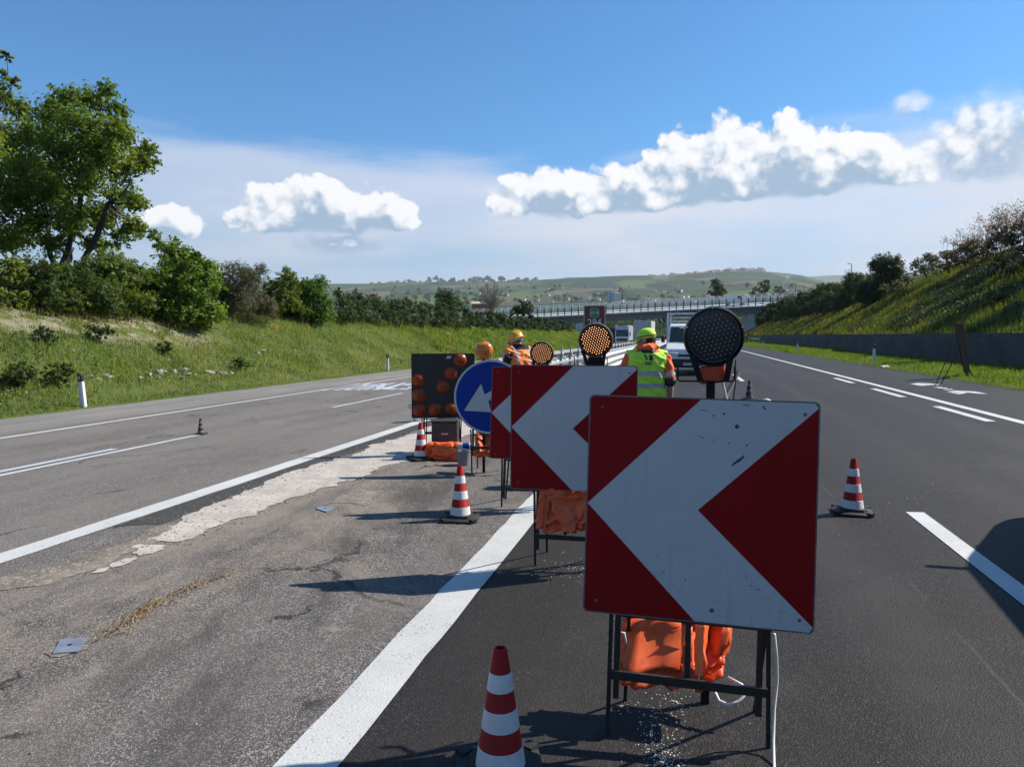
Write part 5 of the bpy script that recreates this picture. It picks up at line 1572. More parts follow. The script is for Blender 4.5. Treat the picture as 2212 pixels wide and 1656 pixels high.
for s, (sh, el_, wr, _) in ((-1, arms2[0]), (1, arms2[1])):
    sh, el_, wr = Vector(sh), Vector(el_), Vector(wr); d = (el_ - sh).normalized()
    mb = MB(); mb.tube([sh.lerp(el_, .86), sh.lerp(el_, 1.0), el_.lerp(wr, .12)], [.070, .070, .062], 16); solid(mb, 'rolled_cuff', M_black, jk, .010, 2, fold_fn(8.0, .5))
    mb = MB(); mb.tube([sh.lerp(el_, .60), sh.lerp(el_, .76)], [.0775, .0765], 20, False); mb.build('sleeve_tape', pm('tape_grey', (.40, .41, .42), .35, var=.1, scale=30), jk, 'all')
M_lime = banded('lime_vest', (.50, .82, .07), [(1.205, 1.258, 'Z'), (1.065, 1.118, 'Z')])
mb = MB(); torso_shell(mb, tf, .030, .93, 1.475)
for s in (-1, 1):
    mb.tube([Vector((s*.09, 0, 1.465)), Vector((s*.205, 0, 1.412))], [.066, .082], 18)
vest = solid(mb, 'vest', M_lime, m2, .011, 3, fold_fn(5.5, 1.15))
# hood and dark collar lying on the back of the neck
mb = MB(); mb.tube([Vector((-.085, .05, 1.525)), Vector((-.10, -.04, 1.53)), Vector((-.04, -.095, 1.525)), Vector((.04, -.095, 1.52)), Vector((.10, -.04, 1.53)), Vector((.085, .05, 1.525))], [.030, .036, .042, .042, .036, .030], 14)
mb.loft([oval((0, 0, z), rx, ry, 24) for z, rx, ry in ((1.49, .10, .09), (1.53, .092, .085), (1.575, .074, .075))])
solid(mb, 'hood', M_orange, m2, .009, 3, fold_fn(2.0, .7))
mb = MB(); mb.tube([Vector((-.10, -.055, 1.495)), Vector((-.05, -.125, 1.482)), Vector((.05, -.128, 1.478)), Vector((.105, -.055, 1.49))], [.014, .020, .020, .014], 10); solid(mb, 'collar', M_black, m2, .007, 2)
# cap and hair
mb = MB(); mb.lathe([(.092, .088), (.098, .10), (.098, .125), (.092, .155), (.075, .185), (.045, .203), (.004, .210)], 28, HM @ Matrix.Diagonal((.93, 1.13, 1, 1)) @ Matrix.Translation(Vector((0, -.008, -.004))))
cap = mb.build('cap', pm('lime_cap', (.52, .80, .06), .75, var=.08, scale=18), m2, 'all')
mb = MB()
V = []; nn = 14
for z in (0, .008):
    for k in range(nn + 1):
        a = RAD(20 + 140*k/nn); V.append(HM @ Vector((.085*math.cos(a), .085*math.sin(a) + .012, .090 + z)))
    for k in range(nn + 1):
        a = RAD(12 + 156*k/nn); V.append(HM @ Vector((.088*math.cos(a), .155*math.sin(a)**.8 + .03, .078 + z - .02*(abs(math.cos(a))**2))))
F = []; o1 = nn + 1; L = 2*o1
for k in range(nn):
    F += [(k, k + 1, o1 + k + 1, o1 + k), (L + k, L + o1 + k, L + o1 + k + 1, L + k + 1), (o1 + k, o1 + k + 1, L + o1 + k + 1, L + o1 + k), (k + 1, k, L + k, L + k + 1)]
mb.add(V, F); mb.build('visor', cap.data.materials[0], cap, 'all')
MB().lathe([(.099, .108), (.0995, .114), (.099, .120)], 28, HM @ Matrix.Diagonal((.94, 1.14, 1, 1)) @ Matrix.Translation(Vector((0, -.008, -.004))), False).build('cap_band', M_black, cap, 'all')
mb = MB(); ell(mb, (0, -.03, .070), (.081, .083, .058), HM); ell(mb, (0, -.062, .042), (.066, .040, .045), HM)
M_hair = pm('dark_hair', (.018, .012, .009), .7, var=.4, scale=60, bmp=.5)
solid(mb, 'hair', M_hair, m2, .007, 1, lambda p: .006*noise.noise(p*70))
mb = MB(); ell(mb, (0, .055, -.008), (.050, .046, .036), HM); solid(mb, 'beard', M_hair, m2, .007, 1, lambda p: .004*noise.noise(p*70))
# company mark printed on the back of the vest: letters and black blocks follow the cloth
bpy.context.view_layer.update()
bv = BVHTree.FromPolygons([v.co for v in vest.data.vertices], [list(p.vertices) for p in vest.data.polygons])
def cloth_print(name, vs, fs, cx, cz, mat):
    V = []
    for x, z in vs:
        hit = bv.ray_cast(Vector((cx + x, -.6, cz + z)), Vector((0, 1, 0)))
        y = (hit[0].y if hit[0] else -.15) - .003
        V.append((cx + x, y, cz + z))
    mb = MB(); mb.add(V, fs); mb.build(name, mat, vest)
vs, fs = text_mesh('ital', .062, .0012)
cloth_print('vest_lettering', vs, fs, .012, 1.352, M_black)
def grid_rect(w, h, sk=0.0, n=4):
    vs = [(w*(i/n - .5) + sk*(j/n - .5)*h, h*(j/n - .5)) for j in range(n + 1) for i in range(n + 1)]
    return vs, [(j*(n + 1) + i, j*(n + 1) + i + 1, (j + 1)*(n + 1) + i + 1, (j + 1)*(n + 1) + i) for j in range(n) for i in range(n)]
vs, fs = grid_rect(.042, .066); cloth_print('vest_emblem', vs, fs, .042, 1.415, M_black)
vs, fs = grid_rect(.020, .060, -.5); cloth_print('vest_emblem', vs, fs, -.016, 1.418, M_black)

# --- worker with the yellow helmet, bowed, turned left
w1 = to_ground(at(1128, 900, 10.5))
arms1 = (((-.20, .03, 1.36), (-.25, .12, 1.10), (-.16, .34, 1.05), (0, 0, -1)), ((.20, .03, 1.37), (.25, .10, 1.11), (.16, .33, 1.04), (0, 0, -1)))
m1, HM, tf = man('person', 'person in orange vest and yellow helmet, head bowed to the left', w1, RAD(38), arms1, RAD(38), RAD(22), .055, .10)
M_dark = pm('dark_jacket', (.012, .012, .016), .85, var=.3, scale=12)
mb = MB(); torso_shell(mb, tf, .012, .90, 1.50)
for s, (sh, el_, wr, _) in ((-1, arms1[0]), (1, arms1[1])):
    sh, el_, wr = Vector(sh), Vector(el_), Vector(wr)
    mb.tube([sh + Vector((-s*.07, 0, .02)), sh, sh.lerp(el_, .5), el_, el_.lerp(wr, .5), el_.lerp(wr, .9)], [.072, .078, .070, .062, .056, .048], 16)
mb.loft([oval((0, tf(1.5), z), rx, ry, 24) for z, rx, ry in ((1.46, .13, .11), (1.52, .096, .092), (1.565, .086, .088))])
solid(mb, 'jacket', M_dark, m1, .012, 3, fold_fn(6.0))
m, q, p, out = new_mat('orange_vest')
oc = q.n('ShaderNodeTexCoord').outputs['Object']; X, Y, Z = q.sep(oc)[:3]
ab = q.m('ABSOLUTE', X)
k1 = q.m('MULTIPLY', q.m('GREATER_THAN', ab, .085), q.m('LESS_THAN', ab, .128))
k2 = q.m('MULTIPLY', q.m('GREATER_THAN', Z, 1.13), q.m('LESS_THAN', Z, 1.18))
k = q.m('MAXIMUM', k1, k2)
q.put(p.inputs['Base Color'], q.mix(k, q.mix(q.noise(oc, 14, 4.0), (.80, .17, .025), (.92, .24, .04)), (.36, .36, .38))); p.inputs['Roughness'].default_value = .7
mb = MB(); torso_shell(mb, tf, .030, .93, 1.478)
for s in (-1, 1):
    mb.tube([Vector((s*.10, tf(1.45), 1.475)), Vector((s*.215, tf(1.4), 1.425))], [.068, .082], 18)
solid(mb, 'vest', m, m1, .011, 3, fold_fn(9.5, 1.15))
M_helm = pm('helmet_yellow', (.78, .36, .012), .32, var=.05, scale=6, coat=.3)
mb = MB(); E_ = HM @ Matrix.Translation(Vector((0, -.005, .0))) @ Matrix.Diagonal((.94, 1.12, 1, 1))
mb.lathe([(.128, .082), (.130, .088), (.112, .098), (.110, .125), (.104, .160), (.088, .190), (.060, .212), (.028, .222), (.003, .224)], 36, E_)
hel = mb.build('helmet', M_helm, m1, True)
for x in (-.03, 0, .03):
    MB().tube([E_ @ Vector((x, .108*math.sin(a)*(1 - abs(x)), .118 + .108*math.cos(a))) for a in [RAD(-75 + 150*k/14) for k in range(15)]], .0085, 8).build('helmet_rib', M_helm, hel, True)
mb = MB(); V = []
for z in (.0, .006):
    for k in range(13):
        a = RAD(25 + 130*k/12); V.append(E_ @ Vector((.118*math.cos(a), .118*math.sin(a), .086 + z)))
    for k in range(13):
        a = RAD(25 + 130*k/12); V.append(E_ @ Vector((.130*math.cos(a), .168*math.sin(a), .076 + z)))
F = []
for k in range(12):
    F += [(k, k + 1, 14 + k, 13 + k), (26 + k, 39 + k, 40 + k, 27 + k), (13 + k, 14 + k, 40 + k, 39 + k)]
mb.add(V, F); mb.build('helmet_peak', M_helm, hel, 'all')
MB().box((0, 0, 0), (.05, .003, .036), None).build('helmet_sticker', M_white, hel).matrix_local = E_ @ Matrix.Translation(Vector((.058, -.088, .155))) @ Matrix.Rotation(RAD(33), 4, 'Z') @ Matrix.Rotation(RAD(-22), 4, 'X')
MB().lathe([(.092, .058), (.096, .075), (.096, .092)], 28, E_, False).build('helmet_liner', pm('liner_white', (.6, .58, .56), .8, var=.1, scale=20), hel, 'all')
for s in (-1, 1):
    MB().tube([HM @ Vector((s*.074, -.01, .078)), HM @ Vector((s*.070, .05, .078)), HM @ Vector((s*.060, .098, .074))], .0035, 6).build('glasses_arm', M_black, m1)
    MB().tube([HM @ Vector((s*(.034 + .022*math.cos(a)), .108, .066 + .018*math.sin(a))) for a in [2*math.pi*k/14 for k in range(15)]], .0032, 6).build('glasses_rim', M_black, m1)
mb = MB(); ell(mb, (0, -.045, .052), (.072, .056, .034), HM); solid(mb, 'hair', pm('grey_hair', (.16, .14, .13), .7, var=.3, scale=60), m1, .007, 1, lambda p: .003*noise.noise(p*70))

# ------------------------------------------------------------------ vegetation
M_leaf = leaf_mat('leaf', .50, .5)
M_leafd = leaf_mat('leaf_leathery', .32, .62)
M_grass = leaf_mat('grass_blade', .50, .6)
M_bark = pm('bark', (.030, .025, .021), .95, var=.35, scale=7, bmp=.7)
M_barkg = pm('bark_grey', (.20, .175, .15), .95, var=.3, scale=7, bmp=.5)

def leaf_quads(C, N, size, aspect=.55, rs=rng):
    """C centres, N preferred normals (n,3); rhombus leaves"""
    n = len(C)
    N = N + rs.normal(0, .55, (n, 3)); N /= np.linalg.norm(N, axis=1)[:, None] + 1e-9
    t = rs.normal(0, 1, (n, 3)); t -= N*np.sum(t*N, 1)[:, None]; t /= np.linalg.norm(t, axis=1)[:, None] + 1e-9
    b = np.cross(N, t)
    s = (size*rs.uniform(.6, 1.35, n))[:, None]
    P = np.stack([C - t*s*.5, C + b*s*.5*aspect + N*s*.06, C + t*s*.5, C - b*s*.5*aspect + N*s*.06], 1)
    return P.reshape(-1, 3)
def shade_tint(n, base, var=.22, yel=.0, rs=rng):
    k = rs.uniform(1 - var, 1 + var, (n, 1)); c = np.array(base)[None, :]*k
    c[:, 0] *= 1 + rs.uniform(-.15, .2 + yel, n); c[:, 2] *= rs.uniform(.7, 1.2, n)
    return c
def clump_leaves(clumps, dens, size, base, base2, up=.35, aspect=.55, shell=.45, seed=1, var=.22):
    """clumps: (x,y,z,r); leaves fill an uneven shell of each"""
    rs = np.random.default_rng(seed); Vs = []; Ts = []
    for (x, y, z, r) in clumps:
        n = int(dens*r*r) + 6
        u = rs.normal(0, 1, (n, 3)); u /= np.linalg.norm(u, axis=1)[:, None]
        # twig grouping: leaves gather round a few sub-directions
        m2 = max(7, n//16); sub = rs.normal(0, 1, (m2, 3)); sub /= np.linalg.norm(sub, axis=1)[:, None]
        idx = rs.integers(0, m2, n); pick = sub[idx]; srad = rs.uniform(.6, 1.15, m2)[idx]
        pick = pick + np.array([0, 0, .25]); pick /= np.linalg.norm(pick, axis=1)[:, None]
        tt = shell + (1 - shell)*rs.uniform(0, 1, n)**.7
        g0 = pick*tt[:, None] + u*.20*(1.25 - .7*tt)[:, None]
        rad = r*srad*1.08
        C = np.array([x, y, z]) + g0*rad[:, None]*np.array([1, 1, .85])
        Nn = g0 + np.array([0, 0, up])
        Vs.append(leaf_quads(C, Nn, size, aspect, rs))
        mixf = rs.uniform(0, 1, (n, 1))*rs.uniform(.3, 1)
        Ts.append(shade_tint(n, base, var, rs=rs)*(1 - mixf) + shade_tint(n, base2, var, rs=rs)*mixf)
    return np.concatenate(Vs), np.concatenate(Ts)
def limb(mb, a, b, r0, r1, wob=.08, n=6, rr=rnd):
    a, b = Vector(a), Vector(b); pts = []; L = (b - a).length
    for k in range(n + 1):
        t = k/n; p = a.lerp(b, t)
        if 0 < k < n:
            p += Vector((rr.gauss(0, 1), rr.gauss(0, 1), rr.gauss(0, .5)))*L*wob*.35
        pts.append(p)
    mb.tube(pts, [r0 + (r1 - r0)*k/n for k in range(n + 1)], 7)
def tree(name, label, base, trunks, clumps, dens, size, c1, c2, bark=M_bark, cat='tree', group=None, aspect=.6, seed=1, trunk_r=.18, mat=None, twigs=2, shell=.4, var=.22):
    """base: root point; trunks: list of fork points; clumps in world coordinates"""
    root = empty(name, base, 0, label, cat, group); base = Vector(base); rr = random.Random(seed)
    cl = [(x - base.x, y - base.y, z - base.z, r) for x, y, z, r in clumps]
    mb = MB(); forks = [Vector(f) - base for f in trunks]
    for i, f in enumerate(forks):
        limb(mb, (rr.uniform(-.1, .1)*i, rr.uniform(-.1, .1)*i, -.3), f, trunk_r*(1 if i == 0 else .8), trunk_r*.55, .06, 6, rr)
    for (x, y, z, r) in cl:
        c = Vector((x, y, z)); f = min(forks, key=lambda q: (q - c).length)
        limb(mb, f, c, trunk_r*.26, .012, .12, 6, rr)
        for _ in range(twigs):
            e = c + Vector((rr.gauss(0, 1), rr.gauss(0, 1), rr.gauss(.2, .8))).normalized()*r*.85
            limb(mb, c.lerp(f, rr.uniform(0, .35)), e, min(.022, trunk_r*.25), .005, .10, 4, rr)
    mb.build('trunk', bark, root, 'all')
    V, T = clump_leaves(cl, dens, size, c1, c2, aspect=aspect, seed=seed, shell=shell, var=var)
    np_mesh('crown', V, 4, mat or M_leaf, T, root)
    return root
def px_clumps(lst, depth, spread, seed, rmul=1.0):
    rr = random.Random(seed); out = []
    for (px, py, rp) in lst:
        d = depth + rr.uniform(-1, 1)*spread
        p = at(px, py, d); out.append((p.x, p.y, p.z, rp*d/PF*rmul))
    return out
G1, G2 = (.078, .138, .020), (.185, .240, .038)
# big multi-stemmed tree on the left
D = 36.0
cl = px_clumps([(232, 195, 26), (205, 222, 40), (150, 215, 36), (255, 240, 26), (120, 250, 46), (180, 275, 56), (255, 285, 40), (85, 300, 50), (225, 330, 52), (140, 340, 62), (300, 345, 30), (325, 352, 22), (318, 322, 20), (272, 372, 38), (60, 370, 60), (190, 395, 56), (110, 420, 58), (255, 430, 40), (292, 440, 26), (30, 430, 56), (215, 470, 42), (280, 488, 30), (300, 498, 20), (70, 490, 50), (150, 480, 44), (255, 515, 26), (20, 520, 42), (120, 525, 34), (205, 528, 26), (40, 240, 34), (10, 300, 50), (-20, 380, 60), (-40, 470, 60)], D, 2.6, 3, 1.15)
cl += [(x*k, y*k, (z - EYE)*k + EYE, r*.95) for (x, y, z, r), k in zip(cl[4:30:2], [1.07, 1.10, 1.12]*5)]
base = at(120, 640, D); base.z = ground_z(base.x, base.y)
f1 = at(155, 500, D); f2 = at(105, 480, D + .6); f3 = at(175, 400, D - .4); f4 = at(235, 440, D)
tree('broadleaf_tree', 'tall spreading green tree with several dark stems on the left bank', base, [f1, f2, f3, f4], cl, 1000, .18, G1, G2, seed=11, trunk_r=.22, twigs=3, shell=.12)
# taller tree cut by the left edge
D = 33.0
cl = px_clumps([(14, 122, 15), (25, 178, 17), (6, 160, 14), (10, 215, 26), (-25, 200, 44), (-40, 110, 34), (-60, 280, 60), (-30, 330, 55), (-90, 180, 60), (-120, 380, 70), (-60, 430, 60)], D, 1.5, 5)
base = at(-60, 650, D); base.z = ground_z(base.x, base.y)
tree('broadleaf_tree', 'tree cut by the left edge, loose leafy tips against the sky', base, [at(-55, 470, D), at(-40, 330, D)], cl, 950, .18, G1, G2, seed=13, trunk_r=.2, shell=.15)

def shrub(name, label, px, pyb, pyt, wpx, depth, c1, c2, n=14, dens=520, size=.13, seed=1, aspect=.6, mat=None, group=None, cat='shrub', dome=1.0, shell=.35, spiky=0.0, var=.22, base_z=None):
    rr = random.Random(seed)
    b = at(px, pyb, depth); gz_ = ground_z(b.x, b.y) if base_z is None else base_z
    top = at(px, pyt, depth).z; h = max(.5, top - gz_); w = wpx*depth/PF/2
    cl = []
    for k in range(n):                       # upper and outer lobes
        a = rr.uniform(0, 6.283); zz = rr.random()**.75
        rad = w*math.sqrt(max(.05, 1 - (zz*.93)**2.2*dome))*rr.uniform(.35, .78)
        r = rr.uniform(.26, .42)*min(w, h*.75)
        cl.append((b.x + rad*math.cos(a), b.y + rad*math.sin(a)*.9, gz_ + max(r*.6, h*(.06 + .80*zz)), r))
    for k in range(max(4, n//2)):            # skirt down to the ground
        a = 6.283*(k + rr.random()*.5)/max(4, n//2)
        cl.append((b.x + w*.62*math.cos(a), b.y + w*.62*math.sin(a), gz_ + h*rr.uniform(.08, .25), .36*min(w, h*.8)))
    cl.append((b.x, b.y, gz_ + h*.80, .24*min(w, h))); cl.append((b.x, b.y, gz_ + h*.5, .55*min(w, h*.8)))
    for k in range(int(spiky)):
        a = rr.uniform(0, 6.28); cl.append((b.x + w*.6*math.cos(a), b.y + w*.6*math.sin(a), gz_ + h*rr.uniform(.8, 1.08), .09*h))
    return tree(name, label, (b.x, b.y, gz_), [(b.x + rr.uniform(-.1, .1), b.y, gz_ + h*.10), (b.x - .1, b.y + .1, gz_ + h*.12)], cl, dens*2.6, size, c1, c2, seed=seed, aspect=aspect, trunk_r=.05, mat=mat, twigs=1, group=group, cat=cat, shell=shell, var=var)
YG1, YG2 = (.095, .145, .018), (0.234, 0.280, 0.046)
OL1, OL2 = (0.060, 0.069, 0.043), (0.137, 0.146, 0.096)
DK1, DK2 = (0.030, 0.060, 0.016), (.062, .092, .024)
shrub('shrub', 'yellow green shrub cut by the left edge beside the big tree', 18, 690, 545, 110, 26, YG1, YG2, seed=21, dens=560)
shrub('hedge_shrub', 'dark leafy hedge shrub right of the yellow green shrub', 95, 672, 552, 165, 27.6, DK1, (0.130, 0.179, 0.047), seed=22, aspect=.35, size=.15)
shrub('hedge_shrub', 'leafy hedge shrub below the big tree stems', 175, 672, 560, 180, 29.2, DK1, (0.130, 0.179, 0.047), seed=23, aspect=.35, size=.15)
shrub('hedge_shrub', 'light topped hedge shrub left of the tall light green shrub', 255, 672, 550, 180, 31.2, (0.056, 0.103, 0.019), (0.182, 0.234, 0.042), seed=24, aspect=.4, size=.15)
shrub('hedge_shrub', 'hedge shrub half behind the tall light green shrub', 322, 672, 575, 130, 33, DK1, (.080, .108, .028), seed=25, aspect=.4, size=.14)
shrub('tall_shrub', 'tall light green shrub leaning over the left bank', 400, 705, 525, 185, 34.0, (0.075, 0.152, 0.020), (0.202, 0.267, 0.039), n=22, dens=620, seed=26, spiky=6, size=.15)
shrub('olive_shrub', 'rounded grey green olive shrub on the left bank', 535, 690, 558, 140, 40.5, OL1, OL2, n=20, dens=720, size=.12, aspect=.28, seed=27, dome=.6)
shrub('shrub', 'yellow green shrub right of the olive shrub', 620, 685, 578, 105, 45, YG1, (.125, .160, .03), seed=28, dens=560)
shrub('shrub', 'bright green shrub before the oleander hedge', 672, 702, 595, 115, 46.5, (0.035, 0.106, 0.013), (0.114, 0.198, 0.029), n=18, seed=29, dens=620)
for i, (px, pb, pt, w, d, lab) in enumerate(((48, 672, 590, 150, 28.5, 'hedge shrub half hidden behind the yellow green shrub'), (140, 672, 566, 150, 30.5, 'hedge shrub behind the gap under the big tree'), (215, 672, 572, 150, 32.5, 'hedge shrub behind the dark hedge below the tree crown'), (290, 672, 566, 140, 34.5, 'hedge shrub showing left of the tall light green shrub'), (470, 690, 590, 110, 40, 'dark shrub filling the gap left of the olive shrub'), (588, 690, 600, 90, 46, 'low shrub filling the gap right of the olive shrub'))):
    shrub('hedge_shrub', lab, px, pb, pt, w, d, (0.037, 0.073, 0.018), (0.124, 0.169, 0.044), seed=220 + i, aspect=.4, size=.16, dens=420)
# hedge of oleanders running along the top of the left bank
hz_ = [(735, 692, 612, 52), (775, 696, 626, 56), (815, 698, 634, 56), (850, 700, 640, 50), (885, 702, 645, 50), (918, 704, 650, 44), (948, 706, 655, 42), (978, 708, 660, 40), (1005, 709, 664, 36), (1030, 710, 668, 34), (1055, 711, 671, 32), (1080, 712, 673, 30), (1103, 713, 675, 28), (1125, 714, 678, 26), (1145, 714, 680, 24), (1163, 714, 683, 22), (1180, 715, 685, 20), (1196, 715, 688, 19), (1212, 716, 691, 18), (1226, 716, 695, 16)]
for i, (px, pb, pt, w) in enumerate(hz_):
    d = 24.2*PF/(1475 - px)
    shrub('oleander', 'oleander shrub in the dark hedge along the left bank', px, pb, pt, w*1.75, d, DK1, (.090, .120, .040), n=9, dens=max(110, 520*(40/d)**1.0), size=.15*max(1, (d/45)**.75), aspect=.32, seed=40 + i, group='oleander hedge on the left bank', mat=M_leafd)
# low bushes dotted on the left bank
for i, (px, py, w, hpx, lab) in enumerate(((100, 742, 60, 34, 'small dark bush at the far left of the grassy bank'), (212, 742, 72, 46, 'round dark bush midway up the left bank'), (357, 765, 46, 28, 'small dark bush above the white stones'), (520, 800, 42, 26, 'small low bush near the foot of the left bank'), (45, 850, 110, 70, 'big bramble clump at the foot of the bank by the left edge'), (128, 838, 70, 60, 'leafy green bramble beside the leaning post'))):
    # find the point of the bank seen at this pixel
    r = ray(px, py); t = 10.0
    while t < 60:
        P = Vector((0, 0, EYE)) + r*t
        if P.z < ground_z(P.x, P.y): break
        t += .1
    rr = random.Random(60 + i); w_ = w*t/PF/2; h_ = hpx*t/PF
    cl = [(P.x + rr.uniform(-.7, .7)*w_, P.y + rr.uniform(-.7, .7)*w_, P.z + h_*rr.uniform(.2, .8), w_*rr.uniform(.35, .55)) for _ in range(9)]
    tree('bush', lab, (P.x, P.y, P.z), [P + Vector((0, 0, h_*.4))], cl, 2200, .075 if i < 4 else .10, (.014, .038, .008) if i < 4 else (.04, .07, .014), (.040, .078, .016) if i < 4 else (.115, .135, .045), cat='bush', seed=60 + i, trunk_r=.03, twigs=0)
# bare branched tree and dark trees behind the hedge
def bare_tree(label, px, pyb, pyt, wpx, depth, seed):
    b = at(px, pyb, depth); top = at(px, pyt, depth); h = top.z - b.z; w = wpx*depth/PF/2; rr = random.Random(seed)
    root = empty('bare_tree', b, 0, label, 'tree'); mb = MB()
    limb(mb, (0, 0, -1.5), (0, 0, h*.22), .28, .2, .05, 4, rr)
    tw = MB()
    for k in range(30):
        a = rr.uniform(0, 6.28); e = Vector((math.cos(a)*w*rr.uniform(.25, .95), math.sin(a)*w*rr.uniform(.25, .9), h*rr.uniform(.4, .98)))
        s = Vector((0, 0, h*rr.uniform(.10, .4))); limb(mb, s, e, .11, .02, .10, 6, rr)
        for j in range(34):
            t = rr.uniform(.25, 1); p = s.lerp(e, t); d = Vector((rr.gauss(0, 1), rr.gauss(0, 1), rr.gauss(.6, .7))).normalized()
            limb(tw, p, p + d*rr.uniform(.5, 1.5)*h*.13, .026, .010, .12, 3, rr)
    mb.build('trunk', M_barkg, root, 'all'); t = tw.build('crown', M_barkg, root); t['kind'] = 'stuff'
bare_tree('leafless grey brown tree behind the hedge', 1062, 688, 608, 92, 150, 71)
def far_tree(name, label, px, pyb, pyt, w, d, c1, c2, seed, n=10, dens=26, size=.55, cat='tree', group=None, aspect=.6):
    b = at(px, pyb, d); rr = random.Random(seed); h = (pyb - pyt)*d/PF; ww = w*d/PF/2
    cl = [(b.x + rr.uniform(-.7, .7)*ww, b.y + rr.uniform(-.7, .7)*ww, b.z + h*rr.uniform(.38, .9), ww*rr.uniform(.35, .6)) for _ in range(n)] + [(b.x, b.y, b.z + h*.92, ww*.3)]
    return tree(name, label, b, [b + Vector((0, 0, h*.45)), b + Vector((ww*.2, 0, h*.4))], cl, dens*3, size*.8, c1, c2, seed=seed, trunk_r=.3, twigs=1, cat=cat, group=group, aspect=aspect)
far_tree('dark_tree', 'dark conifer clump left of the leafless tree', 968, 690, 632, 70, 165, DK1, DK2, 81, 12, 40, .5)
far_tree('cypress_tree', 'small pointed dark tree behind the hedge', 1003, 690, 640, 24, 170, DK1, DK2, 82, 6, 60, .45)
far_tree('dark_tree', 'dark round tree right of the leafless tree', 1128, 690, 652, 52, 150, DK1, (.05, .055, .025), 83, 12, 50, .45)
far_tree('eucalyptus_tree', 'pale stemmed rounded tree beyond the bridge', 1545, 656, 606, 42, 330, (.030, .042, .018), (.062, .078, .035), 84, 14, 22, .85)
far_tree('eucalyptus_tree', 'ragged tall tree beyond the right end of the bridge', 1652, 655, 604, 30, 300, (.034, .042, .018), (.066, .072, .032), 85, 8, 22, .8)
far_tree('eucalyptus_tree', 'short dark tree left of the ragged tall tree', 1632, 655, 620, 26, 310, (.034, .042, .018), (.066, .072, .032), 86, 8, 22, .8)
far_tree('eucalyptus_tree', 'small tree right of the ragged tall tree', 1682, 655, 618, 30, 310, (.06, .05, .025), (.09, .085, .035), 87, 8, 22, .8)

# shrubs along the right bank
rs_ = [(1648, 705, 660, 44, 168), (1665, 702, 652, 48, 158), (1685, 700, 646, 52, 148), (1706, 697, 641, 54, 138), (1728, 694, 635, 60, 128), (1750, 690, 626, 64, 118), (1775, 686, 616, 72, 109), (1802, 681, 610, 78, 100), (1830, 678, 600, 84, 93), (1858, 674, 588, 92, 86)]
for i, (px, pb, pt, w, d) in enumerate(rs_):
    p0 = at(px, pb, d)
    shrub('hedge_shrub', 'dark hedge shrub in the row on the right bank', px, pb, pt, w*1.5, d, (.026, .048, .013), (.075, .102, .030), n=10, dens=max(120, 520*(45/d)), size=.19*max(1, (d/60)**.75), aspect=.35, seed=100 + i, group='dark hedge on the right bank', mat=M_leafd, base_z=min(ground_z(p0.x, p0.y), p0.z))
shrub('tall_shrub', 'tall dark shrub highest in the right bank hedge', 1912, 664, 548, 125, 74, (.022, .044, .012), (.066, .094, .026), n=22, dens=420, size=.22, aspect=.4, seed=120, mat=M_leafd, base_z=4.6)
for i, (px, pb, pt, w, d, lab) in enumerate(((2000, 585, 548, 70, 66, 'left grey green olive shrub on the right crest'), (2050, 575, 540, 64, 62, 'middle grey green olive shrub on the right crest'), (2085, 565, 520, 60, 60, 'right grey green olive shrub on the right crest'))):
    shrub('olive_shrub', lab, px, pb, pt, w*1.2, d, OL1, OL2, n=10, dens=420, size=.17, aspect=.3, seed=130 + i, base_z=at(px, pb, d).z - .3)
for i, (px, py, w, h_, d, lab) in enumerate(((1935, 640, 60, 40, 68, 'pale grey bush below the tall dark shrub'), (2190, 640, 90, 60, 44, 'dark bramble at the right edge of the bank'), (2160, 690, 60, 34, 38, 'dark leafy clump low on the right bank'))):
    b = at(px, py, d); rr = random.Random(140 + i); w_ = w*d/PF/2; hh_ = h_*d/PF
    zb = ground_z(b.x, b.y)
    cl = [(b.x + rr.uniform(-.8, .8)*w_, b.y + rr.uniform(-.8, .8)*w_, zb + hh_*rr.uniform(.1, .8), w_*rr.uniform(.3, .5)) for _ in range(9)]
    tree('bush', lab, (b.x, b.y, zb), [(b.x, b.y, zb + hh_*.4)], cl, 1100, .14, (.03, .045, .016) if i else OL1, (.06, .08, .025) if i else (.11, .115, .08), cat='bush', seed=140 + i, trunk_r=.03, twigs=0)

def surf(x0, x1, y0, y1, n, ypow=1.0, rs=rng):
    X = rs.uniform(x0, x1, n); Y = y0 + (y1 - y0)*rs.uniform(0, 1, n)**ypow
    Z = np.array([ground_z(float(a), float(b)) for a, b in zip(X, Y)])
    return X, Y, Z
def blades(name, label, X, Y, Z, h, w, cols, cat='grass', seed=3, lean=.45, mat=None):
    rs = np.random.default_rng(seed); n = len(X)
    a = rs.uniform(0, 2*np.pi, n); hh = h*rs.uniform(.5, 1.5, n); ww = w*rs.uniform(.6, 1.4, n)
    dx_, dy_ = np.cos(a)*ww/2, np.sin(a)*ww/2
    la = rs.uniform(0, 2*np.pi, n); lx, ly = np.cos(la)*hh*lean*rs.uniform(0, 1, n), np.sin(la)*hh*lean*rs.uniform(0, 1, n)
    P = np.stack([np.stack([X - dx_, Y - dy_, Z - .03], 1), np.stack([X + dx_, Y + dy_, Z - .03], 1), np.stack([X + lx, Y + ly, Z + hh], 1)], 1).reshape(-1, 3)
    o = np_mesh(name, P, 3, mat or M_grass, cols)
    return tag(o, label, cat, kind='stuff')
def patch(X, Y, s, off=0.0):
    return np.array([noise.noise(Vector((float(a)*s, float(b)*s, off))) for a, b in zip(X, Y)])
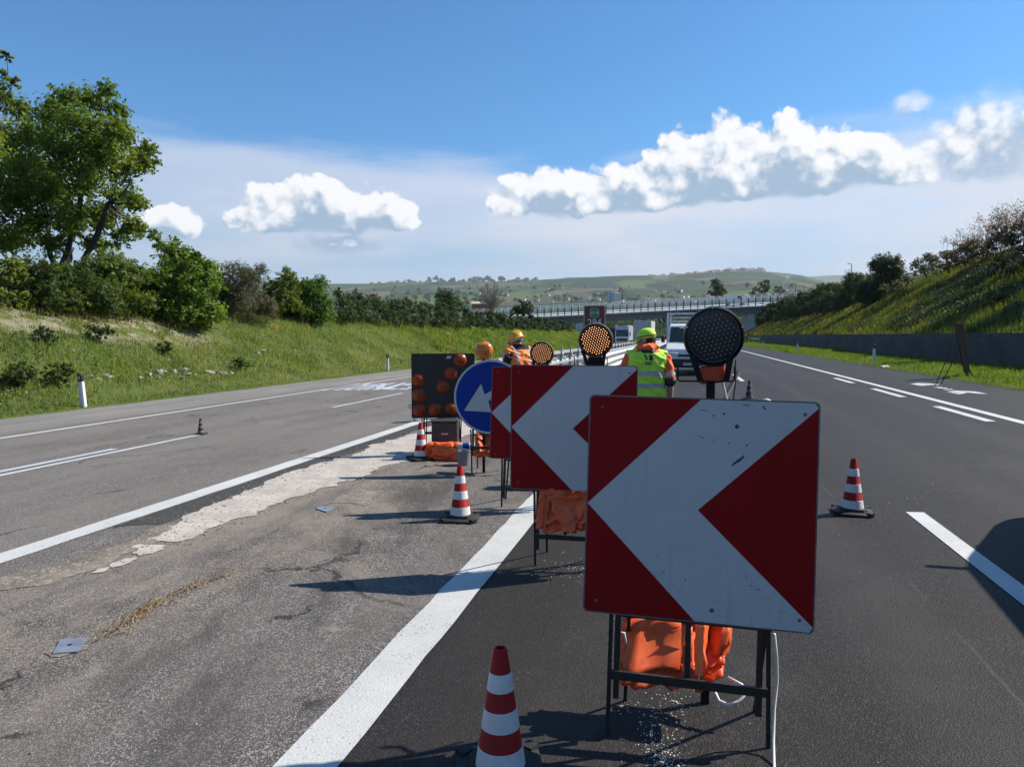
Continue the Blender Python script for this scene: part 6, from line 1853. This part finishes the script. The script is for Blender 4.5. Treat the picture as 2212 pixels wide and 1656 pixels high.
def grass_cols(X, Y, A, Bc, Cc, seed, s=.35):
    rs = np.random.default_rng(seed); n = len(X)
    f = np.clip(.5 + patch(X, Y, s)*1.1 + rs.normal(0, .16, n), 0, 1)[:, None]; g2 = np.clip(patch(X, Y, s*2.3, 7)*2.2 - .35 + rs.normal(0, .2, n), 0, 1)[:, None]
    c = np.array(A)*(1 - f) + np.array(Bc)*f; c = c*(1 - g2) + np.array(Cc)*g2
    return c*rs.uniform(.75, 1.3, (n, 1))
# left verge and bank
X, Y, Z = surf(-25.5, -16.25, 9, 62, 90000, 1.5)
ok = ~((np.abs(X + 22.6) < 1.3) & (np.abs(Y - 21) < 8.5) & (patch(X, Y, 1.3) > -.15)) & (rng.uniform(0, 1, len(X)) < np.clip(.75 + patch(X, Y, .5, 3), .25, 1))
X, Y, Z = X[ok], Y[ok], Z[ok]
hgt = np.where(X > -17.6, .075, .17)*np.clip(1 + .8*patch(X, Y, .6, 11), .5, 2)
blades('grass', 'rough spring grass covering the left bank', X, Y, Z, hgt, .038, grass_cols(X, Y, (.075, .135, .022), (.165, .22, .040), (.28, .265, .11), 5), seed=5, lean=.85)
X, Y, Z = surf(-26, -16.25, 55, 165, 46000, 1.3)
blades('grass', 'distant grass on the left bank towards the bridge', X, Y, Z, .26, .10, grass_cols(X, Y, (.078, .138, .022), (.155, .21, .038), (.24, .235, .09), 6), seed=6)
# broad-leaved weeds
X, Y, Z = surf(-25, -16.9, 10, 60, 26000, 1.5)
ok = patch(X, Y, .45, 21) > .02
X, Y, Z = X[ok], Y[ok], Z[ok]
C = np.stack([X, Y, Z + rng.uniform(.02, .30, len(X))], 1)
o = np_mesh('weeds', leaf_quads(C, np.tile([.3, -.2, .9], (len(X), 1)), .10, .55), 4, M_leaf, grass_cols(X, Y, (.058, .115, .018), (.140, .185, .034), (.21, .18, .08), 8, .6)); tag(o, 'broad leaved weeds among the grass of the left bank', 'weeds', kind='stuff')
# pale stalks and seed heads
X, Y, Z = surf(-25, -16.6, 10, 60, 9000, 1.4)
blades('dry_stalks', 'pale dry stalks standing in the left bank grass', X, Y, Z, .36, .016, shade_tint(len(X), (.30, .27, .15)), seed=9, lean=.3)
# right verge strip
X, Y, Z = surf(8.46, 12.35, 14, 130, 52000, 2.0)
blades('grass', 'short bright grass on the verge below the concrete wall', X, Y, Z, np.where(Y > 60, .15, .09)*np.where(X < 8.9, .8, 1.15), np.where(Y > 60, .08, .030), grass_cols(X, Y, (.058, .118, .016), (.120, .175, .030), (.18, .19, .06), 10, .8), seed=10)
# right bank
X, Y, Z = surf(12.8, 27.0, 18, 80, 75000, 1.5)
blades('grass', 'tall grass and herbs on the right bank', X, Y, Z, .34*np.clip(1 + .8*patch(X, Y, .5, 2), .4, 2), .05, grass_cols(X, Y, (.036, .066, .013), (.082, .108, .024), (.18, .15, .066), 12), seed=12)
X, Y, Z = surf(12.8, 21.0, 70, 175, 28000, 1.2)
blades('grass', 'distant grass on the right bank towards the bridge', X, Y, Z, .42, .14, grass_cols(X, Y, (.042, .064, .016), (.080, .100, .026), (.17, .145, .075), 13), seed=13)
X, Y, Z = surf(13.4, 25.5, 20, 66, 80000, 1.3)
ok = (patch(X, Y, .22, 31) + .05*(X - 19) > -.02)
X, Y, Z = X[ok], Y[ok], Z[ok]
C = np.stack([X, Y, Z + rng.uniform(.02, .42, len(X))], 1)
o = np_mesh('ivy', leaf_quads(C, np.tile([-.5, -.2, .9], (len(X), 1)), .15, .7), 4, M_leafd, grass_cols(X, Y, (.016, .036, .009), (.044, .072, .016), (.075, .090, .024), 14, .6)); tag(o, 'dark ivy creeping over the right bank', 'ivy', kind='stuff')
X, Y, Z = surf(12.9, 19, 25, 60, 1100)
ok = patch(X, Y, .3, 41) > .05
C = np.stack([X, Y, Z + rng.uniform(.35, .6, len(X))], 1)[ok]
o = np_mesh('yellow_flowers', leaf_quads(C, np.tile([0, -.4, .9], (len(C), 1)), .06, .9), 4, M_leaf, shade_tint(len(C), (.60, .50, .03))); tag(o, 'yellow wild flowers scattered on the right bank', 'flowers', kind='stuff')
# dry reeds and stalks on the right crest
def reeds(label, px, pyb, n, hmin, hmax, d, w, seed, col):
    rr = random.Random(seed); b = at(px, pyb, d); root = empty('dry_reeds', b, 0, label, 'reeds', 'dry reeds on the right crest'); mb = MB()
    Vs = []
    for k in range(n):
        x, y = rr.gauss(0, w), rr.gauss(0, w*1.5); h_ = rr.uniform(hmin, hmax); z0 = -1.0
        lx, ly = rr.gauss(0, .24)*h_, rr.gauss(0, .24)*h_
        mb.tube([(x, y, z0), (x + lx*.4, y + ly*.4, h_*.55), (x + lx, y + ly, h_)], [.012, .010, .005], 4)
        for j in range(5):
            t = rr.uniform(.4, .95); p = Vector((x + lx*t, y + ly*t, h_*t)); dd = Vector((rr.gauss(0, 1), rr.gauss(0, 1), rr.uniform(.3, 1.2))).normalized()*rr.uniform(.2, .5)
            mb.tube([p, p + dd], [.010, .004], 4)
            Vs.append(p + dd)
    s = mb.build('stalk', pm('reed_stalk', col, .9, var=.3, scale=6), root); s['kind'] = 'stuff'
    C = np.array([tuple(v) for v in Vs]).repeat(4, 0) + rng.normal(0, .12, (len(Vs)*4, 3))
    f = np_mesh('seed_heads', leaf_quads(C, np.tile([0, -.3, .6], (len(C), 1)), .14, .4), 4, M_leaf, shade_tint(len(C), scl(col, 1.1)), root); f['kind'] = 'stuff'
reeds('brown dry reeds left in the stand on the right crest', 2110, 535, 46, .3, 1.2, 57, 1.1, 150, (.13, .085, .055))
reeds('tall dry reeds in the middle of the right crest', 2155, 515, 52, .4, 1.9, 54, 1.0, 151, (.15, .10, .065))
reeds('tallest dry reeds at the right edge of the crest', 2200, 498, 60, .4, 2.3, 51, 1.0, 152, (.14, .10, .07))
reeds('pale dry reeds lower on the right bank near the edge', 2190, 592, 26, .3, 1.0, 46, .5, 153, (.28, .24, .16))
for i, (px, pb, pt, w, d, lab) in enumerate(((2120, 545, 512, 70, 58, 'left brown scrub bush under the dry reeds'), (2165, 528, 490, 80, 54, 'middle brown scrub bush under the dry reeds'), (2208, 515, 470, 90, 51, 'right brown scrub bush under the dry reeds'))):
    shrub('scrub_bush', lab, px, pb, pt, w, d, (.055, .042, .022), (.12, .095, .05), n=9, dens=300, size=.15, aspect=.4, seed=160 + i, base_z=at(px, pb, d).z - .6, cat='bush')
# trees on the crest just right of the frame, whose shade falls across the bank
for i, (x, y, h_) in enumerate(((29.6, 62.5, 8.5), (27.6, 56.0, 8.0), (26.6, 50.0, 7.5), (26.5, 44.0, 8.0))):
    zb = ground_z(x, y); rr = random.Random(170 + i)
    cl = [(x + rr.uniform(-1.9, 1.9), y + rr.uniform(-1.9, 1.9), zb + h_*rr.uniform(.3, .95), rr.uniform(.8, 1.3)) for _ in range(14)]
    tree('crest_tree', ('farthest', 'third', 'second', 'nearest')[i] + ' tree on the right crest just outside the view, seen by its shade', (x, y, zb), [(x, y, zb + h_*.3), (x + .3, y, zb + h_*.5)], cl, 420, .28, DK1, DK2, seed=170 + i, trunk_r=.15, twigs=1)
# scrub covering the bank inside the bend beyond the bridge
X, Y, Z = surf(-130, 40, 185, 430, 60000, 1.2)
xr = X - np.array([bend(float(y)) for y in Y]); ok = (xr > 15) & (xr < 42)
C = np.stack([X, Y, Z + rng.uniform(.1, 3.2, len(X))], 1)[ok]
o = np_mesh('scrub', leaf_quads(C, np.tile([-.3, -.5, .7], (len(C), 1)), .9, .6), 4, M_leafd, grass_cols(C[:, 0], C[:, 1], (.016, .030, .010), (.045, .062, .016), (.14, .13, .03), 15, .05)); tag(o, 'scrub covering the far bank inside the bend', 'scrub', kind='stuff')

# limestone blocks showing through the left bank
M_lime_st = pm('limestone', (.30, .275, .235), .9, var=.25, scale=6, bmp=.6, dirt=.2, dirtc=(.18, .16, .12))
def stone(px, py, s, seed, label='pale limestone block in the row at the foot of the left bank', group='limestone blocks in the left bank'):
    r = ray(px, py); t = 12.0
    while t < 70:
        P = Vector((0, 0, EYE)) + r*t
        if P.z < ground_z(P.x, P.y): break
        t += .05
    rr = random.Random(seed); bm = bmesh.new(); w = s*t/PF
    for _ in range(16):
        bm.verts.new((rr.uniform(-.5, .5)*w*1.3, rr.uniform(-.5, .5)*w*.8, rr.uniform(-.3, .6)*w*.75))
    bmesh.ops.convex_hull(bm, input=bm.verts)
    lo = [v for v in bm.verts if not v.link_faces]
    bmesh.ops.delete(bm, geom=lo, context='VERTS')
    me = bpy.data.meshes.new('stone'); bm.to_mesh(me); bm.free(); me.materials.append(M_lime_st)
    o = bpy.data.objects.new('stone', me); COL.objects.link(o); o.location = P + Vector((.02, 0, -.01)); o.rotation_euler = (0, 0, rr.uniform(-.4, .4))
    tag(o, label, 'stone', group)
for i, (px, py, s) in enumerate(((196, 815, 14), (212, 820, 13), (232, 812, 16), (222, 826, 9), (300, 818, 12), (318, 812, 15), (338, 806, 20), (352, 806, 16), (338, 818, 13), (376, 806, 22), (392, 804, 22), (404, 812, 18), (386, 818, 15), (418, 812, 14), (452, 806, 16), (466, 804, 14), (480, 808, 18), (496, 806, 14), (508, 812, 12), (500, 786, 12), (512, 782, 9), (556, 764, 12), (566, 758, 11), (578, 756, 8), (632, 758, 9), (520, 790, 8))):
    stone(px, py, s*1.1, 200 + i)

# ------------------------------------------------------------------ far country
RIDGE = [(-1200, 100), (-400, 118), (300, 112), (600, 106), (790, 105), (880, 110), (1000, 112), (1200, 115), (1300, 119), (1400, 122), (1470, 126), (1550, 131), (1620, 135), (1655, 131), (1700, 127), (1735, 122), (1770, 112), (1810, 100), (1870, 92), (2000, 92), (2600, 100), (4500, 90)]
YAW0 = math.atan2(FWD.x, FWD.y)
def ridge_tan(a):
    b = max(-1.15, min(1.15, a - YAW0))
    return lerp_tab(PW/2 + PF*math.tan(b), RIDGE)/PF*math.cos(b)
R0, R1 = 1300.0, 4200.0
def hill_z(X, Y):
    r = math.hypot(X, Y); a = math.atan2(X, Y)
    zp = 5.0 + rise(0, min(r, R0))
    if r <= R0:
        return zp + min(1, max(0, (r - 500)/300))*4*noise.noise(Vector((X/260, Y/260, 0)))
    zr = EYE + R1*ridge_tan(a) + 5*noise.noise(Vector((X/240, Y/240, 2)))
    t = (r - R0)/(R1 - R0)
    if t <= 1:
        s = .35*t + .65*fit_z(t)
        return zp + (zr - zp)*s + 4*(1 - t)*noise.noise(Vector((X/260, Y/260, 0))) + 26*math.sin(math.pi*t)*noise.noise(Vector((X/620, Y/620, 5)))
    return zr*(1 - .5*min(1, (t - 1)*1.5))
rs2 = [470, 520, 580, 650, 730, 820, 920, 1030, 1150, 1300] + list(np.linspace(1400, 4200, 36)) + [4300, 4500, 4900, 5600]
as2 = sorted(set(list(np.linspace(-180, 180, 73)) + list(np.linspace(-62, 36, 190))))
V = []; F = []
for r in rs2:
    for a in as2:
        X, Y = r*math.sin(RAD(a)), r*math.cos(RAD(a)); V.append((X, Y, hill_z(X, Y) - (.8 if r < 600 else 0)))
na = len(as2)
for j in range(len(rs2) - 1):
    for i in range(na - 1):
        F.append((j*na + i, j*na + i + 1, (j + 1)*na + i + 1, (j + 1)*na + i))
m, q, p, out = new_mat('fields')
oc = q.n('ShaderNodeTexCoord').outputs['Object']
X, Y, Z = q.sep(oc)[:3]
warp = q.n('ShaderNodeTexNoise'); q.put(warp.inputs['Vector'], oc); warp.inputs['Scale'].default_value = .0022; warp.inputs['Detail'].default_value = 3
wp = q.vm('ADD', q.comb(X, q.m('MULTIPLY', Y, .55), 0.0), q.vm('MULTIPLY', warp.outputs['Color'], (420, 420, 0)))
cell = q.sep(q.vor(wp, .0062, out='Color')); edge = q.vor(wp, .0062, 'DISTANCE_TO_EDGE')
c = q.mix(q.step(cell[0], .1, .55), (.024, .046, .017), (.048, .074, .024)); c = q.mix(q.step(cell[1], .78, .86), c, (.13, .105, .07)); c = q.mix(q.step(cell[2], .80, .9), c, (.030, .052, .036))
c = q.mix(q.step(cell[0], .86, .92), c, (.075, .115, .034))
wood = q.m('MULTIPLY', q.step(q.noise(q.comb(X, q.m('MULTIPLY', Y, .4), 0.0), .006, 5.0, .65), .55, .60), 1.0)
c = q.mix(q.m('MULTIPLY', wood, .85), c, (.022, .036, .018)); c = q.mix(q.step(edge, .035, .012, 0, .75), c, (.024, .038, .018))
c = q.mix(q.step(q.noise(oc, .05, 4.0, .7), .58, .7, 0, .45), c, (.025, .04, .018))
q.put(p.inputs['Base Color'], c); p.inputs['Roughness'].default_value = .95; p.inputs['Specular IOR Level'].default_value = .05
hb = MB(); hb.add(V, F); tag(hb.build('hills', m, smooth='all'), kind='structure')
# farther blue ridge
V = []; F = []; prof = [(1560, 96), (1680, 116), (1740, 126), (1790, 130), (1830, 132), (1900, 126), (2050, 122), (2300, 112), (2700, 90)]
k = 0
for px in range(1540, 2720, 12):
    e = lerp_tab(px, prof) + 1.5*noise.noise(Vector((px*.03, 0, 0)))
    for dd, s in ((4600, .2), (5000, .75), (5300, 1.0), (5700, .6), (6000, .2)):
        P = at(px, 725 - e*s, 5300); d_ = dd/5300; V.append((P.x*d_, P.y*d_, EYE + (P.z - EYE)))
    if k:
        b0_ = (k - 1)*5
        for i in range(4): F.append((b0_ + i, b0_ + 5 + i, b0_ + 6 + i, b0_ + 1 + i))
    k += 1
mr = MB(); mr.add(V, F); tag(mr.build('mountains', pm('mountain_green', (.05, .075, .04), .95, var=.3, scale=.003), smooth='all'), kind='structure')

def hill_hit(px, py, d0=500.0, d1=5200.0):
    r = ray(px, py); t = d0
    while t < d1:
        P = Vector((0, 0, EYE)) + r*t
        if P.z <= hill_z(P.x, P.y): return P
        t += 12.0
    return None
def on_ridge(px, dpx=0.0):
    b = math.atan((px - PW/2)/PF) + YAW0
    r = R1 - 10 - dpx; X, Y = r*math.sin(b), r*math.cos(b)
    return Vector((X, Y, hill_z(X, Y)))
M_hw = [pm('house_wall_white', (.74, .71, .66), .8, var=.05, scale=.1), pm('house_wall_pink', (.52, .34, .28), .8, var=.05, scale=.1), pm('house_wall_ochre', (.50, .40, .26), .8, var=.05, scale=.1)]
M_roof = pm('roof_tile', (.30, .15, .10), .8, var=.1, scale=.2)
M_hwin = glass_mat('far_window', (.04, .045, .05), .2)
hproto = []
for w in M_hw:
    r = empty('house', (0, 0, -200)); 
    MB().box((0, 0, 3.2), (11, 9, 6.4 + .8)).build('wall', w, r)
    mb = MB(); side_prism(mb, [(-5.1, 6.7), (5.1, 6.7), (0, 9.2)], -6.0, 6.0); mb.build('roof', M_roof, r)
    for x in (-3.2, 0, 3.2):
        for z in (1.9, 4.9):
            MB().box((x, -4.52, z), (1.1, .06, 1.4)).build('window', M_hwin, r)
    hproto.append(r)
def place_house(P, i, rz, s, lab, grp):
    r = copy_tree(hproto[i]); r.location = P - Vector((0, 0, .8)); r.rotation_euler = (0, 0, rz); r.scale = (s, s, s*rnd.uniform(.8, 1.3)); tag(r, lab, 'house', grp)
for px in (793, 803, 815, 822, 838, 846, 862, 874, 900, 912, 925, 950):
    place_house(on_ridge(px + rnd.uniform(-3, 3), rnd.uniform(20, 160)), rnd.choice((0, 1, 1, 2)), rnd.uniform(-.6, .6), rnd.uniform(1.3, 2.0), 'small house on the left end of the far ridge', 'houses on the left ridge')
for k in range(70):
    px = rnd.triangular(1440, 1660, 1570)
    place_house(on_ridge(px, rnd.uniform(0, 330)), rnd.choice((0, 0, 2, 1)), rnd.uniform(-.7, .7), rnd.uniform(1.4, 2.4), 'house of the hilltop town below the water towers', 'houses of the hilltop town')
for px in (1205, 1212, 1222, 1230, 1240, 1300, 1308, 1320, 1345, 1372, 1385, 1400, 1412):
    place_house(on_ridge(px + rnd.uniform(-3, 3), rnd.uniform(0, 120)), rnd.choice((0, 2)), rnd.uniform(-.6, .6), rnd.uniform(1.2, 2.0), 'house on the middle stretch of the far ridge', 'houses on the middle ridge')
for k in range(46):
    px = rnd.uniform(1130, 1740); P = hill_hit(px, rnd.uniform(644, 654))
    if P: place_house(P, rnd.choice((0, 0, 0, 2)), rnd.uniform(-.6, .6), rnd.uniform(.55, 1.0), 'small pale building on the valley floor beyond the bridge', 'buildings on the valley floor')
for k in range(26):
    px = rnd.uniform(900, 1750); P = hill_hit(px, rnd.uniform(616, 640))
    if P: place_house(P, rnd.choice((0, 1, 2)), rnd.uniform(-.6, .6), rnd.uniform(.7, 1.1), 'lone farmhouse among the fields of the far hill', 'farmhouses on the far hill')
for r in hproto:
    for c_ in list(r.children): bpy.data.objects.remove(c_)
    bpy.data.objects.remove(r)

# blue and white industrial building
P = hill_hit(1326, 653, 600); P = P or at(1326, 653, 1100)
s = (P - Vector((0, 0, EYE))).dot(FWD)/PF
fb = empty('industrial_building', P, RAD(8), 'blue and white industrial building below the far hill', 'building')
MB().box((-7*s, 0, 9*s), (17*s, 16*s, 24*s)).build('blue_block', pm('clad_blue', (.10, .19, .38), .6, var=.06, scale=.05), fb)
MB().box((8*s, -1, 8.5*s), (13*s, 16*s, 21*s)).build('white_block', M_hw[0], fb)
MB().box((1*s, 0, 21.6*s), (14*s, 12*s, 1.4*s)).build('roof', M_hw[0], fb)
for z in (5, 10, 15):
    MB().box((8*s, -8.7*s - 1.2, z*s), (11*s, .5, 1.9*s)).build('window_band', M_hwin, fb)
for x in (-13, -1):
    MB().box((x*s, -8.2*s, 9*s), (.8*s, .5, 23*s)).build('corner_strip', M_hw[0], fb)
# farmhouse behind the hedge
P = at(1036, 672, 330); fh = empty('farmhouse', P, RAD(15), 'low brown farmhouse with pale roof behind the hedge', 'house')
MB().box((0, 0, 1.0), (7.0, 6, 4.6)).build('wall', pm('brick_brown', (.20, .095, .06), .85, var=.15, scale=.5), fh)
mb = MB(); side_prism(mb, [(-3.6, 3.2), (3.6, 3.2), (0, 4.4)], -3.9, 3.9); mb.build('roof', pm('roof_pale', (.42, .33, .22), .85, var=.1, scale=.5), fh)
for x in (-1.8, 1.8):
    MB().box((x, -3.02, 1.6), (1.0, .08, 1.2)).build('window', M_hwin, fh)
# water towers
for i, (px, h_, w_) in enumerate(((1647, 27, 13), (1607, 22, 9))):
    P = on_ridge(px, 15); wt_ = empty('water_tower', P, 0, ('wide mushroom water tower on the far ridge', 'slim water tower above the hilltop town')[i], 'water tower', 'water towers on the far ridge')
    MB().lathe([(w_*.22, -3), (w_*.17, h_*.62)], 14).build('shaft', M_conc, wt_, True)
    MB().lathe([(w_*.17, h_*.58), (w_*.5, h_*.78), (w_*.5, h_*.92), (w_*.3, h_)], 18).build('tank', M_conc, wt_, True)
# chimney and steam
P = hill_hit(1689, 648) or at(1689, 648, 1400); s = (P - Vector((0, 0, EYE))).dot(FWD)/PF
ch = empty('chimney', P, 0, 'thin factory chimney with white steam beyond the bridge', 'chimney')
MB().lathe([(1.6*s, 0), (1.1*s, 30*s)], 12).build('stack', M_conc, ch, True)
mb = MB()
for k in range(9):
    t = k/8; ell(mb, (s*(.5 + 9*t**1.4), 0, s*(31 + 16*t + 2*math.sin(k*2))), (s*(1.3 + 1.9*t), s*(1.3 + 1.9*t), s*(1.8 + 1.6*t)))
m, q, p, out = new_mat('steam'); p.inputs['Base Color'].default_value = (.82, .84, .86, 1); p.inputs['Roughness'].default_value = 1; p.inputs['Alpha'].default_value = .55; p.inputs['Specular IOR Level'].default_value = 0
st = mb.build('steam', m, None, 'all'); st.location = P; tag(st, 'white steam drifting from the thin chimney', 'steam', kind='stuff')
# lamp post and mast on the right crest
P = at(1837, 640, 105); lp = empty('lamp_post', P, 0, 'thin lamp post rising behind the right bank hedge', 'lamp post')
MB().tube([Vector((0, 0, -2)), Vector((0, 0, 4.6))], [.09, .06], 8).build('pole', M_galv, lp)
MB().tube([Vector((0, 0, 4.5)), Vector((-.25, 0, 4.75)), Vector((.0, 0, 4.6))], .03, 6).build('arm', M_galv, lp)
MB().cham((-.35, 0, 4.72), (.5, .2, .1), .02).build('lamp_head', M_galv, lp)
for i, (px, pb, pt, d) in enumerate(((1343, 672, 640, 240), (1717, 650, 612, 420), (1735, 652, 616, 420))):
    P = at(px, pb, d); h_ = (pb - pt)*d/PF; u = empty('utility_pole', P, 0, ('grey pole left of the bridge railing', 'left utility pole right of the bridge', 'right utility pole right of the bridge')[i], 'utility pole')
    MB().tube([Vector((0, 0, -3)), Vector((0, 0, h_))], [.22, .16], 8).build('pole', M_bpost, u); MB().box((0, 0, h_*.9), (1.6, .12, .12)).build('cross_arm', M_bpost, u)
# distant trees on ridge, fields and valley floor
tp = []
for k in range(5):
    rr = random.Random(300 + k); cl = [(rr.uniform(-.28, .28), rr.uniform(-.28, .28), rr.uniform(.35, .80), rr.uniform(.34, .46)) for _ in range(6)]
    V, T = clump_leaves(cl, 420, .18, (.022, .038, .018), (.050, .064, .028), seed=300 + k)
    o = np_mesh('distant_tree', V, 4, M_leafd, T); tp.append(o.data); bpy.data.objects.remove(o)
def dtree(P, s, lab, grp):
    o = bpy.data.objects.new('distant_tree', rnd.choice(tp)); COL.objects.link(o); o.location = P - Vector((0, 0, .1*s)); o.scale = (s*rnd.uniform(.8, 1.3), s*rnd.uniform(.8, 1.3), s*rnd.uniform(.8, 1.4)); o.rotation_euler = (0, 0, rnd.uniform(0, 6.28)); tag(o, lab, 'tree', grp)
for k in range(58):
    px = rnd.choice((rnd.uniform(785, 1180), rnd.uniform(930, 1180), rnd.uniform(1180, 1480))); dtree(on_ridge(px, rnd.uniform(-10, 90)), rnd.uniform(14, 34) if px < 1180 else rnd.uniform(9, 18), 'distant tree standing on the far ridge line', 'trees on the far ridge')
for k in range(90):
    P = hill_hit(rnd.uniform(790, 1760), rnd.uniform(618, 645))
    if P: dtree(P, rnd.uniform(6, 15), 'distant tree among the fields of the far hill', 'trees among the far fields')
for k in range(110):
    P = hill_hit(rnd.uniform(760, 1780), rnd.uniform(643, 656))
    if P: dtree(P, rnd.uniform(6, 12), 'distant tree on the valley floor beyond the bridge', 'trees on the valley floor')

# ------------------------------------------------------------------ air
hz = MB(); hz.box((0, 0, 240), (15000, 15000, 510))
m = bpy.data.materials.new('haze'); m.use_nodes = True; t_ = m.node_tree; t_.nodes.clear()
ho = t_.nodes.new('ShaderNodeOutputMaterial'); hv = t_.nodes.new('ShaderNodeVolumePrincipled')
hv.inputs['Color'].default_value = (.80, .88, 1.0, 1); hv.inputs['Density'].default_value = 7e-5; hv.inputs['Anisotropy'].default_value = 0.1
t_.links.new(hv.outputs[0], ho.inputs['Volume'])
if hasattr(m, 'cycles') and hasattr(m.cycles, 'homogeneous_volume'): m.cycles.homogeneous_volume = True
hzo = tag(hz.build('haze', m), 'faint blue haze filling the air', 'haze', kind='stuff')
